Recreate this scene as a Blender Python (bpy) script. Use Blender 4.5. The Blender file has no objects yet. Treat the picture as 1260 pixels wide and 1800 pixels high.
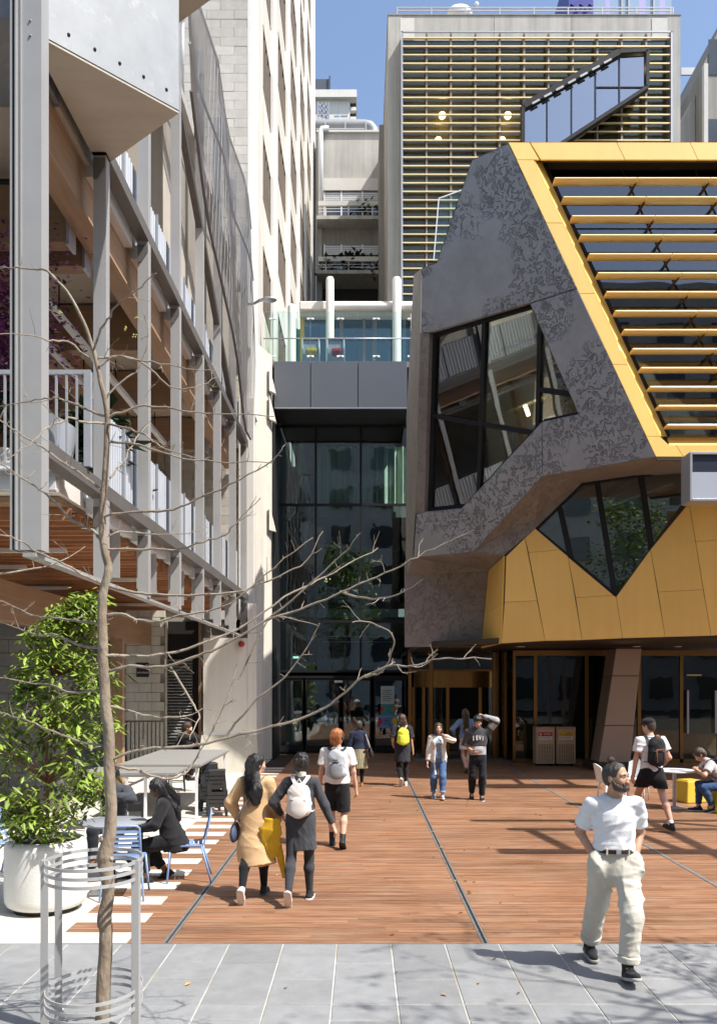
import bpy, bmesh, math, random
import numpy as np
from mathutils import Vector, Matrix, noise
from mathutils.geometry import tessellate_polygon

C = bpy.context.scene.collection
scene = bpy.context.scene
rnd = random.Random(7)
PI = math.pi

# ------------------------------------------------------------------ camera, sky, sun, exposure
H, F, CX, CY = 2.45, 1500.0, 635.0, 1199.0          # eye height, focal length and principal point of the 1260 x 1800 photograph
cam_d = bpy.data.cameras.new('camera'); cam = bpy.data.objects.new('camera', cam_d); C.objects.link(cam)
cam.location = (0, 0, H); cam.rotation_euler = (PI/2, 0, 0)
cam_d.sensor_fit = 'VERTICAL'; cam_d.sensor_height = 36; cam_d.sensor_width = 36; cam_d.lens = 36*F/1800
cam_d.shift_y = (CY-900)/1800; cam_d.shift_x = -(CX-630)/1800
cam_d.clip_start = 0.1; cam_d.clip_end = 2000
scene.camera = cam

SUN_EL = math.radians(56); SUN_AZ = math.atan2(0.87, -0.49)      # measured from +Y towards +X
TO_SUN = Vector((math.sin(SUN_AZ)*math.cos(SUN_EL), math.cos(SUN_AZ)*math.cos(SUN_EL), math.sin(SUN_EL)))
world = bpy.data.worlds.new('World'); scene.world = world; world.use_nodes = True
nt = world.node_tree
sky = nt.nodes.new('ShaderNodeTexSky'); sky.sky_type = 'NISHITA'; sky.sun_disc = False
sky.sun_elevation = SUN_EL; sky.sun_rotation = SUN_AZ; sky.altitude = 20; sky.air_density = 1.0; sky.dust_density = 1.6; sky.ozone_density = 0.9
bg = nt.nodes['Background']; bg.inputs[1].default_value = 0.15
nt.links.new(sky.outputs[0], bg.inputs[0])
sun_d = bpy.data.lights.new('sun', 'SUN'); sun_d.energy = 4.6; sun_d.angle = math.radians(0.53); sun_d.color = (1.0, 0.955, 0.885)
sun = bpy.data.objects.new('sun', sun_d); C.objects.link(sun); sun.location = TO_SUN*60
sun.rotation_euler = (-TO_SUN).to_track_quat('-Z', 'Y').to_euler()
scene.view_settings.view_transform = 'Standard'; scene.view_settings.look = 'None'
scene.view_settings.gamma = 1; scene.view_settings.use_curve_mapping = False
scene.view_settings.exposure = 0.70
scene.render.engine = 'CYCLES'
scene.cycles.max_bounces = 10; scene.cycles.transparent_max_bounces = 16; scene.cycles.caustics_reflective = False; scene.cycles.caustics_refractive = False

# ------------------------------------------------------------------ measuring helpers: a place in the photograph to a point of the world
def P(px, py, Y): return Vector(((px-CX)*Y/F, Y, H+(CY-py)*Y/F))
def G(px, py):
    Y = F*H/(py-CY); return Vector(((px-CX)*Y/F, Y, 0))
class Plane:
    def __init__(s, a, b, c):
        s.p = Vector(a); s.n = (Vector(b)-s.p).cross(Vector(c)-s.p).normalized()
        if s.n.y > 0: s.n = -s.n
    def at(s, px, py, push=0):
        o = Vector((0, 0, H)); d = Vector(((px-CX)/F, 1, (CY-py)/F))
        return o+d*((s.p-s.n*push-o).dot(s.n)/d.dot(s.n))
    def many(s, pts, push=0): return [s.at(x, y, push) for x, y in pts]
def flat(Y): return Plane((0, Y, 0), (1, Y, 0), (0, Y, 1))

# ------------------------------------------------------------------ object helpers
WL = {}
def tag(o, label=None, cat=None, group=None, kind=None):
    if label: o['label'] = label
    if cat: o['category'] = cat
    if group: o['group'] = group
    if kind: o['kind'] = kind
    return o
def thing(name, label=None, cat=None, loc=(0, 0, 0), rz=0, group=None, kind=None):
    o = bpy.data.objects.new(name, None); C.objects.link(o); o.empty_display_size = 0.2
    o.location = loc; o.rotation_euler = (0, 0, rz); WL[o.name] = Vector(loc)
    return tag(o, label, cat, group, kind)
def copy_tree(o, parent=None):
    c = o.copy(); C.objects.link(c); c.parent = parent
    if parent is not None: c.matrix_parent_inverse = o.matrix_parent_inverse.copy()
    for ch in list(o.children): copy_tree(ch, c)
    return c
def wloc(o):
    p = Vector((0, 0, 0))
    while o is not None:
        p = p+Vector(o.location); o = o.parent
    return p

def link_mesh(me, name, parent=None):
    o = bpy.data.objects.new(name, me); C.objects.link(o)
    if parent is not None: o.parent = parent
    return o
class MB:
    def __init__(s): s.v = []; s.f = []; s.mi = []
    def add(s, vs, fs, mi=0):
        k = len(s.v); s.v += [tuple(v) for v in vs]; s.f += [tuple(i+k for i in f) for f in fs]; s.mi += [mi]*len(fs); return s
    def box(s, x0, x1, y0, y1, z0, z1, mi=0):
        return s.add([(x0,y0,z0),(x1,y0,z0),(x1,y1,z0),(x0,y1,z0),(x0,y0,z1),(x1,y0,z1),(x1,y1,z1),(x0,y1,z1)],
                     [(0,3,2,1),(4,5,6,7),(0,1,5,4),(1,2,6,5),(2,3,7,6),(3,0,4,7)], mi)
    def bar(s, a, b, w, h, up=(0,0,1), mi=0):                    # a beam from a to b, w across, h along 'up'
        a, b = Vector(a), Vector(b); d = (b-a).normalized(); up = Vector(up)
        x = d.cross(up)
        if x.length < 1e-4: x = d.cross(Vector((1,0,0)))
        x.normalize(); u = x.cross(d).normalized(); x = x*(w/2); u = u*(h/2)
        return s.add([a-x-u,a+x-u,a+x+u,a-x+u,b-x-u,b+x-u,b+x+u,b-x+u],
                     [(0,1,2,3),(7,6,5,4),(0,4,5,1),(1,5,6,2),(2,6,7,3),(3,7,4,0)], mi)
    def prism(s, pts, vec, mi=0):
        n = len(pts); vec = Vector(vec); pts = [Vector(p) for p in pts]
        return s.add(pts+[p+vec for p in pts], [tuple(range(n)), tuple(range(2*n-1, n-1, -1))]+[(i,(i+1)%n,n+(i+1)%n,n+i) for i in range(n)], mi)
    def face(s, pts, mi=0): return s.add(pts, [tuple(range(len(pts)))], mi)
    def holed(s, outer, holes, vec, mi=0):                       # a slab with openings
        loops = [[Vector(p) for p in outer]]+[[Vector(p) for p in h] for h in holes]
        tr = tessellate_polygon(loops); allp = [p for l in loops for p in l]; n = len(allp); vec = Vector(vec)
        fs = [tuple(t) for t in tr]+[tuple(n+i for i in reversed(t)) for t in tr]
        k = 0
        for l in loops:
            m = len(l)
            for i in range(m): fs.append((k+i, k+(i+1) % m, n+k+(i+1) % m, n+k+i))
            k += m
        return s.add(allp+[p+vec for p in allp], fs, mi)
    def tube(s, pts, rad, n=8, cap=True, mi=0):
        pts = [Vector(p) for p in pts]; m = len(pts)
        if not hasattr(rad, '__len__'): rad = [rad]*m
        k = len(s.v); t = (pts[1]-pts[0]).normalized()
        a = t.cross(Vector((0,0,1)));
        if a.length < 1e-3: a = t.cross(Vector((1,0,0)))
        a.normalize()
        for i, p in enumerate(pts):
            t = (pts[min(i+1, m-1)]-pts[max(i-1, 0)]).normalized()
            a = (a-t*a.dot(t)).normalized(); b = t.cross(a)
            for j in range(n):
                q = 2*PI*j/n; s.v.append(tuple(p+(a*math.cos(q)+b*math.sin(q))*rad[i]))
        for i in range(m-1):
            for j in range(n):
                s.f.append((k+i*n+j, k+i*n+(j+1) % n, k+(i+1)*n+(j+1) % n, k+(i+1)*n+j)); s.mi.append(mi)
        if cap:
            s.f.append(tuple(k+j for j in reversed(range(n)))); s.f.append(tuple(k+(m-1)*n+j for j in range(n))); s.mi += [mi, mi]
        return s
    def lathe(s, prof, c=(0,0,0), n=28, mi=0):
        k = len(s.v); c = Vector(c)
        for r, z in prof:
            for j in range(n):
                q = 2*PI*j/n; s.v.append((c.x+r*math.cos(q), c.y+r*math.sin(q), c.z+z))
        for i in range(len(prof)-1):
            for j in range(n):
                s.f.append((k+i*n+j, k+i*n+(j+1) % n, k+(i+1)*n+(j+1) % n, k+(i+1)*n+j)); s.mi.append(mi)
        s.f.append(tuple(k+j for j in reversed(range(n)))); s.f.append(tuple(k+(len(prof)-1)*n+j for j in range(n))); s.mi += [mi, mi]
        return s
    def ball(s, c, r, n=10, mi=0):
        m = n//2+1; rr = r if hasattr(r, '__len__') else (r, r, r); c = Vector(c); k = len(s.v)
        for i in range(m+1):
            th = PI*(0.02+0.96*i/m)
            for j in range(n):
                q = 2*PI*j/n; s.v.append((c.x+rr[0]*math.sin(th)*math.cos(q), c.y+rr[1]*math.sin(th)*math.sin(q), c.z-rr[2]*math.cos(th)))
        for i in range(m):
            for j in range(n):
                s.f.append((k+i*n+j, k+i*n+(j+1) % n, k+(i+1)*n+(j+1) % n, k+(i+1)*n+j)); s.mi.append(mi)
        s.f.append(tuple(k+j for j in reversed(range(n)))); s.f.append(tuple(k+m*n+j for j in range(n))); s.mi += [mi, mi]
        return s
    def mesh(s, name, mat, smooth=False, off=None, fix=True):
        me = bpy.data.meshes.new(name)
        vs = s.v if off is None else [(x-off[0], y-off[1], z-off[2]) for x, y, z in s.v]
        me.from_pydata(vs, [], s.f)
        ms = mat if isinstance(mat, (list, tuple)) else [mat]
        for m in ms: me.materials.append(m)
        if len(ms) > 1: me.polygons.foreach_set('material_index', s.mi)
        if fix:
            bm = bmesh.new(); bm.from_mesh(me); bmesh.ops.recalc_face_normals(bm, faces=bm.faces); bm.to_mesh(me); bm.free()
        if smooth:
            if smooth is True: me.polygons.foreach_set('use_smooth', [True]*len(me.polygons))
            else: me.set_sharp_from_angle(angle=math.radians(smooth)); me.polygons.foreach_set('use_smooth', [True]*len(me.polygons))
        me.update(); return me
    def build(s, name, mat, parent=None, smooth=False, bevel=0, local=False, fix=True, seg=1):
        off = None if (local or parent is None) else wloc(parent)
        if smooth == 1 and smooth is not True: smooth = True
        o = link_mesh(s.mesh(name, mat, smooth, off, fix), name, parent)
        if bevel:
            b = o.modifiers.new('bevel', 'BEVEL'); b.width = bevel; b.segments = seg; b.limit_method = 'ANGLE'; b.angle_limit = math.radians(40)
        return o

# ------------------------------------------------------------------ materials
def lin(c):
    f = lambda x: x/12.92 if x <= 0.04045 else ((x+0.055)/1.055)**2.4
    return tuple(f(v/255) for v in c)
def N(t, kind, **kw):
    n = t.nodes.new(kind)
    for k, v in kw.items():
        if k in n.inputs: n.inputs[k].default_value = v
        else: setattr(n, k, v)
    return n
def mat(name, col, rough=0.6, metal=0.0, var=0.12, scale=3.0, stretch=(1, 1, 1), bump=0.0, bscale=40.0, rand=0.0, island=0.0, spec=0.5,
        streak=0.0, space='Object', emit=None, sheen=0.0, dirt=None, alpha=None):
    m = bpy.data.materials.new(name); m.use_nodes = True; t = m.node_tree; L = t.links.new
    b = t.nodes['Principled BSDF']; b.inputs['Roughness'].default_value = rough; b.inputs['Metallic'].default_value = metal
    b.inputs['Specular IOR Level'].default_value = spec
    if sheen: b.inputs['Sheen Weight'].default_value = sheen
    tc = N(t, 'ShaderNodeTexCoord'); mp = N(t, 'ShaderNodeMapping'); mp.inputs['Scale'].default_value = stretch
    if space == 'World':
        ge = N(t, 'ShaderNodeNewGeometry'); L(ge.outputs['Position'], mp.inputs[0])
    else: L(tc.outputs[space], mp.inputs[0])
    rgb = N(t, 'ShaderNodeRGB'); rgb.outputs[0].default_value = (*col, 1); cur = rgb.outputs[0]
    fac = None
    if var:
        n1 = N(t, 'ShaderNodeTexNoise', Scale=scale, Detail=6.0, Roughness=0.65); L(mp.outputs[0], n1.inputs['Vector'])
        mr = N(t, 'ShaderNodeMapRange'); mr.inputs[1].default_value = 0.25; mr.inputs[2].default_value = 0.75
        mr.inputs[3].default_value = 1-var; mr.inputs[4].default_value = 1+var; L(n1.outputs[0], mr.inputs[0]); fac = mr.outputs[0]
    if rand or island:
        if island:
            ge2 = N(t, 'ShaderNodeNewGeometry'); src = ge2.outputs['Random Per Island']; amt = island
        else:
            oi = N(t, 'ShaderNodeObjectInfo'); src = oi.outputs['Random']; amt = rand
        m2 = N(t, 'ShaderNodeMapRange'); m2.inputs[3].default_value = 1-amt; m2.inputs[4].default_value = 1+amt; L(src, m2.inputs[0])
        if fac is None: fac = m2.outputs[0]
        else:
            mu = N(t, 'ShaderNodeMath', operation='MULTIPLY'); L(fac, mu.inputs[0]); L(m2.outputs[0], mu.inputs[1]); fac = mu.outputs[0]
    if streak:
        ms = N(t, 'ShaderNodeMapping'); ms.inputs['Scale'].default_value = (2.2, 2.2, 0.12); ge3 = N(t, 'ShaderNodeNewGeometry'); L(ge3.outputs['Position'], ms.inputs[0])
        n3 = N(t, 'ShaderNodeTexNoise', Scale=1.6, Detail=5.0, Roughness=0.6); L(ms.outputs[0], n3.inputs['Vector'])
        m3 = N(t, 'ShaderNodeMapRange'); m3.inputs[1].default_value = 0.3; m3.inputs[2].default_value = 0.7; m3.inputs[3].default_value = 1-streak; m3.inputs[4].default_value = 1+streak*0.4
        L(n3.outputs[0], m3.inputs[0])
        if fac is None: fac = m3.outputs[0]
        else:
            mu = N(t, 'ShaderNodeMath', operation='MULTIPLY'); L(fac, mu.inputs[0]); L(m3.outputs[0], mu.inputs[1]); fac = mu.outputs[0]
    if fac is not None:
        vm = N(t, 'ShaderNodeVectorMath', operation='SCALE'); L(cur, vm.inputs[0]); L(fac, vm.inputs['Scale']); cur = vm.outputs[0]
    if dirt:
        n4 = N(t, 'ShaderNodeTexNoise', Scale=dirt[1], Detail=8.0, Roughness=0.7); L(mp.outputs[0], n4.inputs['Vector'])
        m4 = N(t, 'ShaderNodeMapRange'); m4.inputs[1].default_value = dirt[2]; m4.inputs[2].default_value = dirt[2]+0.18; L(n4.outputs[0], m4.inputs[0])
        mx = N(t, 'ShaderNodeMix', data_type='RGBA'); L(m4.outputs[0], mx.inputs[0]); L(cur, mx.inputs[6]); mx.inputs[7].default_value = (*dirt[0], 1); cur = mx.outputs[2]
    L(cur, b.inputs['Base Color'])
    if bump:
        n2 = N(t, 'ShaderNodeTexNoise', Scale=bscale, Detail=5.0); L(mp.outputs[0], n2.inputs['Vector'])
        bp = N(t, 'ShaderNodeBump', Strength=bump, Distance=0.02); L(n2.outputs[0], bp.inputs['Height']); L(bp.outputs[0], b.inputs['Normal'])
    if emit:
        b.inputs['Emission Color'].default_value = (*emit[0], 1); b.inputs['Emission Strength'].default_value = emit[1]
    return m
def glass(name, tint=(0.75, 0.82, 0.8), ior=1.6, rough=0.0, wob=0.0, wscale=1.0):
    m = bpy.data.materials.new(name); m.use_nodes = True; t = m.node_tree; L = t.links.new
    for n in list(t.nodes): t.nodes.remove(n)
    out = N(t, 'ShaderNodeOutputMaterial'); tr = N(t, 'ShaderNodeBsdfTransparent'); tr.inputs[0].default_value = (*tint, 1)
    gl = N(t, 'ShaderNodeBsdfGlossy'); gl.inputs['Roughness'].default_value = rough; gl.inputs[0].default_value = (0.95, 0.97, 1, 1)
    fr = N(t, 'ShaderNodeFresnel', IOR=ior); mx = N(t, 'ShaderNodeMixShader')
    L(fr.outputs[0], mx.inputs[0]); L(tr.outputs[0], mx.inputs[1]); L(gl.outputs[0], mx.inputs[2]); L(mx.outputs[0], out.inputs[0])
    if wob:
        tc = N(t, 'ShaderNodeNewGeometry'); n = N(t, 'ShaderNodeTexNoise', Scale=wscale, Detail=2.0); L(tc.outputs['Position'], n.inputs['Vector'])
        bp = N(t, 'ShaderNodeBump', Strength=wob, Distance=0.05); L(n.outputs[0], bp.inputs['Height']); L(bp.outputs[0], gl.inputs['Normal'])
    return m

M = {}
M['bluestone'] = mat('bluestone', (0.235, 0.24, 0.243), 0.55, var=0.16, scale=5, bump=0.15, bscale=60, rand=0.12, dirt=((0.165, 0.168, 0.17), 2.6, 0.62), space='World')
M['grout'] = mat('grout', (0.50, 0.49, 0.455), 0.9, var=0.2, scale=3, space='World', dirt=((0.33, 0.27, 0.13), 0.8, 0.47))
M['cream_stone'] = mat('cream_stone', (0.60, 0.565, 0.49), 0.75, var=0.06, scale=7, bump=0.08, rand=0.03, space='World', dirt=((0.40, 0.37, 0.31), 2.2, 0.66))
def deck_mat():
    m = bpy.data.materials.new('deck_timber'); m.use_nodes = True; t = m.node_tree; L = t.links.new; b = t.nodes['Principled BSDF']
    ge = N(t, 'ShaderNodeNewGeometry'); mp = N(t, 'ShaderNodeMapping'); mp.inputs['Scale'].default_value = (1.2, 26, 1); L(ge.outputs['Position'], mp.inputs[0])
    n1 = N(t, 'ShaderNodeTexNoise', Scale=1.3, Detail=8.0, Roughness=0.7); L(mp.outputs[0], n1.inputs['Vector'])
    r1 = N(t, 'ShaderNodeValToRGB'); e = r1.color_ramp.elements; e[0].position = 0.28; e[0].color = (0.115, 0.046, 0.026, 1); e[1].position = 0.74; e[1].color = (0.41, 0.235, 0.135, 1)
    k = r1.color_ramp.elements.new(0.5); k.color = (0.255, 0.122, 0.064, 1); L(n1.outputs[0], r1.inputs[0])
    m2 = N(t, 'ShaderNodeMapRange'); m2.inputs[3].default_value = 0.76; m2.inputs[4].default_value = 1.20; L(ge.outputs['Random Per Island'], m2.inputs[0])
    n2 = N(t, 'ShaderNodeTexNoise', Scale=0.55, Detail=5.0, Roughness=0.6); L(ge.outputs['Position'], n2.inputs['Vector'])
    m3 = N(t, 'ShaderNodeMapRange'); m3.inputs[1].default_value = 0.3; m3.inputs[2].default_value = 0.7; m3.inputs[3].default_value = 0.8; m3.inputs[4].default_value = 1.2; L(n2.outputs[0], m3.inputs[0])
    mu = N(t, 'ShaderNodeMath', operation='MULTIPLY'); L(m2.outputs[0], mu.inputs[0]); L(m3.outputs[0], mu.inputs[1])
    vm = N(t, 'ShaderNodeVectorMath', operation='SCALE'); L(r1.outputs[0], vm.inputs[0]); L(mu.outputs[0], vm.inputs['Scale'])
    mx = N(t, 'ShaderNodeMix', data_type='RGBA'); m5 = N(t, 'ShaderNodeMapRange'); m5.inputs[1].default_value = 0.46; m5.inputs[2].default_value = 0.72; m5.inputs[4].default_value = 0.5
    n5 = N(t, 'ShaderNodeTexNoise', Scale=2.2, Detail=6.0, Roughness=0.7); mp5 = N(t, 'ShaderNodeMapping'); mp5.inputs['Scale'].default_value = (0.5, 3, 1); L(ge.outputs['Position'], mp5.inputs[0]); L(mp5.outputs[0], n5.inputs['Vector'])
    L(n5.outputs[0], m5.inputs[0]); L(m5.outputs[0], mx.inputs[0]); L(vm.outputs[0], mx.inputs[6]); mx.inputs[7].default_value = (0.36, 0.27, 0.19, 1)
    L(mx.outputs[2], b.inputs['Base Color']); b.inputs['Roughness'].default_value = 0.5; b.inputs['Specular IOR Level'].default_value = 0.35
    bp = N(t, 'ShaderNodeBump', Strength=0.25, Distance=0.01); L(n1.outputs[0], bp.inputs['Height']); L(bp.outputs[0], b.inputs['Normal'])
    return m
M['deck'] = deck_mat()
M['deck_gap'] = mat('deck_gap', (0.03, 0.018, 0.012), 0.9, var=0)
M['channel'] = mat('channel_steel', (0.34, 0.34, 0.33), 0.45, 0.6, var=0.25, scale=9, space='World')
M['channel_dark'] = mat('channel_slot', (0.03, 0.03, 0.03), 0.8, var=0)
M['asphalt'] = mat('asphalt', (0.06, 0.06, 0.06), 0.9, space='World')
M['steel_grey'] = mat('painted_steel', (0.43, 0.428, 0.424), 0.42, 0.25, var=0.06, scale=2, space='World', streak=0.06)
M['steel_dark'] = mat('dark_channel_steel', (0.135, 0.125, 0.118), 0.5, 0.2, var=0.15, scale=3, space='World')
M['steel_black'] = mat('black_steel', (0.016, 0.017, 0.019), 0.55, 0.0, var=0.1, spec=0.25, space='World')
M['galv'] = mat('galvanised_steel', (0.25, 0.265, 0.28), 0.55, 0.25, var=0.10, scale=3.5, space='World', dirt=((0.33, 0.345, 0.36), 5, 0.56))
M['corrugated'] = mat('corrugated_zinc', (0.46, 0.48, 0.505), 0.45, 0.4, var=0.08, scale=3, space='World')
M['ply'] = mat('pale_ply', (0.47, 0.425, 0.355), 0.65, var=0.10, scale=1.6, stretch=(1, 3, 1), space='World', dirt=((0.40, 0.34, 0.26), 2.5, 0.66))
M['glulam'] = mat('glulam_timber', (0.37, 0.235, 0.14), 0.55, var=0.20, scale=1.4, stretch=(6, 0.7, 12), space='World', rand=0.08, bump=0.05)
M['glulam_x'] = mat('glulam_cross', (0.33, 0.21, 0.125), 0.55, var=0.20, scale=1.4, stretch=(0.7, 6, 12), space='World', rand=0.08)
M['batten'] = mat('cedar_batten', (0.42, 0.19, 0.085), 0.55, var=0.25, scale=2, stretch=(0.6, 8, 8), space='World', rand=0.22)
M['white_soffit'] = mat('white_soffit', (0.68, 0.66, 0.62), 0.7, var=0.05, space='World')
M['inner_wall'] = mat('inner_wall', (0.42, 0.36, 0.27), 0.8, var=0.1, space='World')
M['screen'] = mat('mesh_screen', (0.52, 0.53, 0.545), 0.5, 0.4, var=0.08, space='World')
M['block'] = mat('block_wall', (0.54, 0.51, 0.455), 0.9, var=0.10, scale=6, bump=0.3, bscale=70, rand=0.10, streak=0.10, space='World')
M['block_joint'] = mat('block_joint', (0.34, 0.32, 0.285), 0.9, var=0.1, space='World')
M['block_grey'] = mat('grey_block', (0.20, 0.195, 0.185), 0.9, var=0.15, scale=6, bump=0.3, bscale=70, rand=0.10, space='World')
M['white_paint'] = mat('white_render', (0.76, 0.735, 0.675), 0.8, var=0.05, scale=1.2, streak=0.10, space='World', bump=0.05)
M['cream_render'] = mat('cream_render', (0.66, 0.615, 0.53), 0.85, var=0.08, scale=1.2, streak=0.14, space='World', bump=0.1)
M['base_concrete'] = mat('pier_base', (0.50, 0.47, 0.40), 0.9, var=0.12, streak=0.1, space='World')
M['spandrel'] = mat('spandrel_concrete', (0.55, 0.52, 0.46), 0.9, var=0.10, scale=1.4, streak=0.18, space='World')
M['bronze_frame'] = mat('brown_window_frame', (0.25, 0.20, 0.16), 0.5, 0.3, var=0.15, space='World')
M['concrete'] = mat('grey_concrete', (0.44, 0.425, 0.39), 0.9, var=0.10, scale=0.8, streak=0.20, bump=0.15, space='World')
M['concrete_dk'] = mat('weathered_concrete', (0.28, 0.265, 0.24), 0.9, var=0.14, scale=0.8, streak=0.22, space='World')
M['concrete_lt'] = mat('pale_concrete', (0.60, 0.585, 0.55), 0.9, var=0.05, space='World')
M['fascia'] = mat('charcoal_panel', (0.118, 0.128, 0.146), 0.38, 0.2, var=0.06, scale=0.6, space='World', rand=0.05)
M['black_panel'] = mat('black_panel', (0.018, 0.019, 0.021), 0.35, var=0.1, space='World')
M['teal_glass'] = glass('teal_glass', (0.45, 0.68, 0.66), 1.75)
M['bal_glass'] = glass('balustrade_glass', (0.86, 0.95, 0.93), 1.4)
M['dark_glass'] = glass('dark_glass', (0.68, 0.82, 0.82), 2.05, wob=0.06, wscale=1.4)
M['brown_glass'] = glass('bronze_glass', (0.38, 0.38, 0.33), 1.6, wob=0.05, wscale=1.2)
M['clear_glass'] = glass('clear_glass', (0.76, 0.80, 0.72), 2.25, wob=0.04, wscale=0.8)
M['tower_glass'] = glass('tower_glass', (0.86, 0.88, 0.78), 1.5, wob=0.05, wscale=0.5)
M['win_glass'] = mat('window_glass', (0.05, 0.055, 0.06), 0.06, 0.0, var=0.3, scale=0.6, spec=0.9, space='World')
M['stair_glass'] = glass('stair_glass', (0.80, 0.88, 0.92), 5.5)
M['gold'] = mat('gold_panel', (0.96, 0.615, 0.145), 0.46, 0.02, var=0.05, scale=0.9, rand=0.06, space='World', bump=0.10, bscale=1.1, streak=0.05, spec=0.95)
M['gold_bar'] = mat('gold_louvre', (0.90, 0.66, 0.30), 0.34, 0.2, var=0.03, rand=0.04, space='World')
M['pale_bar'] = mat('pale_gold_louvre', (0.82, 0.66, 0.36), 0.4, 0.3, var=0.05, rand=0.04, space='World')
M['bronze'] = mat('bronze_metal', (0.26, 0.145, 0.045), 0.32, 0.75, var=0.06, space='World')
M['copper_clad'] = mat('bronze_cladding', (0.40, 0.31, 0.25), 0.42, 0.45, var=0.05, scale=0.8, rand=0.06, space='World')
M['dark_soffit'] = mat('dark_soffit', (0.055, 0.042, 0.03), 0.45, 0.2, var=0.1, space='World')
M['olive'] = mat('olive_interior', (0.235, 0.165, 0.03), 0.7, var=0.25, scale=0.5, space='World')
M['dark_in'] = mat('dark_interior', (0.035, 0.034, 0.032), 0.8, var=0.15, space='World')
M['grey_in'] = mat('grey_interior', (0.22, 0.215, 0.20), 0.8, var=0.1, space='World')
M['white_in'] = mat('white_interior', (0.62, 0.63, 0.63), 0.6, var=0.04, space='World')
M['curtain'] = mat('pale_curtain', (0.74, 0.82, 0.66), 0.9, var=0.2, scale=2, stretch=(8, 1, 0.3), space='World')
M['white_metal'] = mat('white_metal', (0.74, 0.75, 0.76), 0.4, 0.1, var=0.03, space='World')
M['silver'] = mat('silver_frame', (0.42, 0.44, 0.48), 0.4, 0.5, var=0.04, space='World')
M['screen_lt'] = mat('pale_display', (0.42, 0.46, 0.53), 0.35, var=0.04, space='World')
M['screen_dk'] = mat('dark_display', (0.035, 0.042, 0.06), 0.25, var=0.1, space='World')
M['blue_metal'] = mat('blue_painted_metal', (0.235, 0.36, 0.62), 0.4, 0.05, var=0.05)
M['black_plastic'] = mat('black_plastic', (0.028, 0.029, 0.031), 0.42, var=0.1)
M['table_grey'] = mat('grey_laminate', (0.27, 0.29, 0.32), 0.45, var=0.05)
M['table_pale'] = mat('pale_bench_top', (0.27, 0.27, 0.255), 0.5, var=0.08, stretch=(1, 6, 1))
M['planter'] = mat('planter_concrete', (0.66, 0.655, 0.62), 0.8, var=0.08, scale=4, bump=0.15, bscale=50, dirt=((0.52, 0.50, 0.42), 2.5, 0.62))
M['soil'] = mat('bark_mulch', (0.13, 0.062, 0.04), 0.95, var=0.5, scale=18, bump=0.9, bscale=30)
M['bark'] = mat('tree_bark', (0.24, 0.185, 0.135), 0.9, var=0.35, scale=9, stretch=(1, 1, 0.45), bump=0.9, bscale=26, space='World', dirt=((0.30, 0.295, 0.22), 3.0, 0.5))
M['twig'] = mat('twig_bark', (0.27, 0.225, 0.175), 0.85, var=0.4, scale=11, space='World', bump=0.3)
M['bud'] = mat('pale_buds', (0.42, 0.44, 0.12), 0.7, var=0.2)
M['plant_stem'] = mat('plant_stem', (0.20, 0.10, 0.05), 0.9, var=0.2)
M['leaf'] = mat('plant_leaf', (0.165, 0.235, 0.03), 0.42, var=0.25, scale=6, island=0.55, spec=0.4)
M['leaf_dk'] = mat('dark_leaf', (0.022, 0.05, 0.016), 0.5, var=0.25, island=0.5)
M['purple'] = mat('purple_blossom', (0.17, 0.03, 0.15), 0.6, var=0.2, island=0.7)
M['purple_dk'] = mat('dark_purple_leaf', (0.035, 0.012, 0.025), 0.6, var=0.2, island=0.5)
M['dry_leaf'] = mat('dry_leaf', (0.33, 0.17, 0.05), 0.8, var=0.3, island=0.5)
M['yellow_seat'] = mat('yellow_plastic', (0.66, 0.56, 0.035), 0.5, var=0.05)
M['mustard'] = mat('mustard_plastic', (0.62, 0.42, 0.03), 0.5, var=0.05)
M['bin_metal'] = mat('champagne_metal', (0.56, 0.43, 0.29), 0.45, 0.35, var=0.06)
M['hole'] = mat('dark_hole', (0.012, 0.01, 0.009), 0.9, var=0)
M['red'] = mat('red_print', (0.58, 0.03, 0.035), 0.5, var=0.04)
M['yellow'] = mat('yellow_print', (0.78, 0.56, 0.03), 0.5, var=0.04)
M['white'] = mat('white_print', (0.80, 0.80, 0.78), 0.5, var=0.02)
M['ink'] = mat('black_print', (0.02, 0.02, 0.022), 0.5, var=0)
M['red_bell'] = mat('red_enamel', (0.33, 0.03, 0.025), 0.3, var=0.03)
M['lamp_on'] = mat('lit_globe', (1, 0.85, 0.6), 0.5, var=0, emit=((1, 0.78, 0.45), 5.0))
M['blue_tower'] = mat('violet_blue_panel', (0.05, 0.055, 0.30), 0.4, var=0.2, scale=0.3, space='World')
M['lilac'] = mat('lilac_panel', (0.42, 0.38, 0.75), 0.4, var=0.05, space='World')
M['tower_pane'] = mat('pale_tower_glass', (0.38, 0.48, 0.60), 0.15, 0.2, var=0.12, scale=0.2, space='World')

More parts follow.
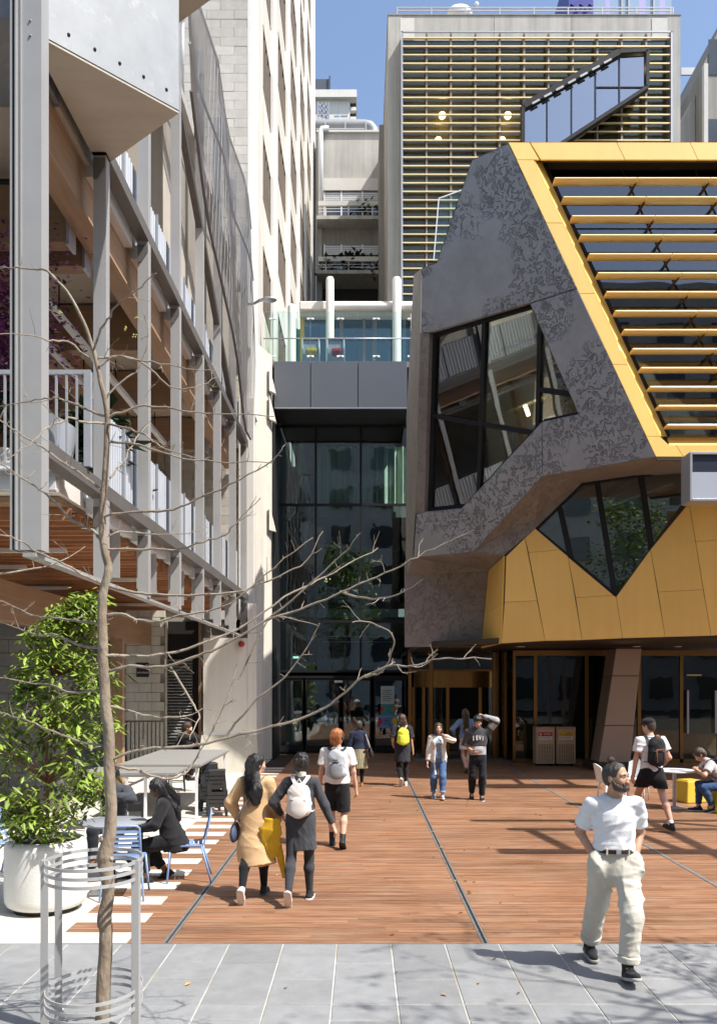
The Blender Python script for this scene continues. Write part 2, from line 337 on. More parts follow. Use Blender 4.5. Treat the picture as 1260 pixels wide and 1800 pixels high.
def worm_concrete(name, base, patch=0.5, deep=1.0):
    m = bpy.data.materials.new(name); m.use_nodes = True; t = m.node_tree; L = t.links.new; b = t.nodes['Principled BSDF']
    ge = N(t, 'ShaderNodeNewGeometry'); pos = ge.outputs['Position']
    n0 = N(t, 'ShaderNodeTexNoise', Scale=1.7, Detail=2.0); L(pos, n0.inputs['Vector'])
    ad = N(t, 'ShaderNodeVectorMath', operation='MULTIPLY_ADD'); L(n0.outputs['Color'], ad.inputs[0]); ad.inputs[1].default_value = (0.35, 0.35, 0.35); L(pos, ad.inputs[2])
    n1 = N(t, 'ShaderNodeTexNoise', Scale=7.6, Detail=2.2, Roughness=0.5, Distortion=1.2); L(ad.outputs[0], n1.inputs['Vector'])
    # flakes: islands of the noise above a level, each with a raised rim
    fl = N(t, 'ShaderNodeValToRGB'); e = fl.color_ramp.elements
    e[0].position = 0.0; e[0].color = (0.62, 0.62, 0.62, 1); e[1].position = 1.0; e[1].color = (0.42, 0.42, 0.42, 1)
    for p, c in ((0.528, 0.58), (0.545, 0.92), (0.562, 0.95), (0.580, 0.16), (0.605, 0.26), (0.66, 0.40)):
        q = fl.color_ramp.elements.new(p); q.color = (c, c, c, 1)
    L(n1.outputs[0], fl.inputs[0])
    n2 = N(t, 'ShaderNodeTexNoise', Scale=0.62, Detail=3.0, Roughness=0.55); L(pos, n2.inputs['Vector'])
    mk = N(t, 'ShaderNodeMapRange'); mk.inputs[1].default_value = 0.58-patch*0.30; mk.inputs[2].default_value = 0.64-patch*0.30; L(n2.outputs[0], mk.inputs[0])
    mixh = N(t, 'ShaderNodeMix', data_type='RGBA'); L(mk.outputs[0], mixh.inputs[0]); mixh.inputs[6].default_value = (0.62, 0.62, 0.62, 1); L(fl.outputs[0], mixh.inputs[7])
    bw = N(t, 'ShaderNodeRGBToBW'); L(mixh.outputs[2], bw.inputs[0])
    n3 = N(t, 'ShaderNodeTexNoise', Scale=1.4, Detail=6.0, Roughness=0.7); L(pos, n3.inputs['Vector'])
    mc = N(t, 'ShaderNodeMapRange'); mc.inputs[1].default_value = 0.25; mc.inputs[2].default_value = 0.75; mc.inputs[3].default_value = 0.80; mc.inputs[4].default_value = 1.22; L(n3.outputs[0], mc.inputs[0])
    md = N(t, 'ShaderNodeMapRange'); md.inputs[1].default_value = 0.1; md.inputs[2].default_value = 1.0; md.inputs[3].default_value = 0.76; md.inputs[4].default_value = 1.24; L(bw.outputs[0], md.inputs[0])
    mu = N(t, 'ShaderNodeMath', operation='MULTIPLY'); L(mc.outputs[0], mu.inputs[0]); L(md.outputs[0], mu.inputs[1])
    vm = N(t, 'ShaderNodeVectorMath', operation='SCALE'); vm.inputs[0].default_value = base; L(mu.outputs[0], vm.inputs['Scale'])
    L(vm.outputs[0], b.inputs['Base Color']); b.inputs['Roughness'].default_value = 0.62
    bp = N(t, 'ShaderNodeBump', Strength=1.0*deep, Distance=0.09); L(bw.outputs[0], bp.inputs['Height'])
    n4 = N(t, 'ShaderNodeTexNoise', Scale=30, Detail=4.0); L(pos, n4.inputs['Vector'])
    b2 = N(t, 'ShaderNodeBump', Strength=0.12, Distance=0.02); L(n4.outputs[0], b2.inputs['Height']); L(bp.outputs[0], b2.inputs['Normal']); L(b2.outputs[0], b.inputs['Normal'])
    return m
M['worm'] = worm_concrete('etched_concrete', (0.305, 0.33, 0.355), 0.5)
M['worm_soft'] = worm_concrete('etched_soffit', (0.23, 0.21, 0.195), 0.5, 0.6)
# ================================================================== SETTING: ground, footpath, timber deck, pale paving
tag(MB().box(-400, 400, -200, 600, -0.6, -0.12).build('ground', M['asphalt']), kind='structure')

DECK_Y = 8.0
fp = tag(MB().box(-9.5, 9.5, 1.4, DECK_Y-0.004, -0.11, -0.006).build('footpath', M['grout']), kind='structure')
slab_me = {}
def slab(x0, x1, y0, y1):
    key = (round(x1-x0, 3), round(y1-y0, 3))
    if key not in slab_me:
        w, d = key; b = MB(); e = 0.004
        b.add([(0,0,-.05),(w,0,-.05),(w,d,-.05),(0,d,-.05),(0,0,-e),(w,0,-e),(w,d,-e),(0,d,-e),(e,e,0),(w-e,e,0),(w-e,d-e,0),(e,d-e,0)],
              [(0,1,5,4),(1,2,6,5),(2,3,7,6),(3,0,4,7),(4,5,9,8),(5,6,10,9),(6,7,11,10),(7,4,8,11),(8,9,10,11)])
        slab_me[key] = b.mesh('paving_slab', M['bluestone'])
    o = link_mesh(slab_me[key], 'paving_slab', fp); o.location = (x0, y0, rnd.uniform(0, 0.0015)); o.rotation_euler = (rnd.uniform(-.001, .001), rnd.uniform(-.001, .001), 0)
for i in range(-13, 14):
    x0 = 0.277+0.503*i; cuts = [7.03, 6.49, 5.52, 4.98, 4.01, 3.47] if i % 2 == 0 else [7.45, 6.49, 6.18, 5.25, 4.98, 4.4, 3.47]
    top = DECK_Y-0.01
    for c in cuts:
        slab(x0+.0055, x0+.4975, c+.009, top-.009); top = c

deck = tag(MB().box(-3.0, 16, DECK_Y, 34, -0.16, -0.045).build('timber_deck', M['deck_gap']), kind='structure')
CH = [-1.83, 1.163, 4.27, 7.37, 10.47]
b = MB()
y = DECK_Y+0.004; k = 0
pitch = 0.0875; TEETH = lambda yy: int((yy-DECK_Y)/0.35) % 2 == 1
while y < 33.9:
    xs = [-2.2]+CH+[15.8]
    if TEETH(y+pitch/2) and y+pitch < 24.5: xs[0] = -2.9
    for a, c in zip(xs[:-1], xs[1:]):
        a2 = a+(0.035 if a in CH else 0); c2 = c-(0.035 if c in CH else 0)
        cut = [a2]; p = a2+rnd.uniform(0.5, 2.4)
        while p < c2-0.4: cut.append(p); p += rnd.choice((1.8, 2.4, 2.7, 3.3))
        cut.append(c2)
        for u, w in zip(cut[:-1], cut[1:]):
            z = rnd.uniform(-.0015, .0015)
            b.box(u+.001, w-.001, y+.002, y+pitch-.003, -0.042, z)
    y += pitch; k += 1
tag(b.build('deck_boards', M['deck'], deck, fix=False), kind='stuff')
for x in CH:
    c = MB(); c.box(x-.033, x-.014, DECK_Y+.002, 33.8, -.04, .003, 0); c.box(x+.014, x+.033, DECK_Y+.002, 33.8, -.04, .003, 0); c.box(x-.014, x+.014, DECK_Y+.002, 33.8, -.04, -.008, 1)
    if x > 4: c = MB(); c.box(x-.028, x+.028, DECK_Y+.002, 33.8, -.04, .004, 0)
    c.build('drain_channel', [M['channel'], M['channel_dark']], deck)
MB().box(-3.0, 16, DECK_Y-.006, DECK_Y+.002, -.1, .002).build('deck_edge_strip', M['channel'], deck)

plaza = tag(MB().box(-14, -2.9, DECK_Y, 34, -0.16, -0.012).build('pale_paving', M['grout']), kind='structure')
nrow = 0; y = DECK_Y
while y < 24.5:
    tooth = (nrow % 2 == 0)
    x1 = -2.203 if tooth else -2.903
    joints = [x1, -4.1-0.6*(nrow % 2), -6.2, -8.6]
    for a, c in zip(joints[:-1], joints[1:]):
        MB().box(c+.002, a-.002, y+.002, y+.346, -.04, rnd.uniform(.0005, .002)).build('paving_strip', M['cream_stone'], plaza)
    y += 0.35; nrow += 1
b = MB()
for i in range(46):
    x = rnd.choice((rnd.uniform(-2, 5), rnd.uniform(0.2, 2.5))); y = rnd.uniform(6.2, 18); s = rnd.uniform(.018, .036); a = rnd.uniform(0, 6.28)
    if rnd.random() < .4: x = 1.163+rnd.uniform(-.12, .12)
    u = Vector((math.cos(a), math.sin(a), 0)); w = Vector((-u.y, u.x, 0)); c = Vector((x, y, .006))
    b.add([c-u*s, c+w*s*.5+Vector((0,0,.014)), c+u*s+Vector((0,0,.01)), c-w*s*.5+Vector((0,0,.008)), c], [(0,1,4),(1,2,4),(2,3,4),(3,0,4)])
tag(b.build('leaf_litter', M['dry_leaf'], fix=False), 'scattered dry brown leaves lying on the timber deck and footpath', 'leaf litter', kind='stuff')

# ================================================================== WHITE TOWER (left, behind the timber building)
XW = -3.25; YW = 24.6
wt = thing('office_tower', 'tall cream concrete tower with white pilasters and brown window strips behind the timber building', 'building', (-5, YW, 0))
b = MB(); b.box(-16, XW-.26, YW+.1, 58.5, 0, 52); b.box(-16, XW-.1, 58.5, 61, 0, 44.0); b.build('core', M['block_joint'], wt)
blk = {}
def block(w):
    if w not in blk:
        e = .008; h = .253; m = MB()
        m.add([(0,.1,0),(w,.1,0),(w,.1,h),(0,.1,h),(0,0,0),(w,0,0),(w,0,h),(0,0,h)], [(4,5,6,7),(0,1,5,4),(1,2,6,5),(2,3,7,6),(3,0,4,7)])
        blk[w] = m.mesh('wall_block', M['block'])
    return blk[w]
for r in range(69):
    z = 4.66+.26*r; off = .4*(r % 2); x = XW-.012
    ws = ([.39] if r % 2 else [])+[.79]*3
    for w in ws:
        o = link_mesh(block(w), 'wall_block', wt); o.location = (x-w+5, -.012+rnd.uniform(-.004, .004), z); x -= w+.01
MB().box(-16, XW-2.8, YW, YW+.1, 4.6, 24).build('end_wall', M['block'], wt)
MB().box(XW-.02, XW+.09, YW-.02, YW+1.5, 10.4, 52).build('corner_pier', M['white_paint'], wt)
ys = [25.8, 31.4, 37.4, 43.5, 49.4, 55.4]
for y in ys[1:]+[58.1]: MB().box(XW-.2, XW+.08, y-.55, y+.55, 3, 52.02).build('pilaster', M['white_paint'], wt)
st = 3.7
pane_me = frame_me = None
for i, y0 in enumerate(ys):
    a = y0+(.98 if i == 0 else .55); c = (ys[i+1]-.55) if i < 5 else 57.5
    w = c-a
    sp = MB(); sp.box(XW-.21, XW-.03, a, a+1.7, 3, 52); sp.box(XW-.21, XW-.03, c-.02, c, 3, 52)
    for s in range(3, 14): z0_ = s*st+.1+2.1 if s > 3 else 3; sp.box(XW-.21, XW-.03, a+1.7, c-.02, z0_, min(52, (s+1)*st+.1))
    sp.build('spandrel_wall', M['spandrel'], wt)
    for s in range(4, 14):
        z = s*st+.1
        f = MB(); x = XW-.02; ya, yb = a+1.7, c-.02
        for (p, q) in ((ya, ya+.06), (yb-.06, yb)): f.box(x-.2, x+.005, p, q, z, z+2.1)
        f.box(x-.2, x+.01, ya, yb, z, z+.07); f.box(x-.2, x+.005, ya, yb, z+2.03, z+2.1)
        for t in (1, 2, 3): f.box(x-.2, x+.004, ya+(yb-ya)*t/4-.03, ya+(yb-ya)*t/4+.03, z, z+2.1)
        f.box(x-.2, x-.07, ya, yb, z+1.5, z+1.55)
        fo = f.build('window', M['bronze_frame'], wt)
        g = MB(); g.box(x-.10, x-.085, ya, yb, z+.02, z+2.08); g.build('pane', M['win_glass'], fo)
# lower wall with saw-tooth fins, pier and its flared base
MB().box(-4.9, XW+.1, YW-.05, YW+.09, 4.25, 4.65).build('lintel', M['concrete_lt'], wt)
b = MB(); b.prism([(XW+.02, YW+.1, 0), (XW+.02, YW+1.6, 0), (-2.88, 27.3, 0), (-2.82, 29.6, 0), (-3.6, 29.6, 0), (-3.6, YW+.1, 0)], (0, 0, 12.9)); b.build('podium_wall', M['cream_render'], wt)
for z0 in (11.5, 8.0, 12.4):
    b = MB(); b.prism([(-2.9, 26.9, z0), (-2.9, 26.9, z0-.75), (-2.72, 27.2, z0-.75)], (0, .25, 0)); b.build('fin', M['cream_render'], wt)
b = MB(); b.box(XW-.26, XW+.16, YW-.12, YW+.2, 4.3, 10.6); b.build('white_pier', M['white_paint'], wt)
YP = 23.35
b = MB(); b.box(-3.10, -2.86, YP-.03, YP+1.2, 1.0, 4.6); b.build('white_pier', M['white_paint'], wt)
b = MB(); b.box(-4.32, -3.105, YP, YP+.3, 1.0, 3.66); b.build('pier_panel', M['white_paint'], wt)
b = MB(); b.add([(-4.42,YP-.35,0),(-2.76,YP-.35,0),(-2.76,YP+.9,0),(-4.42,YP+.9,0),(-4.36,YP-.04,1.0),(-2.86,YP-.04,1.0),(-2.86,YP+.9,1.0),(-4.36,YP+.9,1.0)],
                [(0,3,2,1),(4,5,6,7),(0,1,5,4),(1,2,6,5),(2,3,7,6),(3,0,4,7)]); b.build('pier_base', M['base_concrete'], wt)
bell = MB(); bell.lathe([(.04, 0), (.085, .02), (.09, .06), (.04, .09)], (0, 0, 0), 16)
o = bell.build('fire_bell', M['red_bell'], None, smooth=40); o.location = (P(425, 1132, YP-.04)); o.rotation_euler = (PI/2, 0, 0); tag(o, 'small round red fire bell on the white pier', 'bell')
n = thing('wall_notice', 'small white paper notice with red print on the pier base', 'notice', P(393, 1296, YP-.25))
pl = Plane((-4, YP-.35, 0), (-3, YP-.35, 0), (-4, YP-.04, 1.0))
MB().prism(pl.many([(370, 1278), (414, 1278), (414, 1310), (370, 1310)], .012), (0, .004, 0)).build('sheet', M['white'], n)
for i in range(5):
    yy = 1283+i*5; MB().prism(pl.many([(374, yy), (408-5*(i % 2), yy), (408-5*(i % 2), yy+1.6), (374, yy+1.6)], .015), (0, .002, 0)).build('print_line', M['red'], n)
lt = thing('wall_lamp', 'curved grey wall lamp reaching out from the white pilaster', 'lamp', (-3.2, 24.5, 13.4))
b = MB(); pts = [P(437, 535, 24.45), P(448, 533, 24.3), P(456, 528, 24.2), P(466, 526, 24.1)]; b.tube(pts, [.04, .04, .045, .05], 8); b.build('arm', M['silver'], lt, smooth=True)
b = MB(); b.ball(P(473, 527, 24.05), (.23, .16, .06), 12); b.build('lamp_head', M['silver'], lt, smooth=True)

# ================================================================== GROUND FLOOR BACK WALL under the timber building
bw = thing('back_wall', 'shaded block wall with louvred door and corrugated panel under the timber building', 'wall', (-6, YW, 0))
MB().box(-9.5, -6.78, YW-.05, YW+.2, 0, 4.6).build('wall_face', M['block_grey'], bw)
for r in range(12):
    for c in range(3):
        x0 = -6.76+c*.37-(.0 if r % 2 else .12); x1 = min(x0+.36, -5.66); x0 = max(x0, -6.77)
        if x1-x0 > .05: MB().box(x0, x1, YW-.08, YW, 1.35+r*.27, 1.35+r*.27+.255).build('block', M['cream_render'], bw)
MB().box(-6.78, -5.64, YW, YW+.2, 0, 4.6).build('wall_face', M['block_joint'], bw)
b = MB()
for i in range(9):
    x = -6.74+i*.12; b.prism([(x, YW-.04, .05), (x+.03, YW-.10, .05), (x+.07, YW-.10, .05), (x+.10, YW-.04, .05)], (0, 0, 1.25))
b.build('corrugated_panel', M['cream_render'], bw)
d = MB(); d.box(-5.62, -4.6, YW+.05, YW+.15, .05, 4.2); dr = d.build('louvred_door', M['hole'], bw)
for i in range(34):
    z = .15+i*.088; m = MB(); m.prism([(-5.60, YW-.03, z), (-5.60, YW-.035, z+.012), (-5.60, YW+.05, z+.06), (-5.60, YW+.055, z+.048)], (.74, 0, 0)); m.build('louvre_blade', M['steel_grey'], dr)
MB().box(-5.64, -5.58, YW-.06, YW+.02, 0, 4.2).build('jamb', M['cream_render'], bw)
MB().box(-4.66, -4.58, YW-.14, YW+.02, 0, 4.2).build('jamb', M['glulam'], bw)
sg = thing('door_sign', 'small black sign lettered in white on the shaded block wall', 'sign', P(251, 1177, YW-.12))
MB().prism([P(240, 1165, YW-.1), P(262, 1165, YW-.1), P(262, 1190, YW-.1), P(240, 1190, YW-.1)], (0, .02, 0)).build('board', M['ink'], sg)
def lettering(txt, size, loc, mtl, parent, rot=(PI/2, 0, 0), align='CENTER', ext=.002, name='lettering', bold=0.0):
    cu = bpy.data.curves.new('text', 'FONT'); cu.body = txt; cu.size = size; cu.align_x = align; cu.align_y = 'CENTER'; cu.extrude = ext; cu.resolution_u = 2; cu.offset = bold
    o = bpy.data.objects.new('text', cu); C.objects.link(o)
    me = bpy.data.meshes.new_from_object(o.evaluated_get(bpy.context.evaluated_depsgraph_get())); bpy.data.objects.remove(o)
    me.materials.clear(); me.materials.append(mtl); me.name = name
    q = link_mesh(me, name, parent); q.location = Vector(loc)-(wloc(parent) if parent else Vector()); q.rotation_euler = rot; return q
lettering('wireless', .10, P(251, 1182, YW-.115), M['white'], sg)
blw = thing('block_wall', 'dark grey block wall in shade at the far left behind the planter', 'wall', (-8, 16, 0))
for r in range(13):
    for c in range(6):
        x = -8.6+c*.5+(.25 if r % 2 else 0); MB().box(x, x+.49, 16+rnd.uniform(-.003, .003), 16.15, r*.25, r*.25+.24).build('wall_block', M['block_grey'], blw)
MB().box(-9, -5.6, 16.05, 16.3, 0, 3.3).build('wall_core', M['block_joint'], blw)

# ================================================================== TIMBER AND STEEL BUILDING (left)
XF = -3.3
tb = thing('timber_building', 'open grey steel and timber building with balconies and mesh screen on the left', 'building', (-6, 16, 0))
cy = [8.52, 10.78, 12.92, 15.14, 17.37, 19.49, 21.8, 23.9]
for i, y in enumerate(cy):
    zb = 3.74; zt = 15.3 if i not in (1,) else 9.10
    if i == 0:
        b = MB(); b.box(-3.43, -3.19, y, y+.02, 3.77, 16); b.box(-3.43, -3.41, y+.02, y+.2, 3.77, 16); b.box(-3.21, -3.19, y+.02, y+.2, 3.77, 16); b.box(-3.40, -3.385, y-.012, y, 3.77, 16)
        b.box(-3.445, -3.43, y-.03, y+.1, 3.77, 16, 0); b.box(-3.42, -3.2, y+.05, y+.16, 3.77, 16, 0)
        co = b.build('column', M['steel_grey'], tb)
        MB().box(-3.475, -3.447, y+.02, y+.16, 3.77, 16).build('shadow_gap', M['steel_black'], co)
        MB().box(-3.50, -3.476, y-.01, y+.18, 3.77, 16).build('flange', M['steel_grey'], co)
        for z in (8.9, 9.05): MB().lathe([(.012, 0), (.012, .01)], (-3.3, y-.005, z), 6).build('bolt', M['steel_grey'], co)
    else:
        b = MB(); b.box(XF-.08, XF+.08, y-.006, y+.006, zb, zt); b.box(XF-.08, XF-.068, y+.006, y+.15, zb, zt); b.box(XF+.068, XF+.08, y+.006, y+.15, zb, zt)
        co = b.build('column', M['steel_dark'] if i == 1 else M['steel_grey'], tb)
        if i == 1: co.data.materials[0] = M['steel_grey']
        for z in (4.66, 9.06):
            m = MB(); m.prism([(XF-.075, y-.03, z), (XF+.075, y-.03, z), (XF+.075, y-.03, z-.1), (XF-.03, y-.03, z-.26), (XF-.075, y-.03, z-.26)], (0, .02, 0)); m.build('bracket', M['steel_dark'], co)
# edge beams, white plates, bottom rail
for z, y0 in ((4.86, 8.6), (9.22, 10.75)):
    b = MB(); b.box(XF-.10, XF+.085, y0, 24.3, z-.09, z+.09); b.build('edge_beam', M['steel_dark'], tb)
    for i in range(1, 7):
        MB().box(XF-.26, XF-.14, max(cy[i]+.25, y0), cy[i+1]-.1, z-.24, z-.03).build('white_plate', M['white_metal'], tb)
MB().box(XF-.07, XF+.06, 8.5, 24.3, 3.70, 3.735).build('bottom_rail', M['steel_grey'], tb)
for i in range(1, 7):
    for t in (.35, .7):
        y = cy[i]+(cy[i+1]-cy[i])*t; m = MB(); m.box(XF-.30, XF-.17, y-.008, y+.008, 3.95, 4.7); m.build('hanger_fin', M['steel_grey'], tb)
# floors and soffits
MB().box(-12, XF-.28, 10.1, 24.3, 4.70, 4.9).build('floor_slab', M['white_soffit'], tb)
MB().box(-12, XF-.2, 9.9, 24.3, 9.12, 9.42).build('floor_slab', M['ply'], tb)
MB().box(-12, XF-.1, 9.9, 24.3, 13.55, 13.75).build('floor_slab', M['white_soffit'], tb)
MB().box(-12, XF-.3, 10.05, 10.1, 4.72, 4.94).build('slab_edge', M['white_metal'], tb)
MB().box(-12, XF-.35, 10.3, 24.2, 4.62, 4.69).build('soffit_lining', M['glulam_x'], tb)
y = 10.6
bat = MB().box(-10.5, XF-.31, 0, .055, 4.46, 4.61).mesh('soffit_batten', M['batten'], off=wloc(tb))
while y < 24:
    o = link_mesh(bat, 'soffit_batten', tb); o.location = (0, y, 0); y += 0.36
for (x, y) in ((-4.9, 12.6), (-6.2, 14.4), (-4.6, 16.2), (-6.6, 17.6), (-4.6, 19.8), (-5.6, 21.4)):
    MB().box(x-.55, x+.55, y-.03, y+.03, 4.36, 4.42).build('strip_light', M['white_soffit'], tb)
# glulam beams and posts
for x0, x1, z0, z1 in ((-3.86, -3.56, 8.5, 9.11), (-6.1, -5.75, 8.5, 9.11), (-8.6, -8.2, 8.5, 9.11)):
    MB().box(x0, x1, 9.6, 24.2, z0, z1).build('long_beam', M['glulam'], tb)
for y in (11.3, 11.95, 15.0, 18.2, 21.4):
    cb = MB().box(-11, -3.9, y, y+.24, 8.28, 9.08).build('cross_beam', M['glulam_x'], tb)
    MB().box(-3.9, -3.86, y-.02, y+.26, 8.24, 9.10).build('end_plate', M['silver'], cb)
MB().box(-6.05, -5.75, 10, 23.4, 3.45, 4.1).build('long_beam', M['glulam'], tb)
for (x, y, w) in ((-8.3, 15.4, .5), (-5.62, 19.6, .28), (-6.4, 13.6, .26)):
    MB().box(x-w/2, x+w/2, y, y+.2, 0, 3.44).build('timber_post', M['glulam'], tb)
for (x, y) in ((-5.9, 15.1), (-5.9, 18.3), (-5.9, 21.5)): MB().box(x-.15, x+.15, y, y+.24, 4.9, 8.5).build('timber_post', M['glulam'], tb)
MB().box(-12, -11.8, 10, 24.3, 4.9, 13.5).build('inner_wall', M['inner_wall'], tb)
b = MB(); b.box(-12, -5.6, 24.1, 24.3, 4.9, 9.1); b.box(-12, -3.6, 24.1, 24.3, 9.42, 13.5); b.build('end_wall', M['ply'], tb)
MB().box(-8.5, -5.0, 22.5, 22.7, 5.3, 7.2).build('inner_wall', M['glulam_x'], tb)
# interior rail / services
for x in (-4.6, -5.2):
    m = MB(); m.box(x-.05, x+.05, 12.5, 20, 8.0, 8.08); m.build('strip_light', M['white_metal'], tb)
    for yy in (13, 16, 19): MB().box(x-.01, x+.01, yy, yy+.02, 8.08, 8.5).build('hanger_rod', M['steel_black'], tb)
m = MB(); m.tube([(-5.9, 11.0, 8.9), (-4.5, 11.0, 8.9), (-4.4, 11.0, 8.95), (-4.38, 11.0, 9.1)], .035, 8); m.build('pipe', M['steel_black'], tb, smooth=True)
# corrugated balustrades, one panel a bay
def corr(y0, y1, z0, z1, x, parent):
    n = max(6, int((y1-y0)/.055)); vs = []; fs = []; amp = .011
    pts = []
    for i in range(n+1):
        y = y0+(y1-y0)*i/n; o = amp if i % 2 else -amp; d = (y1-y0)/n*.28
        pts += [(x+o, y-d), (x+o, y+d)]
    for (px, py) in pts: vs += [(px, py, z0), (px, py, z1), (px-.006, py, z1), (px-.006, py, z0)]
    for i in range(len(pts)-1):
        a = i*4; c = a+4; fs += [(a, c, c+1, a+1), (a+1, c+1, c+2, a+2), (a+2, c+2, c+3, a+3)]
    m = MB(); m.add(vs, fs); p = m.build('balustrade_panel', M['corrugated'], parent)
    return p
for z0, z1, i0 in ((4.97, 6.1, 1), (9.33, 10.3, 1)):
    for i in range(i0, 7):
        y0, y1 = cy[i]+(0 if i > 1 else .35), cy[i+1]
        p = corr(y0+.02, (y0+y1)/2-.03+.35, z0, z1, XF-.17, tb); corr((y0+y1)/2+.35, y1-.0, z0, z1, XF-.17, tb)
        MB().box(XF-.15, XF-.12, (y0+y1)/2+.31, (y0+y1)/2+.36, z0, z1+.02).build('balustrade_post', M['silver'], tb)
# barred railing at the front end
rl = MB().box(-9, XF+.12, 10.02, 10.06, 6.07, 6.12).build('barred_railing', M['corrugated'], tb)
for x in np.arange(-3.22, -9, -.115*1.05): MB().box(x-.012, x+.012, 10.025, 10.05, 5.0, 6.07).build('bar', M['corrugated'], rl)
MB().box(-9, XF+.12, 10.02, 10.06, 4.98, 5.03).build('bottom_bar', M['corrugated'], rl)
MB().box(XF+.05, XF+.13, 10.0, 10.08, 4.98, 6.1).build('end_post', M['corrugated'], rl)
b = MB(); b.tube([(-9, 10.0, 4.93), (-3.6, 10.0, 4.93), (-3.32, 10.6, 4.86)], .055, 10); b.build('rain_pipe', M['galv'], tb, smooth=True)
# galvanised prow balconies
def prow(pts, z0, z1):
    o = MB().holed([(x, y, z0+.03) for x, y in pts], [], (0, 0, z1-z0-.03)); pr = o.build('prow_balcony', M['galv'], tb)
    MB().prism([(x, y, z0) for x, y in pts], (0, 0, .027)).build('prow_soffit', M['ply'], pr)
    a, c = Vector((*pts[0], 0)), Vector((*pts[1], 0)); d = (c-a); nrm = Vector((d.y, -d.x, 0)).normalized()
    if nrm.y > 0: nrm = -nrm
    for t in np.arange(.08, 1.0, .165):
        p = a+d*t+nrm*.006; m = MB(); m.ball((p.x, p.y, z0+.19), .02, 8); m.build('bolt', M['steel_black'], pr)
    m = MB(); m.prism([a+nrm*.004+Vector((0,0,z0+.03)), c+nrm*.004+Vector((0,0,z0+.03)), c+nrm*.004+Vector((0,0,z0+.32)), a+nrm*.004+Vector((0,0,z0+.32))], nrm*.004); m.build('fixing_strip', M['galv'], pr)
prow([(-3.42, 8.75), (-2.14, 10.02), (-3.4, 11.12)], 9.13, 11.4)
prow([(-3.3, 12.8), (-2.35, 13.75), (-3.3, 14.5)], 13.5, 15.6)
MB().box(-6, -3.5, 8.6, 9.9, 9.15, 11).build('galvanised_box', M['galv'], tb)
# mesh screen: fine horizontal wires on a folded frame
ms = thing('mesh_screen', 'large folded grey wire mesh screen hung on the upper steel columns', 'screen', (XF, 19, 11))
def zlow(y): return 12.95+(9.25-12.95)*(y-15.15)/(23.9-15.15)*1.18
def fold(y, z):
    u = (y-15)/2.2; return XF+.17+.16*abs((u+.25*(z-12)) % 2-1)
b = MB()
for k in range(170):
    z = 9.3+k*.0352
    if z > 15.25: break
    ya = 15.15 if z > 12.95 else 15.15+(12.95-z)/(3.7*1.18)*(23.9-15.15)
    if ya > 23.9: continue
    n = max(2, int((24.1-ya)/.55)); pts = [Vector((fold(ya+(24.1-ya)*i/n, z), ya+(24.1-ya)*i/n, z)) for i in range(n+1)]
    b.tube(pts, .0047, 3, cap=False)
tag(b.build('screen_wire', M['screen'], ms, fix=False), kind='stuff')
b = MB()
for y in np.arange(15.2, 24.1, .28):
    z0 = max(zlow(y), 9.25); b.tube([(fold(y, z), y, z) for z in np.linspace(z0, 15.25, 6)], .006, 3, cap=False)
tag(b.build('screen_cross_wire', M['screen'], ms, fix=False), kind='stuff')
for z in (15.26, 13.8):
    m = MB(); m.tube([(fold(y, z)+.01, y, z) for y in np.linspace(15.15, 24.1, 12)], .028, 6); m.build('screen_rail', M['steel_grey'], ms)
m = MB(); m.tube([(fold(y, zlow(y)), y, max(zlow(y), 9.25)) for y in np.linspace(15.15, 23.9, 12)], .03, 6); m.build('screen_rail', M['steel_dark'], ms)
m = MB(); m.bar((XF, 15.2, 12.9), (XF, 22.0, 9.4), .12, .16); m.build('diagonal_beam', M['steel_dark'], tb)
for y in (16.0, 17.8, 19.9):
    m = MB(); m.tube([(XF-.05, y, 14.9), (XF-.05, y, 14.1), (XF-.1, y+.18, 13.85), (XF-.15, y+.5, 13.8)], .04, 8); m.build('white_pipe', M['white_metal'], tb, smooth=True)
MB().box(-5.5, -3.6, 15.5, 24, 10.3, 13.5).build('upper_room', M['ply'], tb)
# ================================================================== GLAZED LINK with canopy and terrace (centre)
lk = thing('glazed_link', 'dark glazed entrance link under a charcoal panelled canopy between the buildings', 'building', (-.7, 28, 0))
YC, YG = 27.5, 29.5
for xa, xb in ((482, 545), (546.5, 628.5), (630, 715)):
    b = MB(); b.prism([P(xa, 635, YC), P(xb, 635, YC), P(xb, 717, YC), P(xa, 717, YC)], (0, .06, 0)); b.build('canopy_panel', M['fascia'], lk, bevel=.006)
b = MB(); b.box(-2.78, 1.48, YC+.07, 31.5, 11.30, 12.78); b.build('canopy_slab', M['black_panel'], lk)
MB().box(-2.78, 1.48, YC-.02, YC+.06, 11.265, 11.295).build('canopy_edge', M['silver'], lk)
MB().box(-2.85, -2.79, YC, YG, 0, 11.3).build('side_reveal', M['black_panel'], lk)
gx = lambda px: (px-CX)*YG/F
gz = lambda py: H+(CY-py)*YG/F
rows = [(752, 885), (890, 1090), (1095, 1178), (1196, 1312)]
cols = [(484, 553), (557, 632), (636, 714)]
for r in rows[:3]:
    for c in cols:
        MB().box(gx(c[0]), gx(c[1]), YG-.012, YG+.012, gz(r[1]), gz(r[0])).build('glass_pane', M['dark_glass'], lk)
for px in (482, 555, 634, 716): MB().box(gx(px)-.035, gx(px)+.035, YG-.06, YG+.06, 3.0, 11.3).build('mullion', M['steel_black'], lk)
for py in (750, 887.5, 1092.5, 1180, 1190): MB().box(gx(482), gx(716), YG-.05, YG+.05, gz(py)-.04, gz(py)+.04).build('transom', M['steel_black'], lk)
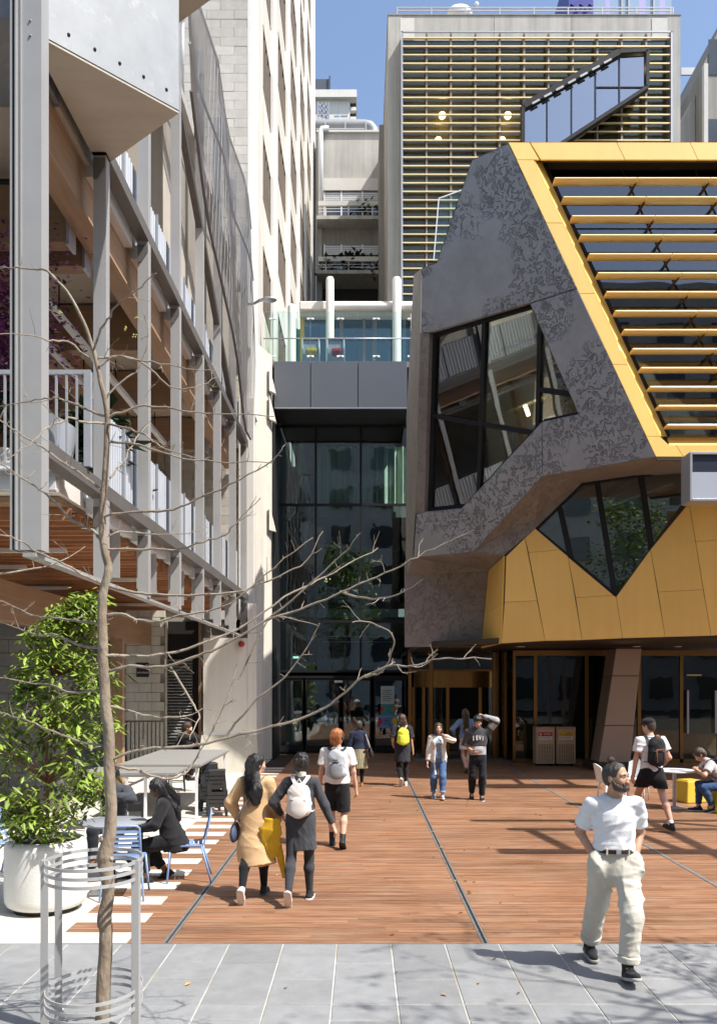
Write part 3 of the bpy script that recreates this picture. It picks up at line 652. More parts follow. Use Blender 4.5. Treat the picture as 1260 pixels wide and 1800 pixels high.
for c in ((484, 533), (537, 597), (602, 652), (657, 714)):
    f = MB(); f.box(gx(c[0]), gx(c[0])+.05, YG-.03, YG+.03, 0.05, 2.58); f.box(gx(c[1])-.05, gx(c[1]), YG-.03, YG+.03, 0.05, 2.58)
    f.box(gx(c[0])+.05, gx(c[1])-.05, YG-.03, YG+.03, .05, .26); f.box(gx(c[0])+.05, gx(c[1])-.05, YG-.03, YG+.03, 2.5, 2.58)
    d = f.build('door_leaf', M['steel_black'], lk); MB().box(gx(c[0])+.05, gx(c[1])-.05, YG-.01, YG+.01, .26, 2.5).build('pane', M['dark_glass'], d)
    if c[0] in (537, 602): MB().box(gx(c[1] if c[0] == 537 else c[0])-.1+(.2 if c[0] == 602 else 0), gx(c[1] if c[0] == 537 else c[0])-.07+(.2 if c[0] == 602 else 0), YG-.09, YG-.05, .9, 1.3).build('handle', M['silver'], d)
MB().box(gx(588), gx(602), YG-.12, YG-.07, gz(1200), gz(1196)).build('door_sensor', M['white_metal'], lk)
dd = MB(); dd.lathe([(.045, 0), (.05, .001), (.05, .004), (.03, .0045)], (0, 0, 0), 14); o = dd.build('door_decal', M['white'], lk); o.location = Vector((gx(542), YG-.02, gz(1210)))-wloc(lk); o.rotation_euler = (PI/2, 0, 0)
# hall behind the glass
b = MB(); b.box(-3.2, 2.4, YG+.2, 40, -.02, .004); b.build('hall_floor', M['grey_in'], lk)
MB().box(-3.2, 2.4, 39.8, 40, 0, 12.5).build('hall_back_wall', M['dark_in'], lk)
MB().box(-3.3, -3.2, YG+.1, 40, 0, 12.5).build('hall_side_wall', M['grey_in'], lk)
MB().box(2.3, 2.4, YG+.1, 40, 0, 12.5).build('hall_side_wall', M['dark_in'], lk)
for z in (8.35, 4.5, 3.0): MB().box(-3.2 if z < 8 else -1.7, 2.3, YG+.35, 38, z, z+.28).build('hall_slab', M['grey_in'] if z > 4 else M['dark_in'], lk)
b = MB(); vs = []; fs = []
for i in range(91):
    x = -1.55+3.6*i/90; y = 30.1+.10*math.sin(i*.82)+.05*math.sin(i*1.9+1); vs += [(x, y, 8.7), (x, y+.01, 10.75)]
fs = [(2*i, 2*i+2, 2*i+3, 2*i+1) for i in range(90)]; b.add(vs, fs); b.build('curtain', M['curtain'], lk, smooth=True, fix=False)
b = MB(); b.prism([P(517, 775, 30.3), P(533, 775, 30.3), P(548, 885, 30.3), P(537, 965, 30.3), P(522, 880, 30.3)], (0, .15, 0)); b.build('slanted_panel', M['white_in'], lk)
MB().box(gx(500), gx(503), 30.2, 30.35, 0, 10.6).build('hall_column', M['silver'], lk)
b = MB(); b.box(gx(496), gx(520), 30.6, 31.2, 0, 1.05); b.box(gx(496)-.05, gx(524), 30.5, 31.3, 1.05, 1.1); b.build('reception_desk', M['silver'], lk)
for z in (4.1, 3.9): MB().box(-1.4, 1.2, 31, 31.06, z, z+.03).build('hall_rail', M['silver'], lk)
MB().box(-2.9, 1.9, YG+.25, YG+.5, 4.72, 5.0).build('slab_edge', M['white_in'], lk); MB().box(-2.9, 1.9, YG+.3, YG+.5, 8.2, 8.4).build('slab_edge', M['grey_in'], lk)
M['exit_green'] = mat('lit_exit_sign', (.7, .9, .8), .5, var=0, emit=((.6, 1, .75), 1.2)); MB().box(gx(513), gx(523), 30.0, 30.05, gz(1161), gz(1153)).build('exit_sign', M['exit_green'], lk)
b = MB(); b.box(-1.8, 1.8, 30.4, 30.5, 1.05, 1.2); b.build('glass_band', M['curtain'], lk)
# posters on the doors
ps = thing('entrance_poster', 'pale and teal notice poster taped to the entrance door glass above a blue one', 'poster', P(680, 1228, YG-.06))
def sheet(name, x0, x1, y0, y1, Y, m, parent, t=.004): return MB().prism([P(x0, y0, Y), P(x1, y0, Y), P(x1, y1, Y), P(x0, y1, Y)], (0, t, 0)).build(name, m, parent)
M['poster_grey'] = mat('poster_grey', (0.46, 0.55, 0.55), .5, var=.1); M['poster_teal'] = mat('poster_teal', (0.02, 0.30, 0.30), .5, var=.2); M['poster_blue'] = mat('poster_blue', (0.17, 0.30, 0.60), .5, var=.04); M['poster_orange'] = mat('poster_orange', (0.55, .14, .03), .5, var=.05)
sheet('pale_sheet', 669, 693, 1206, 1238, YG-.05, M['poster_grey'], ps); sheet('teal_sheet', 669, 693, 1239, 1256, YG-.05, M['poster_teal'], ps)
for i in range(6): sheet('print_line', 672, 689-(i % 2)*3, 1213+i*3.6, 1213.9+i*3.6, YG-.055, M['screen_dk'], ps, .002)
def disc(name, px, py, r, Y, m, parent, x0=None, x1=None):
    pts = []
    for i in range(20):
        a = 2*PI*i/20; x = px+r*math.cos(a); yv = py+r*math.sin(a)
        if x0 is not None: x = max(x, x0)
        if x1 is not None: x = min(x, x1)
        pts.append(P(x, yv, Y))
    MB().prism(pts, (0, .002, 0)).build(name, m, parent)
disc('red_dot', 671, 1247, 4.5, YG-.053, M['red'], ps, x0=669); disc('orange_dot', 692, 1247, 4.5, YG-.053, M['poster_orange'], ps, x1=693)
p2 = thing('direction_poster', 'blue poster with red and yellow dots and an arrow on the entrance door', 'poster', P(681, 1268, YG-.06))
sheet('blue_sheet', 664, 698, 1256.5, 1280, YG-.06, M['poster_blue'], p2)
disc('red_dot', 665, 1268, 7, YG-.063, M['red'], p2, x0=664); disc('yellow_dot', 696, 1268, 7, YG-.063, M['yellow'], p2, x1=698)
for i in range(4): sheet('print_line', 674, 686-(i % 2)*2, 1263+i*3, 1264+i*3, YG-.064, M['screen_dk'], p2, .002)
MB().prism([P(684, 1272.2, YG-.064), P(687.5, 1274.5, YG-.064), P(684, 1277, YG-.064)], (0, .002, 0)).build('arrow', M['screen_dk'], p2)
# terrace on the canopy
tr = thing('roof_terrace', 'glass fronted roof terrace pavilion with white round columns above the canopy', 'building', (-.5, 30, 12.8))
MB().box(-3.0, 2.4, YC+.06, 42, 12.62, 12.8).build('terrace_floor', M['grey_in'], tr)
b = MB(); b.box((526-CX)*30/F, 2.6, 30, 30.3, 15.55, 15.85); b.build('front_beam', M['white_paint'], tr, bevel=.03)
b = MB(); b.box((526-CX)*30/F, 2.6, 30.3, 37, 15.45, 15.82); b.build('roof_slab', M['white_paint'], tr)
b = MB(); b.tube([P(580, 539, 29.85), P(740, 539, 29.85)], .13, 12); b.build('tube_beam', M['white_paint'], tr, smooth=40)
for px, Y, zt, r in ((580, 29.7, 16.55, .14), (697, 29.7, 16.55, .15), (513, 29.7, 15.6, .14)):
    b = MB(); b.lathe([(r, 0), (r, zt-12.8-.1), (r*.8, zt-12.8-.03), (r*.4, zt-12.8)], ((px-CX)*Y/F, Y, 12.8), 20); b.build('round_column', M['white_paint'], tr, smooth=40)
xs = [530, 548, 600, 612, 660, 664, 720, 745]
for a, c in ((536, 600), (602, 655), (658, 745)):
    g = MB(); g.box((a-CX)*30.6/F, (c-CX)*30.6/F, 30.6, 30.63, 12.8, 15.44); g.build('pavilion_glass', M['teal_glass'], tr)
for px in (531, 601, 657, 640): MB().box((px-CX)*30.6/F-.05, (px-CX)*30.6/F+.05, 30.52, 30.7, 12.8, 15.44).build('pavilion_mullion', M['bronze_frame'], tr)
MB().box((528-CX)*30.5/F, (535-CX)*30.5/F, 30.4, 30.7, 12.8, 15.44).build('timber_jamb', M['mustard'], tr)
vs = []; b = MB()
M['teal_cloth'] = mat('teal_cloth', (0.16, 0.42, 0.36), .8, var=.3, scale=2, stretch=(9, 1, .3), space='World')
for i in range(71):
    x = -2.4+5*i/70; y = 31.3+.12*math.sin(i*.9); vs += [(x, y, 12.8), (x, y, 15.44)]
b.add(vs, [(2*i, 2*i+2, 2*i+3, 2*i+1) for i in range(70)]); b.build('curtain', M['teal_cloth'], tr, smooth=True, fix=False)
for xa_, xb_ in ((548, 562), (638, 652)): MB().box((xa_-CX)*31/F, (xb_-CX)*31/F, 31.0, 31.1, 12.8, 15.4).build('dark_curtain', M['leaf_dk'], tr)
MB().box(-3, 3, 40, 40.2, 12.8, 15.44).build('back_wall', M['grey_in'], tr)
gb = thing('glass_balustrade', 'frameless glass balustrade with steel clamps on the charcoal canopy', 'balustrade', (-.7, YC+.2, 12.8))
YB = YC+.15
for a, c in ((466, 479), (480, 545), (546, 628), (629, 712)):
    MB().prism([P(a, 548, YB), P(c, 548, YB), P(c, 635, YB), P(a, 635, YB)], (0, .016, 0)).build('glass_panel', M['bal_glass'], gb)
b = MB(); b.tube([P(463, 595, YB-.06), P(735, 595, YB-.06)], .022, 8); b.build('handrail', M['silver'], gb, smooth=True)
for px in (479.5, 545.5, 598, 661, 722):
    for py in (561, 627):
        m = MB(); m.ball(P(px-4, py, YB-.03), (.05, .03, .035), 8); m.ball(P(px+4, py, YB-.03), (.05, .03, .035), 8); m.bar(P(px-6, py-1.5, YB-.03), P(px+6, py-1.5, YB-.03), .02, .03); m.build('clamp', M['white_metal'], gb)
    MB().box((px-CX)*YB/F-.008, (px-CX)*YB/F+.008, YB+.02, YB+.04, 12.8, 14.4).build('stay', M['white_metal'], gb)
for px, m_, lab, txt in ((546, 'yellow', 'white framed board with yellow label behind the terrace glass', 'x'), (590, 'red', 'white framed board with red label behind the terrace glass', 'y')):
    t = thing('bin_enclosure', lab, 'bin', P(px, 634, 28.0), group='bins on the terrace')
    w = .62; x0 = t.location.x
    f = MB(); f.box(x0-.29, x0-.25, 28, 28.4, 12.8, 13.75); f.box(x0+.25, x0+.29, 28, 28.4, 12.8, 13.75); f.box(x0-.29, x0+.29, 28, 28.4, 13.7, 13.75); f.build('frame', M['white_metal'], t)
    MB().box(x0-.25, x0+.25, 28.05, 28.35, 12.8, 13.7).build('body', M['silver'], t); MB().box(x0-.12, x0+.2, 28.02, 28.045, 13.18, 13.42).build('label_plate', M[m_], t)

# ================================================================== CONCRETE LINK BUILDING (far centre)
cb = thing('concrete_link', 'grey concrete building with two planted balconies between the towers', 'building', (-1, 57, 0))
YM = 57.0
mz = lambda py: H+(CY-py)*YM/F
mx = lambda px: (px-CX)*YM/F
MB().box(mx(560), mx(676), YM, YM+12, mz(316), mz(234)).build('upper_wall', M['concrete'], cb)
MB().box(mx(566), mx(676), YM-.12, YM, mz(336), mz(315)).build('band', M['concrete_lt'], cb)
MB().box(mx(556), mx(676), YM-.15, YM+12, mz(234), mz(231)).build('coping', M['concrete_lt'], cb)
MB().box(mx(556), mx(676), YM+3, YM+12, 8, mz(316)).build('rear_wall', M['concrete_dk'], cb)
MB().box(mx(556), mx(566), YM-.02, YM+3, 8, mz(234)-.01).build('side_wall', M['concrete'], cb)
for ya, yb, bal in ((337, 396, 370), (430, 490, 466)):
    MB().box(mx(558), mx(672), YM-1.2, YM+3, mz(yb+6), mz(yb)).build('balcony_slab', M['concrete'], cb)
    bp = MB().box(mx(561), mx(671), YM-1.15, YM-1.0, mz(bal+8), mz(bal)).build('balcony_beam', M['concrete_lt'], cb)
    for r in range(5): MB().box(mx(570), mx(668), YM-.02, YM+.03, mz(ya+4+r*3.4), mz(ya+2+r*3.4)).build('louvre_blade', M['white_metal'], cb)
    for px in (570, 600, 637, 669): MB().box(mx(px)-.05, mx(px)+.05, YM-.05, YM+.05, mz(yb), mz(ya)).build('post', M['white_metal'], cb)
    MB().box(mx(570), mx(637), YM+.1, YM+.14, mz(yb), mz(ya+17)).build('window_glass', M['win_glass'], cb); MB().box(mx(638), mx(669), YM+.1, YM+.14, mz(yb), mz(ya+19)).build('window_glass', M['win_glass'], cb)
    MB().box(mx(562), mx(669), YM+.2, YM+.3, mz(yb), mz(ya)).build('room_back', M['grey_in'], cb)
    for zz in (bal+13, bal+18): MB().box(mx(561), mx(671), YM-1.1, YM-1.07, mz(zz), mz(zz)+.03).build('rail', M['white_metal'], cb)
    for px in (574, 613, 654): MB().box(mx(px)-.03, mx(px)+.03, YM-1.1, YM-1.04, mz(yb), mz(bal+8)).build('rail_post', M['white_metal'], cb)
MB().box(mx(560), mx(672), YM+.05, YM+.3, mz(430), mz(402)).build('spandrel', M['concrete_dk'], cb)
MB().box(mx(558), mx(674), YM+1, YM+1.2, 8, mz(496)).build('dark_recess', M['dark_in'], cb)
b = MB(); b.tube([(mx(564), YM-.3, mz(385)), (mx(564), YM-.3, mz(236)), (mx(566), YM-.3, mz(231)), (mx(578), YM-.3, mz(231))], .17, 10); b.build('downpipe', M['white_metal'], cb, smooth=True)
def leafmass(name, pts, n, size, m, parent=None, up=.4, seed=1, spread=.3, wid=.33):
    r = random.Random(seed); b = MB()
    for i in range(n):
        c = Vector(r.choice(pts))+Vector((r.gauss(0, spread), r.gauss(0, spread), r.gauss(0, spread)))
        a = r.uniform(0, 6.28); d = Vector((math.cos(a), math.sin(a), r.uniform(-.6, up+.6))).normalized(); w = d.cross(Vector((0, 0, 1))).normalized()*size*wid*r.uniform(.7, 1.2); L = size*r.uniform(.7, 1.3)
        q = d*L; s = Vector((0, 0, -.12*L))
        b.add([c, c+q*.45+w+s*.2, c+q+s, c+q*.45-w+s*.2, c+q*.5+Vector((0, 0, .05*L))], [(0, 1, 4), (1, 2, 4), (2, 3, 4), (3, 0, 4)])
    o = b.build(name, m, parent, fix=False)
    return o
for px, py, lab in ((645, 372, 'green spiky plant on the upper far balcony'), (618, 462, 'broad leafed dark plant on the lower far balcony'), (580, 468, 'low pale shrub at the left of the lower far balcony'), (655, 468, 'low reddish shrub at the right of the lower far balcony')):
    t = thing('balcony_plant', lab, 'plant', P(px, py+6, YM-.7), group='plants on the far balconies')
    tag(leafmass('foliage', [P(px, py-2, YM-.7), P(px-6, py, YM-.7), P(px+6, py, YM-.7)], 90, .5 if px == 618 else .35, M['leaf_dk'], t, up=.9, seed=px), kind='stuff')
    MB().lathe([(.16, 0), (.2, .3)], P(px, py+6, YM-.7), 10).build('pot', M['concrete'], t)
dp = thing('roof_duct', 'large silver air duct lying on the concrete link roof', 'duct', P(600, 231, YM+3))
b = MB(); b.tube([P(540, 222, YM+3), P(640, 222, YM+3), P(650, 224, YM+3), P(655, 230, YM+3), P(655, 240, YM+3)], [.42]*5, 14); b.build('duct', M['galv'], dp, smooth=40)
b = MB(); b.tube([P(556, 229, YM+2), P(640, 229, YM+2)], .12, 8); b.build('pipe', M['galv'], dp, smooth=40)
for px in (572, 607, 643): m = MB(); m.bar(P(px, 214, YM+2.4), P(px, 235, YM+2.4), .08, .1, (0, 1, 0)); m.build('support', M['silver'], dp)
# far white block and grey block
fb = thing('white_rooftop_block', 'distant white rooftop block with an open steel stair beyond the duct', 'building', P(592, 232, 90))
Z9 = lambda py: H+(CY-py)*90/F
X9 = lambda px: (px-CX)*90/F
MB().box(X9(520), X9(615), 90, 100, Z9(260), Z9(176)).build('white_wall', M['white_paint'], fb)
MB().box(X9(520), X9(627), 89.5, 100, Z9(176), Z9(163)).build('roof_band', M['white_paint'], fb)
MB().box(X9(615), X9(625), 90.5, 100, Z9(260), Z9(176)).build('side_wall', M['dark_in'], fb)
for yy in (188, 205): MB().box(X9(614), X9(626), 90, 99, Z9(yy+6), Z9(yy)).build('balcony_band', M['white_paint'], fb)
sf = MB().box(X9(558), X9(578), 89.2, 89.3, Z9(212), Z9(211)).build('steel_stair', M['silver'], fb)
for px in (559, 566, 573, 578): m = MB(); m.bar(P(px, 180, 89.2), P(px, 215, 89.2), .1, .1, (0, 1, 0)); m.build('stair_post', M['silver'], sf)
for k in range(4): m = MB(); m.bar(P(560, 184+k*9, 89.2), P(577, 190+k*9, 89.2), .1, .22); m.build('stair_flight', M['silver'], sf)
M['faint_blue'] = mat('faint_blue_print', (.25, .5, .75), .5, var=0)
for a, c in ((588, 597), (599, 611)): MB().box(X9(a), X9(c), 89.97, 89.99, Z9(205), Z9(202.5)).build('logo_print', M['faint_blue'] if a == 588 else M['silver'], fb)
gbk = thing('grey_plant_room', 'dark grey plant room standing behind the white rooftop block', 'building', P(568, 165, 104))
b = MB(); b.box((520-CX)*104/F, (580-CX)*104/F, 104, 110, 40, H+(CY-139)*104/F); b.box((578-CX)*104/F, (581-CX)*104/F, 103.8, 104, 60, H+(CY-139)*104/F+.3); b.build('cladding', M['fascia'], gbk)

# ================================================================== LOUVRED TOWER (right, behind)
lt = thing('louvred_tower', 'concrete tower whose front is covered in rows of pale gold louvres', 'building', (9, 45, 0))
YT = 45.0
tx = lambda px: (px-CX)*YT/F
tz = lambda py: H+(CY-py)*YT/F
X0, X1, X2, X3 = tx(682), tx(706), tx(1172), tx(1195)
MB().box(X0, X1, YT, YT+12, 0, tz(27)).build('left_pier', M['concrete'], lt); MB().box(X2, X3, YT, YT+12, 0, tz(27)).build('right_pier', M['concrete'], lt)
for a, c in ((X1, tx(868)), (tx(868)+.02, tx(1004)), (tx(1004)+.02, X2)): MB().box(a, c, YT+.01, YT+2, tz(71), tz(27)).build('parapet_panel', M['concrete'], lt)
for a, c in ((703, 728), (1145, 1172)): MB().box(tx(a), tx(c), YT-.015, YT, tz(70), tz(32)).build('pale_patch', M['concrete_lt'], lt)
MB().box(X0-.03, X3+.03, YT-.03, YT+12, tz(27), tz(25.5)).build('coping', M['concrete_dk'], lt)
MB().box(X0+.02, X3-.02, YT+12, YT+13, 0, tz(40)).build('rear_wall', M['concrete'], lt)
b = MB(); b.box(tx(672), X0, YT+8, YT+13, 0, tz(45)); b.build('side_wing', M['concrete_dk'], lt)
# floors and olive back
for z in np.arange(tz(505), tz(70), 3.7): MB().box(X1+.02, X2-.02, YT+.25, YT+1.1, z, z+.5).build('floor_slab', M['olive'], lt)
MB().box(X1+.02, X2-.02, YT+1.1, YT+1.3, 0, tz(71)).build('room_back', M['olive'], lt)
nb = 11
gxs = [X1+(X2-X1)*i/nb for i in range(nb+1)]
for i in range(nb):
    for za, zb in ((0, 14), (14.02, 20), (20.02, 26), (26.02, 32), (32.02, tz(72))):
        MB().box(gxs[i]+.02, gxs[i+1]-.02, YT+.02, YT+.05, za, zb-.02).build('glass_pane', M['tower_glass'], lt)
for x in gxs: MB().box(x-.045, x+.045, YT-.50, YT+.02, 10, tz(71)).build('mullion', M['bronze_frame'], lt)
k = 0; z = tz(80)
while z > 14:
    sx0 = X1-.05; segs = [(sx0, X2+.05)]
    for a, c in segs:
        m = MB(); m.prism([(a, YT-.56, z-.028), (a, YT-.56, z+.034), (a, YT-.43, z+.040), (a, YT-.42, z+.02), (a, YT-.43, z+.0)], (c-a, 0, 0)); m.build('louvre', M['pale_bar'], lt)
    z -= .445; k += 1
MB().box(X1-.06, X1+.02, YT-.6, YT, 12, tz(70)).build('side_frame', M['silver'], lt); MB().box(X2-.02, X2+.06, YT-.6, YT, 12, tz(70)).build('side_frame', M['silver'], lt)
MB().box(X1-.06, X2+.06, YT-.6, YT-.54, tz(72), tz(69.5)).build('top_frame', M['silver'], lt)
for px, py in ((777, 203), (892, 203), (770, 247), (764, 262), (882, 247)):
    t = thing('globe_lamp', 'lit round globe lamp hanging inside the louvred tower, %s' % {(777, 203): 'upper left of the five', (892, 203): 'upper right of the five', (770, 247): 'middle left of the five', (764, 262): 'lowest of the five', (882, 247): 'lower right of the five'}[(px, py)], 'lamp', P(px, py, YT+.6), group='globe lamps in the louvred tower')
    m = MB(); m.ball(P(px, py, YT+.6), .19, 12); m.build('globe', M['lamp_on'], t, smooth=True); MB().box(t.location.x-.01, t.location.x+.01, YT+.59, YT+.61, t.location.z+.15, t.location.z+1.4).build('cord', M['steel_black'], t)
# stair box on the louvres
sb = thing('stair_box', 'black framed slanting glass stair box projecting from the louvred tower', 'stair', P(1030, 180, YT-1))
YS = YT-1.5
outer = [(918, 190), (1086, 95), (1136, 92), (1136, 156), (975, 262), (918, 300)]
for a, c in zip(outer, outer[1:]+outer[:1]):
    w = .30 if a in ((918, 190),) else .17
    m = MB(); m.bar(P(*a, YS), P(*c, YS), .4, w, (0, 0, 1) if abs(a[0]-c[0]) > 5 else (1, 0, 0)); m.build('frame_bar', M['steel_black'], sb)
inner = [(921, 196), (1087, 101), (1132, 98), (1132, 153), (975, 258), (921, 296)]
MB().prism([P(x, y, YS) for x, y in inner], (0, .03, 0)).build('glass_front', M['stair_glass'], sb)
MB().prism([P(x, y, YS+1.35) for x, y in inner], (0, .05, 0)).build('stair_back', M['white_in'], sb)
MB().prism([P(921, 250, YS+.3), P(1132, 130, YS+.3), P(1132, 150, YS+.3), P(975, 258, YS+.3), P(921, 294, YS+.3)], (0, .9, 0)).build('stair_flight', M['white_in'], sb)
for px, ya, yb in ((961, 173, 268), (1004, 149, 240), (1046, 125, 212), (1088, 101, 182)): m = MB(); m.bar(P(px, ya, YS-.05), P(px, yb, YS-.05), .06, .06, (0, 1, 0)); m.build('glazing_bar', M['steel_black'], sb)
m = MB(); m.bar(P(1046, 153, YS-.05), P(1132, 153, YS-.05), .04, .04); m.build('glazing_bar', M['steel_black'], sb)
for k in range(7):
    x = 935+k*21; m = MB(); m.bar(P(x, 178-12*k*.99+4, YS-.27), P(x+13, 171-12*k*.99+4, YS-.27), .03, .10); m.build('slot', M['steel_grey'], sb)
m = MB(); m.ball(P(1123, 122, YS+.5), .16, 10); m.build('lamp_globe', M['lamp_on'], sb, smooth=True)
# roof rail, dish, cabinet
rr = thing('roof_railing', 'thin steel railing along the louvred tower roof', 'railing', (9, YT+.6, tz(26)))
for py in (13.5, 19): m = MB(); m.bar(P(697, py, YT+.5), P(1182, py, YT+.5), .05, .05); m.build('rail', M['steel_grey'], rr)
for px in list(range(698, 1183, 60))+[1182]: m = MB(); m.bar(P(px, 13, YT+.5), P(px, 27, YT+.5), .06, .06, (0, 1, 0)); m.build('post', M['steel_grey'], rr)
ds = thing('satellite_dish', 'white satellite dish on the louvred tower roof', 'dish', P(808, 26, YT+3))
m = MB(); m.ball(P(808, 22, YT+3), (.7, .35, .42), 16); m.build('dish', M['white_metal'], ds, smooth=True)
m = MB(); m.bar(P(820, 24, YT+2.5), P(836, 8, YT+2.5), .05, .05); m.build('feed_arm', M['silver'], ds); m = MB(); m.ball(P(837, 8, YT+2.5), .14, 8); m.build('feed_horn', M['white_metal'], ds); MB().box(ds.location.x-.1, ds.location.x+.1, YT+2.9, YT+3.1, tz(27), ds.location.z+.2).build('mount', M['silver'], ds)
o = MB().box(tx(905), tx(925), YT+1, YT+1.6, tz(27), tz(16)).build('roof_cabinet', M['white_metal'], bevel=.03); tag(o, 'small white equipment cabinet behind the roof railing', 'cabinet')
# violet tower far behind
vt = thing('violet_tower', 'distant violet and pale blue glass tower rising above the louvred tower', 'building', (50, 170, 0))
vx = lambda px: (px-CX)*170/F
zt = H+(CY+60)*170/F
MB().box(vx(999), vx(1042), 170, 190, 0, zt).build('violet_bay', M['blue_tower'], vt)
for a, c, m_ in ((1042, 1065, 'tower_pane'), (1065, 1072, 'lilac'), (1072, 1124, 'tower_pane'), (1124, 1135, 'lilac'), (1135, 1160, 'tower_pane'), (1160, 1170, 'lilac'), (1170, 1181, 'tower_pane')):
    MB().box(vx(a), vx(c), 170.5, 189, 0, zt-3).build('glass_bay' if m_ == 'tower_pane' else 'lilac_fin', M[m_], vt)
for px in (1092, 1104, 1148): MB().box(vx(px), vx(px)+.25, 170.2, 170.5, 100, zt-3).build('mullion', M['steel_grey'], vt)
for k in range(5):
    m = MB(); m.bar(P(1003+k*8, 6+(k % 2)*8, 169.8), P(1009+k*8, 10+(k % 2)*8, 169.8), .3, .4); m.build('relief_fin', M['blue_tower'], vt)
# right edge building
rb = thing('stepped_concrete_building', 'grey concrete building with dark windows at the right edge of the view', 'building', P(1250, 400, 48))
b = MB(); yb = 48; rx = lambda px: (px-CX)*yb/F; rz = lambda py: H+(CY-py)*yb/F
b.prism([(rx(1234), yb, 0), (rx(1234), yb, rz(118)), (rx(1275), yb, rz(20)), (rx(1560), yb, rz(20)), (rx(1560), yb, 0)], (0, 14, 0)); b.build('main_wall', M['concrete_dk'], rb)
b = MB(); b.prism([(rx(1197), yb+1, 0), (rx(1197), yb+1, rz(218)), (rx(1233), yb+1, rz(145)), (rx(1233), yb+1, 0)], (0, 10, 0)); b.build('lower_wing', M['concrete'], rb)
MB().box(rx(1233), rx(1240), yb-.3, yb, 0, rz(118)).build('pier', M['concrete_lt'], rb)
for ya, y2 in ((70, 132), (210, 250), (320, 380)): MB().box(rx(1244), rx(1330), yb-.04, yb-.003, rz(y2), rz(ya)).build('window', M['win_glass'], rb)
MB().box(rx(1255), rx(1300), yb+5, yb+5.1, rz(20), rz(6)).build('roof_rail', M['steel_grey'], rb)
# street building behind the camera (what the glass reflects)
sbd = thing('street_building', 'concrete building with dark windows across the street behind the viewer', 'building', (0, -22, 0))
M['brick_far'] = mat('street_concrete', (0.52, 0.50, 0.46), .9, var=.15, scale=.5, space='World')
MB().box(-45, 45, -34, -22, 0, 31).build('wall', M['brick_far'], sbd)
wm = MB().box(-1, 1, -.05, .05, 0, 1.9).mesh('window', M['win_glass'])
for i in range(22):
    for s in range(8):
        o = link_mesh(wm, 'window', sbd); o.location = (-42+i*4, .06, 1+s*3.6)
# ================================================================== GOLDEN BUILDING (right)
gd = thing('golden_building', 'angular gold panelled building with a dark etched concrete prow and gold louvres', 'building', (6, 21, 0))
U = flat(19.0)
KP = Plane(P(893, 252, 19), P(1152, 803, 19), P(737, 586, 21.4))
KB = -KP.n                                                        # into the building
GL = Plane(P(880, 1131, 22.0), P(1260, 1117, 20.5), P(880, 1131, 22.0)+Vector((0, 0, 1)))
GW = flat(23.6)
def shrink(pts, g):
    c = sum((Vector(p) for p in pts), Vector())/len(pts); n = len(pts); out = []
    for i in range(n):
        a, p, q = Vector(pts[i-1]), Vector(pts[i]), Vector(pts[(i+1) % n])
        d = ((a-p).normalized()+(q-p).normalized())
        s = d.normalized() if d.length > .15 else (c-p).normalized()
        if s.dot(c-p) < 0: s = -s
        out.append(p+s*g)
    return out
def panel(pts, vec, m='gold', parent=gd, g=.006, name='gold_panel'):
    b = MB(); b.prism(shrink(pts, g), vec); return b.build(name, M[m], parent, bevel=.004)
# --- concrete prow
win = [(755, 586), (930, 534), (1016, 728), (952, 741), (810, 894), (746, 900)]
up = [(893, 252), (829, 281), (767, 462), (741, 471), (739, 586), (755, 586), (930, 534), (1015, 505)]
hd = KB*.5
b = MB(); b.prism(KP.many([(892, 252), (829, 281), (767, 462), (741, 471), (739, 585), (754, 585), (929, 533), (1014, 506)]), hd); b.build('prow_panel', M['worm'], gd, bevel=.02)
b = MB(); b.prism(KP.many([(1014.5, 507), (930.5, 534), (1016, 728), (952, 741.5), (953, 837), (1152, 803)]), hd); b.build('prow_panel', M['worm'], gd, bevel=.02)
b = MB(); b.prism(KP.many([(951.5, 742), (810, 894), (746, 900), (731, 904), (726, 980), (832, 970), (952.5, 837)]), hd); b.build('prow_panel', M['worm'], gd, bevel=.02)
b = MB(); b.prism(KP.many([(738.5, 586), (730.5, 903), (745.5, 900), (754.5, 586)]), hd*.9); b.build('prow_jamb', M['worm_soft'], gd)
# left return of the prow
lf = KP.many([(741, 471), (738.5, 586), (730, 904), (725, 980)])
lb = [P(727, 484, 24), P(722, 575, 24), P(714, 735, 24), P(713, 990, 24)]
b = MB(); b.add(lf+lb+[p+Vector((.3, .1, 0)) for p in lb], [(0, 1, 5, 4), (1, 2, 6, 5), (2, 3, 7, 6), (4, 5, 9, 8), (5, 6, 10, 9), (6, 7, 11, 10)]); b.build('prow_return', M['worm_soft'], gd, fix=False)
b = MB(); tl = KP.many([(892, 252), (829, 281), (767, 462), (741, 471)]); b.add(tl+[p+Vector((1.6, 3, .05)) for p in tl], [(0, 1, 5, 4), (1, 2, 6, 5), (2, 3, 7, 6)]); b.build('prow_top', M['worm_soft'], gd)
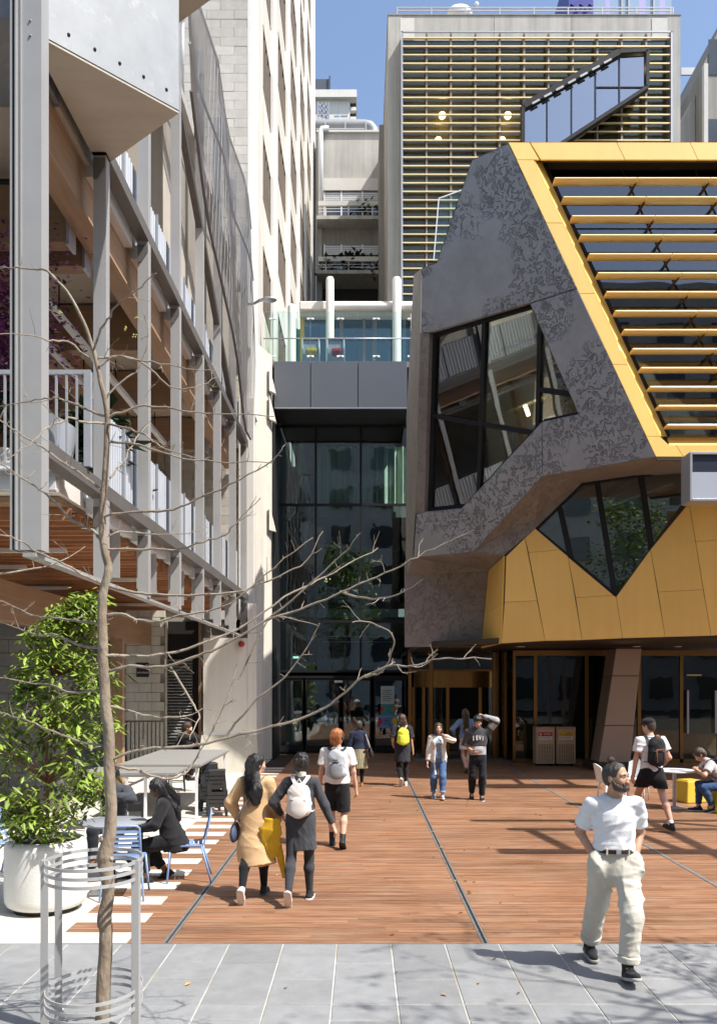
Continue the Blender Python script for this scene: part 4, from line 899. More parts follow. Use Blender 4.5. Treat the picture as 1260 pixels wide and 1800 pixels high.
# prow window: glass, bars, interior
gin = KB*.28
wp = [p+gin for p in KP.many(win)]
MB().prism(wp, KB*.02).build('prow_glass', M['clear_glass'], gd)
def kbar(a, c, w=.10, d=.12, push=.0): m = MB(); m.bar(KP.at(*a)+gin*.85, KP.at(*c)+gin*.85, d, w, KP.n.cross(Vector((0, 0, 1))) if abs(a[0]-c[0]) < 30 else (0, 0, 1)); m.build('glazing_bar', M['steel_black'], gd)
for a, c in (((755, 588), (748, 900)), ((844, 562), (834, 872)), ((943, 540), (938, 752)), ((755, 588), (930, 536)), ((751, 731), (930, 762)), ((939, 685), (1006, 694)), ((748, 898), (812, 892)), ((930, 536), (1016, 728)), ((812, 892), (950, 742)), ((950, 742), (1016, 728))): kbar(a, c)
inn = lambda x, y, dpt: KP.at(x, y)+KB*dpt
MB().prism([inn(700, 500, 4.0), inn(1060, 470, 4.0), inn(1090, 800, 4.0), inn(700, 1000, 4.0)], KB*.1).build('stair_hall_wall', M['inner_wall'], gd)
MB().prism([inn(748, 660, 1.6), inn(1000, 560, 1.6), inn(1000, 600, 1.6), inn(760, 700, 1.6)], KB*1.2).build('stair_soffit', M['white_in'], gd)
MB().prism([inn(770, 720, 1.7), inn(1010, 610, 1.7), inn(1010, 650, 1.7), inn(790, 745, 1.7)], KB*1.0).build('stair_string', M['ply'], gd)
MB().prism([inn(735, 935, .6), inn(820, 925, .6), inn(960, 770, .6), inn(1060, 745, .6), inn(1060, 800, .6), inn(735, 990, .6)], KB*3.2).build('stair_flight', M['concrete_dk'], gd)
MB().prism([inn(740, 610, 1.0), inn(746, 610, 1.0), inn(822, 800, 1.0), inn(815, 800, 1.0)], KB*.1).build('stair_post', M['silver'], gd)
hr = MB(); hr.tube([inn(808, 870, .7), inn(830, 850, .7), inn(930, 752, .7), inn(975, 700, .7), inn(1000, 695, .7)], .028, 8); hr.build('handrail', M['gold_bar'], gd, smooth=True)
for (x, y, h_) in ((790, 880, 36), (800, 876, 42), (876, 800, 34), (920, 760, 36), (928, 750, 40), (974, 712, 40)): MB().prism([inn(x, y, .75), inn(x+4, y-3, .75), inn(x+4, y-3-h_, .75), inn(x, y-h_, .75)], KB*.02).build('glass_guard', M['white_in'], gd)
for a, c, dd in (((765, 645), (930, 575), 1.2), ((780, 690), (960, 610), 1.4)): m = MB(); m.bar(inn(*a, dd), inn(*c, dd), .06, .06); m.build('ceiling_track', M['white_in'], gd)
for x, y in ((862, 712), (884, 700)): m = MB(); m.bar(inn(x, y, 2), inn(x+8, y+22, 2), .08, .08); m.build('ceiling_light', M['lamp_on'], gd)
MB().prism([inn(748, 540, .62), inn(690, 500, 4.3), inn(690, 1000, 4.3), inn(748, 930, .62)], (-.06, 0, 0)).build('stair_hall_wall', M['grey_in'], gd)
# --- soffits
R = lambda x, y: U.at(x, y)
e = .008
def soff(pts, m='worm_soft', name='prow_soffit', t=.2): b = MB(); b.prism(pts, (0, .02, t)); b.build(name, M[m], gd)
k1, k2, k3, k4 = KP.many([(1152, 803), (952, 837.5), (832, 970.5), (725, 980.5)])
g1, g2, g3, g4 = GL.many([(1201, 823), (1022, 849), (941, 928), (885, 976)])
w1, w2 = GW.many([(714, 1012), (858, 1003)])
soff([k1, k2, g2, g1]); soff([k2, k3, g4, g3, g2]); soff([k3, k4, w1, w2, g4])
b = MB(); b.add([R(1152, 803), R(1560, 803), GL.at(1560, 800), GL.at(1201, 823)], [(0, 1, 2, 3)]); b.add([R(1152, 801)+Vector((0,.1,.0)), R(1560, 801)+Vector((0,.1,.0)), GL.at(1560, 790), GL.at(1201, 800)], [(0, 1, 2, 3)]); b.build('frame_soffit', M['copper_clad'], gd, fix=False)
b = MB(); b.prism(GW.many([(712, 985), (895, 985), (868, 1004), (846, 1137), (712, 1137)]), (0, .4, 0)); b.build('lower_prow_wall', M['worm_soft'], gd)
# --- upper gold frame
bk = Vector((0, .05, 0))
tops = [(893, 250), (931, 250), (1083, 250), (1212, 250), (1350, 250), (1490, 250)]
bots = [None, (950, 281), (1098, 281), (1226, 281), (1364, 281), (1504, 281)]
panel(U.many([(893, 250), (930, 250), (948, 281), (908, 281)]), bk)
for (a, c) in ((1, 2), (2, 3), (3, 4), (4, 5)): panel(U.many([tops[a], tops[c], bots[c], bots[a]]), bk)
lout = lambda y: 893+(1152-893)*(y-250)/(803-250)
lin_ = lambda y: 940+(1172-950)*(y-281)/(768-281)-2
ys_ = [281, 392, 516, 641, 767]
for a, c in zip(ys_[:-1], ys_[1:]): panel(U.many([(lout(a), a), (lin_(a), a), (lin_(c), c), (lout(c), c)]), bk)
panel(U.many([(lout(767), 767), (lin_(767), 767), (1175, 782), (1187, 782), (1200, 803), (1152, 803)]), bk)
for a, c in ((1187, 1330), (1330, 1480)): panel(U.many([(a, 782), (c, 782), (c+13, 803), (a+13, 803)]), bk)
U2 = flat(19.42)
for a, c in zip(ys_[:-1], ys_[1:]):
    q = [U.at(lin_(a), a), U.at(lin_(c), c), U2.at(lin_(c)+11, c), U2.at(lin_(a)+11, a)]; panel(q, (.03, .03, 0), g=.004, name='gold_reveal')
panel([U.at(1175, 782), U.at(1500, 782), U2.at(1500, 769), U2.at(1172, 769)], (0, .02, -.03), g=.003, name='gold_reveal')
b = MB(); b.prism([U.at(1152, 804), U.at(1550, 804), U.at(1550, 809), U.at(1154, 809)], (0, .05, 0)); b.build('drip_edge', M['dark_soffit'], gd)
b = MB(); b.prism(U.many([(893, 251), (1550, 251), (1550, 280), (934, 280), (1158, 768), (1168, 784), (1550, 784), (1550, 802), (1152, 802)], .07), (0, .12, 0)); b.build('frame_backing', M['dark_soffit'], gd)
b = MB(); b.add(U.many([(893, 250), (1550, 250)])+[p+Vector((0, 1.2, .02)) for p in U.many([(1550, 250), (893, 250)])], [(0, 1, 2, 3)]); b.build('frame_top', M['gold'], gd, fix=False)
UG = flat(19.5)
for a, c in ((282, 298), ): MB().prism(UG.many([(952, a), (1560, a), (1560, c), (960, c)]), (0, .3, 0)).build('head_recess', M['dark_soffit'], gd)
inl = lambda y: 951+(1172-950)*(y-281)/(768-281)
ym = lambda x0, y: x0+(y-281)*(1172-950)/(768-281)
mul = [ym(x0, 281) for x0 in (1085, 1213, 1341)]
for i, x0 in enumerate([945]+mul):
    x1 = ([*mul, 1480])[i]
    for ya, yb in ((298, 401), (404, 540), (541, 768)):
        MB().prism(UG.many([(ym(x0, ya)+2, ya), (ym(x1, ya)-2, ya), (ym(x1, yb)-2, yb), (ym(x0, yb)+2, yb)]), (0, .02, 0)).build('louvre_glass', M['clear_glass'], gd)
for x0 in mul: m = MB(); m.bar(UG.at(ym(x0, 286), 286)+Vector((0, .14, 0)), UG.at(ym(x0, 768), 768)+Vector((0, .14, 0)), .16, .2, (1, 0, 0)); m.build('slanted_mullion', M['bronze'], gd)
m = MB(); m.bar(UG.at(inl(284), 284), UG.at(inl(768), 768), .08, .12, (1, 0, 0)); m.build('inner_frame', M['steel_black'], gd)
MB().prism(UG.many([(1000, 400), (1560, 400), (1560, 404), (1003, 404)], .02), (0, .15, 0)).build('terrace_edge', M['steel_black'], gd)
UB = flat(18.98)
bar_me = {}
yb = 314.0
while yb < 765:
    xs_ = [inl(yb)+8]+[ym(x0, yb)+20 for x0 in mul]+[1500]
    for a, c in zip(xs_[:-1], xs_[1:]):
        p, q = UB.at(a+.8, yb), UB.at(c-.8, yb); z = p.z
        prof = [(18.97, -.020), (18.96, 0), (18.975, .026), (19.05, .036), (19.24, .026), (19.27, .0), (19.24, -.02), (19.05, -.03)]
        m = MB(); m.prism([(p.x, yy, z+dz) for yy, dz in prof], (q.x-p.x, 0, 0)); m.build('gold_louvre', M['gold_bar'], gd, smooth=35)
    for x0 in mul: m = MB(); x = UB.at(ym(x0, yb)+20, yb); m.bar((x.x, 19.1, x.z), (x.x, 19.5, x.z-.02), .05, .05); m.build('louvre_bracket', M['bronze'], gd)
    yb += 33.35
# inside the louvred hall: floors, roof terrace, back wall
MB().box(4.8, 16, 19.75, 27, 12.05, 12.45).build('terrace_slab', M['white_in'], gd)
MB().box(6.75, 16, 19.7, 27, 7.55, 7.75).build('upper_floor', M['grey_in'], gd)
MB().box(3.6, 16, 26, 26.2, 3.5, 12.0).build('hall_wall', M['inner_wall'], gd)
MB().box(5.2, 16, 19.8, 25.8, 11.0, 11.12).build('ceiling', M['olive'], gd)
for y in (20.4, 21.6, 22.8): MB().box(5, 16, y, y+.3, 11.3, 12.05).build('ceiling_beam', M['ply'], gd)
for x in (7.5, 10.2): MB().box(x, x+.5, 23, 23.5, 7.75, 11.0).build('hall_column', M['grey_in'], gd)
for x in (5.9, 8.2, 10.5): MB().box(x, x+1.2, 21.5, 21.62, 10.85, 10.93).build('ceiling_light', M['lamp_on'], gd)
# glass parapet left of the prow top
MB().prism([P(770, 455, 24.5), P(805, 352, 24.5), P(812, 335, 24.5), P(772, 350, 24.5), P(762, 458, 24.5)], (0, .02, 0)).build('parapet_glass', M['bal_glass'], gd)
m = MB(); m.bar(P(771, 349, 24.5), P(762, 458, 24.5), .03, .03); m.bar(P(771, 349, 24.5), P(812, 334, 24.5), .03, .03); m.build('parapet_trim', M['white_metal'], gd)
# --- lower gold wall
c7 = lambda pts: [(690+x*.45238, 500+y*.45238) for x, y in pts]
inw = -GL.n*.05
for pts in ([(434, 1235), (560, 1228), (592, 1385), (422, 1395)], [(440, 1056), (513, 985), (560, 1228), (434, 1235)], [(513, 985), (553, 948), (648, 1030), (527, 1042)],
            [(527, 1042), (648, 1030), (680, 1056), (735, 1382), (592, 1385)], [(681, 1060), (857, 1208), (710, 1217)], [(710, 1217), (857, 1208), (867, 1214), (892, 1375), (735, 1382)],
            [(867, 1214), (1000, 1031), (1057, 1370), (892, 1375)], [(1000, 1030), (1150, 848), (1205, 1186), (1030, 1195)], [(1030, 1195), (1205, 1186), (1235, 1365), (1057, 1370)],
            [(1150, 846), (1400, 800), (1420, 985), (1175, 998)], [(1175, 998), (1420, 985), (1470, 1355), (1235, 1365)], [(1420, 985), (1700, 970), (1740, 1345), (1470, 1355)], [(1400, 800), (1680, 740), (1700, 970), (1420, 985)]):
    panel([GL.at(x, y) for x, y in c7(pts)], inw, g=.005)
b = MB(); b.prism([p-GL.n*.06 for p in GL.many([(880, 1130), (885, 976), (941, 928), (1081, 1047), (1201, 880), (1460, 840), (1460, 1105)])], -GL.n*.2); b.build('panel_backing', M['dark_soffit'], gd)
fl_ = [GL.at(880, 1131), GL.at(885, 977), GW.at(858, 1003)+Vector((0, -.02, 0)), GW.at(845, 1140)+Vector((0, -.02, 0))]
for t0, t1 in ((0, .5), (.5, 1)):
    lo = lambda t: fl_[0].lerp(fl_[3], t); hi = lambda t: fl_[1].lerp(fl_[2], t)
    for s0, s1 in ((0, .45), (.45, 1)): panel([lo(t0).lerp(hi(t0), s0), lo(t1).lerp(hi(t1), s0), lo(t1).lerp(hi(t1), s1), lo(t0).lerp(hi(t0), s1)], (.04, .03, 0), g=.004)
# diamond window
dw = [(941, 928), (1022, 849), (1201, 823), (1201, 882), (1142, 966), (1081, 1046)]
MB().prism([p-GL.n*.12 for p in GL.many(dw)], -GL.n*.02).build('diamond_glass', M['clear_glass'], gd)
def gbar(a, c, w=.12): m = MB(); m.bar(GL.at(*a)-GL.n*.08, GL.at(*c)-GL.n*.08, w, .12, GL.n); m.build('glazing_bar', M['steel_black'], gd)
for a, c in (((983, 891), (1003, 981)), ((1049, 848), (1080, 1044)), ((1126, 834), (1145, 966)), ((941, 928), (1022, 849)), ((1022, 849), (1201, 823)), ((941, 928), (1081, 1046))): gbar(a, c, .14 if a[1] < 900 and c[1] > 950 else .07)
gi = lambda x, y, d: GL.at(x, y)-GL.n*d
MB().prism([gi(900, 780, 4), gi(1260, 760, 4), gi(1260, 1090, 4), gi(900, 1090, 4)], -GL.n*.1).build('room_wall', M['inner_wall'], gd)
MB().prism([gi(935, 905, 1.0), gi(1201, 815, 1.0), gi(1201, 826, 1.0), gi(940, 920, 1.0)], -GL.n*.4).build('bulkhead', M['white_in'], gd)
MB().prism([gi(1105, 870, 1.8), gi(1160, 868, 1.8), gi(1135, 990, 1.8), gi(1100, 980, 1.8)], -GL.n*.3).build('raking_column', M['grey_in'], gd)
MB().prism([gi(1070, 925, 1.2), gi(1090, 918, 1.2), gi(1105, 975, 1.2), gi(1080, 1010, 1.2)], -GL.n*.3).build('stair_flight', M['ply'], gd)
MB().prism([gi(940, 1000, .8), gi(1200, 990, .8), gi(1200, 1060, .8), gi(940, 1060, .8)], -GL.n*3).build('room_floor', M['dark_in'], gd)
# --- ground floor: soffit, bronze glazing, revolving door, pillar
Z0 = 3.42
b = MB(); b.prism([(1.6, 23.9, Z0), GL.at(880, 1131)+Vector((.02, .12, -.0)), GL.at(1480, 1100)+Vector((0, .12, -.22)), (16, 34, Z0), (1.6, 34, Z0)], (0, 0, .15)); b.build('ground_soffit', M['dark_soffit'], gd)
YGF = 25.9
hx = lambda px, Y=YGF: (px-CX)*Y/F
def frame(px, Y=YGF, z1=3.4, w=.07): MB().box(hx(px, Y)-w/2, hx(px, Y)+w/2, Y-.06, Y+.06, 0, z1).build('bronze_mullion', M['bronze'], gd)
pxs = [903, 940, 1030, 1066, 1122, 1196, 1262, 1330, 1420]
for p in pxs: frame(p, w=.10 if p in (940, 1030, 1122, 1196) else .08)
for a, c in zip(pxs[:-1], pxs[1:]): MB().box(hx(a)+.04, hx(c)-.04, YGF-.012, YGF+.012, .12, 3.24).build('shop_glass', M['brown_glass'], gd)
MB().box(hx(903), hx(1420), YGF-.05, YGF+.05, 3.25, 3.41).build('bronze_head', M['bronze'], gd); MB().box(hx(903), hx(1420), YGF-.06, YGF+.05, 0, .12).build('bronze_sill', M['bronze'], gd)
for x in (1205, 1254): m = MB(); m.box(hx(x)-.03, hx(x)+.03, YGF-.16, YGF-.1, .9, 2.2); m.build('door_handle', M['silver'], gd)
b = MB(); b.box(hx(1205), hx(1230), YGF-.1, YGF-.05, 2.64, 2.68); b.build('door_closer', M['gold_bar'], gd)
a0, a1 = Vector((hx(903), YGF, 0)), Vector((hx(874, 27.5), 27.5, 0))
for t in (.5, .98): p = a0.lerp(a1, t); MB().box(p.x-.04, p.x+.04, p.y-.04, p.y+.04, 0, 3.4).build('bronze_mullion', M['bronze'], gd)
b = MB(); b.prism([a0+Vector((0, .05, .05)), a1+Vector((0, 0, .05)), a1+Vector((0, 0, 3.4)), a0+Vector((0, .05, 3.4))], (.02, .01, 0)); b.build('shop_glass', M['brown_glass'], gd)
YR = 28.2
cxr = hx(800, YR); rr_ = 1.38
for p, w in ((720, .10), (757, .12), (868, .12)): frame(p, 27.4, 3.4, w)
MB().box(hx(718, 27.4), hx(872, 27.4), 27.35, 27.45, 2.80, 2.86).build('bronze_transom', M['bronze'], gd)
b = MB(); b.prism([P(722, 1142, 27.4), P(866, 1142, 27.4), P(866, 1176, 27.4), P(722, 1176, 27.4)], (0, .02, 0)); b.build('shop_glass', M['brown_glass'], gd)
rd = MB(); n = 24; vs = []; fs = []
for i in range(n+1):
    a = PI+PI*i/n; vs += [(cxr+rr_*math.cos(a), YR+rr_*math.sin(a)*.75, 2.28), (cxr+rr_*math.cos(a), YR+rr_*math.sin(a)*.75, 2.80)]
rd.add(vs, [(2*i, 2*i+2, 2*i+3, 2*i+1) for i in range(n)]); rd.build('door_drum', M['bronze'], gd, smooth=True, fix=False)
for i in (0, 5, 10, 16, 24):
    a = PI+PI*i/n; MB().box(cxr+rr_*math.cos(a)-.05, cxr+rr_*math.cos(a)+.05, YR+rr_*math.sin(a)*.75-.05, YR+rr_*math.sin(a)*.75+.05, 0, 2.28).build('drum_post', M['bronze'], gd)
g = MB(); vs = []
for i in range(n+1):
    a = PI+PI*i/n; vs += [(cxr+rr_*math.cos(a)*.98, YR+rr_*math.sin(a)*.73, .1), (cxr+rr_*math.cos(a)*.98, YR+rr_*math.sin(a)*.73, 2.28)]
g.add(vs, [(2*i, 2*i+2, 2*i+3, 2*i+1) for i in range(n) if i < 9 or i >= 16]); g.build('drum_glass', M['brown_glass'], gd, smooth=True, fix=False)
MB().box(1.6, 16, 34, 34.2, 0, 3.5).build('lobby_wall', M['dark_in'], gd); MB().box(1.7, 16, 26.3, 34, -.02, .003).build('lobby_floor', M['grey_in'], gd)
MB().box(2.0, 16, 31.0, 31.4, 0, 1.1).build('lobby_counter', M['inner_wall'], gd)
for px, w in ((1012, .5), (990, .25), (1052, .4), (960, .12)):
    x = hx(px, 29); b = MB(); b.prism([(x-w*.4, 29, 0), (x+w*.9, 29, 0), (x+w*.5, 29, 3.4), (x, 29, 3.4)], (0, .4, 0)); b.build('raking_column', M['grey_in'], gd)
b = MB()
for z0, z1 in ((.22, 1.24), (1.25, 2.62), (2.63, 3.38)):
    xa = lambda z: hx(1045, 24)+(hx(1077, 24)-hx(1045, 24))*(z/3.4); w0 = .88; w1 = .70; ww = lambda z: w0+(w1-w0)*z/3.4
    b = MB(); b.prism([(xa(z0), 23.7, z0), (xa(z0)+ww(z0), 23.7, z0), (xa(z1)+ww(z1), 23.7, z1), (xa(z1), 23.7, z1)], (0, .9, 0)); b.build('pillar_panel', M['copper_clad'], gd, bevel=.012)
b = MB(); b.prism([(xa(.2)+.05, 23.72, .2), (xa(.2)+.8, 23.72, .2), (xa(3.4)+.65, 23.72, 3.4), (xa(3.4)+.05, 23.72, 3.4)], (0, .8, 0)); b.build('pillar_core', M['dark_soffit'], gd)
MB().box(xa(0)-.15, xa(0)+1.0, 23.5, 24.8, 0, .21).build('pillar_plinth', M['dark_soffit'], gd, bevel=.01)
for px, py in ((915, 1137), (1118, 1130), (1190, 1128)): p = P(px, py, 23.2); MB().lathe([(.11, 0), (.11, .012)], (p.x, p.y, Z0-.014), 14).build('downlight', M['white_metal'], gd)

# ================================================================== projecting display box at the right
db = thing('display_box', 'silver framed box sign with dark and pale panels at the right edge', 'sign', P(1240, 880, 17.8))
p0, p1 = P(1212, 794, 17.6), P(1420, 880, 17.6)
x0, x1, z1, z0 = p0.x, p1.x, p0.z, p1.z
b = MB(); Yd = 17.6; t = .05
b.box(x0, x0+t, Yd, Yd+.5, z0, z1); b.box(x0+t, x1, Yd, Yd+.5, z1-t, z1); b.box(x0+t, x1, Yd, Yd+.5, z0, z0+t); b.box(x0+t, x1, Yd+.3, Yd+.5, z0+t, z1-t); b.build('box_frame', M['silver'], db, bevel=.008)
zm = P(1240, 829, Yd).z
MB().box(x0+t+.005, x1, Yd+.05, Yd+.29, zm+.01, z1-t-.005).build('dark_screen', M['screen_dk'], db); MB().box(x0+t+.005, x1, Yd+.04, Yd+.29, z0+t+.005, zm).build('pale_screen', M['screen_lt'], db)
for x in (x0+1.0, x0+2.2): MB().box(x, x+.1, Yd+.5, GL.at(1250, 850).y+.1, z1-.5, z1-.4).build('support_arm', M['silver'], db)

# ================================================================== bins
def bin_(px0, px1, lab, m_, lines, sym):
    Y = 24.9; x0, x1 = hx(px0, Y), hx(px1, Y); w = x1-x0; z0, z1 = .06, 1.14
    t = thing('recycling_bin', lab, 'bin', ((x0+x1)/2, Y, 0), group='bin cabinets at the glazed entrance')
    b = MB(); b.box(x0, x0+.03, Y, Y+.5, z0, z1); b.box(x1-.03, x1, Y, Y+.5, z0, z1); b.box(x0+.03, x1-.03, Y+.03, Y+.5, z0, z1-.03); b.box(x0+.03, x1-.03, Y, Y+.5, z1-.03, z1); b.build('cabinet', M['bin_metal'], t, bevel=.006)
    d = MB(); d.box(x0+.035, x1-.035, Y+.005, Y+.03, z0+.01, z1-.055); d.build('door', M['bin_metal'], t, bevel=.004)
    n = 9; b = MB()
    for i in range(n):
        for k in range(14):
            cx_, cz = x0+.075+(w-.15)*i/(n-1), .12+k*.0385
            b.add([(cx_-.012, Y+.003, cz-.012), (cx_+.012, Y+.003, cz-.012), (cx_+.012, Y+.003, cz+.012), (cx_-.012, Y+.003, cz+.012)], [(0, 1, 2, 3)])
    tag(b.build('perforation', M['hole'], t, fix=False), kind='stuff')
    MB().box(x0+.07, x1-.07, Y-.004, Y+.004, .87, .99).build('label_plate', M[m_], t); MB().box(x0+.075, x1-.075, Y-.003, Y+.004, .77, .865).build('white_label', M['white'], t)
    for txt, sz, dx, z in lines: lettering(txt, sz, (t.location.x+dx, Y-.006, z), M['white'] if m_ == 'red' else M['ink'], t)
    for i in range(5): MB().box(x0+.10+i*(w-.2)/5, x0+.10+i*(w-.2)/5+.035, Y-.006, Y-.003, .805, .835).build('icon', M['ink'], t)
    if sym == 'recycle':
        b = MB(); c = Vector((x0+.13, Y-.006, .928))
        for k in range(3):
            a = PI/2+k*2*PI/3; a2 = a+1.5; b.bar(c+Vector((math.cos(a), 0, math.sin(a)))*.035, c+Vector((math.cos(a2), 0, math.sin(a2)))*.035, .003, .013, (0, 1, 0))
        b.build('recycle_symbol', M['ink'], t)
    else:
        b = MB(); b.box(x0+.11, x0+.15, Y-.007, Y-.004, .895, .945); b.box(x0+.10, x0+.16, Y-.007, Y-.004, .95, .958); b.build('bin_symbol', M['white'], t)
    for x in (x0+.04, x1-.08): MB().box(x, x+.04, Y+.05, Y+.4, 0, .06).build('foot', M['steel_black'], t)
bin_(942, 974.5, 'champagne perforated bin cabinet with a red waste label', 'red', [('WASTE', .065, .05, .93)], 'bin')
bin_(977.5, 1011, 'champagne perforated bin cabinet with a yellow recycling label', 'yellow', [('MIXED', .05, .06, .955), ('RECYCLING', .045, .06, .905)], 'recycle')

# ================================================================== furniture on the right
def slabround(c, r, t, m, name, parent, n=40): b = MB(); b.lathe([(r-.008, 0), (r, .006), (r, t-.006), (r-.008, t)], c, n); return b.build(name, m, parent, smooth=40)
wtb = thing('white_table', 'round white cafe table on a steel pedestal at the right edge', 'table', (6.08, 16.6, 0))
slabround((6.08, 16.6, .715), .40, .028, M['white_metal'], 'table_top', wtb)
b = MB(); b.lathe([(.035, .02), (.035, .715)], (6.08, 16.6, 0), 14); b.build('pedestal', M['silver'], wtb, smooth=40)
b = MB(); b.lathe([(.24, 0), (.24, .012), (.06, .03)], (6.08, 16.6, 0), 24); b.build('foot_plate', M['silver'], wtb, smooth=40)
MB().box(5.98, 6.24, 16.45, 16.62, .7431, .752).build('folder', M['silver'], None); tag(bpy.data.objects['folder'], 'thin grey folder lying on the white table', 'folder')
def white_chair(loc, rz, lab):
    t = thing('white_chair', lab, 'chair', loc, rz, group='white cafe chairs at the right table')
    b = MB(); b.prism([(-.21, -.2, .44), (.21, -.2, .44), (.22, .2, .44), (-.22, .2, .44)], (0, 0, .03)); b.build('seat', M['white_metal'], t, local=True, bevel=.012, seg=2)
    b = MB(); vs = []; fs = []
    for i in range(9):
        a = -1+2*i/8; y = -.2-.06*(1-a*a); zt = .84-.06*a*a
        vs += [(a*.21, y, .47), (a*.2, y-.07, zt), (a*.2, y-.095, zt), (a*.21, y-.022, .47)]
    for i in range(8): k = 4*i; fs += [(k, k+4, k+5, k+1), (k+1, k+5, k+6, k+2), (k+2, k+6, k+7, k+3), (k+3, k+7, k+4, k)]
    fs += [(0, 1, 2, 3), (32, 35, 34, 33)]; b.add(vs, fs); b.build('backrest', M['white_metal'], t, local=True, smooth=50)
    for sx in (-1, 1):
        for sy in (-1, 1): b = MB(); b.tube([(sx*.19, sy*.17, .445), (sx*.205, sy*.2, .25), (sx*.215, sy*.225, 0)], [.018, .016, .013], 8); b.build('leg', M['white_metal'], t, local=True, smooth=True)
    return t
white_chair((4.95, 16.9, 0), -1.5, 'white plastic chair left of the round white table')
white_chair((5.65, 17.6, 0), 2.6, 'white plastic chair behind the walker with the black backpack')
def stool(loc, rz, m, lab):
    t = thing('cube_stool', lab, 'stool', loc, rz, group='yellow block stools')
    b = MB(); a, c = .25, .19
    b.add([(-a, -a, .0), (a, -a, 0), (a, a, 0), (-a, a, 0), (-c, -c, .44), (c, -c, .44), (c, c, .44), (-c, c, .44)], [(0, 3, 2, 1), (4, 5, 6, 7), (0, 1, 5, 4), (1, 2, 6, 5), (2, 3, 7, 6), (3, 0, 4, 7)]); b.build('body', M[m], t, local=True, bevel=.025, seg=3)
    b = MB(); b.box(-c+.03, c-.03, -c+.03, c-.03, .441, .455); b.build('seat', M[m], t, local=True, bevel=.006)
stool((6.84, 16.05, 0), .1, 'yellow_seat', 'bright yellow tapered block stool under the seated reader'); stool((6.72, 17.5, 0), .3, 'mustard', 'mustard yellow block stool behind the white table')
# ================================================================== off-frame pergola that casts the barred shadow
pg = thing('shade_pergola', 'steel shade frame with timber slats standing to the right of the view', 'pergola', (8.5, 11, 0))
def sh(x, y, z): s = z/TO_SUN.z; return Vector((x+TO_SUN.x*s, y+TO_SUN.y*s, z))
zz = 7.2
for (xa, ya, xb, yb_) in ((1.95, 15.1, 8, 15.1), (2.0, 12.35, 8, 12.3), (2.45, 14.2, 8, 14.2)):
    m = MB(); m.bar(sh(xa, ya, zz), sh(xb, yb_, zz), .34 if ya < 13 else .2, .12); m.build('beam', M['steel_grey'], pg)
for x in (3.0, 4.6, 6.2): m = MB(); m.bar(sh(x-.25, 14.3, zz), sh(x+.05, 12.4, zz), .16, .1); m.build('cross_beam', M['steel_grey'], pg)
for x, y in ((9.2, 12.6), (9.2, 9.6)): MB().box(x, x+.15, y, y+.15, 0, zz-.06).build('post', M['steel_grey'], pg)
m = MB(); m.bar((9.27, 8.9, zz), (9.27, 13.4, zz), .16, .12); m.build('header', M['steel_grey'], pg)
# ================================================================== planter, its plant, tables and chairs on the left
PC = Vector((-3.40, 9.22, 0))
pt = thing('round_planter', 'large round white concrete planter at the left', 'planter', PC)
b = MB(); r = .425
b.lathe([(.32, .05), (.37, .055), (.40, .075), (.418, .11), (r, .16), (r, .68), (.419, .725), (.40, .757), (.375, .768), (.355, .76), (.345, .74), (.34, .62)], PC, 48); b.build('pot', M['planter'], pt, smooth=50)
b = MB(); b.lathe([(.33, 0), (.33, .05)], PC, 32); b.build('plinth', M['steel_black'], pt)
b = MB(); b.lathe([(.344, .64), (.30, .70), (.15, .725), (.02, .73)], PC, 30); b.build('bark_mulch', M['soil'], pt, smooth=True)
b = MB(); rr = random.Random(3)
for i in range(150):
    a = rr.uniform(0, 6.28); q = .32*math.sqrt(rr.random()); s = rr.uniform(.012, .03); c = PC+Vector((q*math.cos(a), q*math.sin(a), .715+rr.uniform(-.01, .012))); d = Vector((rr.uniform(-1, 1), rr.uniform(-1, 1), rr.uniform(-.3, .3))).normalized()
    b.bar(c-d*s, c+d*s, .012, .006)
tag(b.build('bark_chips', M['soil'], pt, fix=False), kind='stuff')
pl = thing('potted_tree', 'bushy bright green small tree growing in the white planter', 'plant', PC+Vector((0, 0, .72)))
rr = random.Random(11)
def leafset(b, tip, n, size, spread, r_, droop=.7):
    for i in range(n):
        c = Vector(tip)+Vector((r_.gauss(0, spread), r_.gauss(0, spread), r_.gauss(0, spread*.8)))
        a = r_.uniform(0, 2*PI); d = Vector((math.cos(a), math.sin(a), -droop*r_.uniform(.2, 1.5)+.25)).normalized()
        w = d.cross(Vector((0, 0, 1)))+Vector((r_.uniform(-.4, .4), r_.uniform(-.4, .4), r_.uniform(-.5, .5))); w = (w-d*w.dot(d)).normalized()
        L = size*r_.uniform(.65, 1.25); W = L*.15*r_.uniform(.8, 1.3); nn = d.cross(w)*W*.5; bend = Vector((0, 0, -L*.22))
        p = [c, c+d*L*.3+w*W+nn, c+d*L*.68+w*W*.8+nn+bend*.5, c+d*L+bend, c+d*L*.68-w*W*.8+nn+bend*.5, c+d*L*.3-w*W+nn, c+d*L*.35, c+d*L*.68+bend*.5]
        b.add(p, [(0, 1, 6), (1, 2, 7, 6), (2, 3, 7), (0, 6, 5), (5, 6, 7, 4), (4, 7, 3)])
prof = [(.86, .44, -.02), (1.05, .58, .02), (1.3, .64, 0), (1.55, .66, 0), (1.8, .66, .04), (2.05, .62, .06), (2.3, .60, .06), (2.55, .55, .1), (2.8, .42, .16), (3.05, .34, .25), (3.25, .22, .38), (3.38, .1, .42)]
tw = MB(); lf = MB(); tips = []
trunk = [PC+Vector((0, 0, .70)), PC+Vector((.02, .0, 1.1)), PC+Vector((-.01, .02, 1.6)), PC+Vector((.05, .0, 2.2)), PC+Vector((.12, 0, 2.8)), PC+Vector((.3, 0, 3.2))]
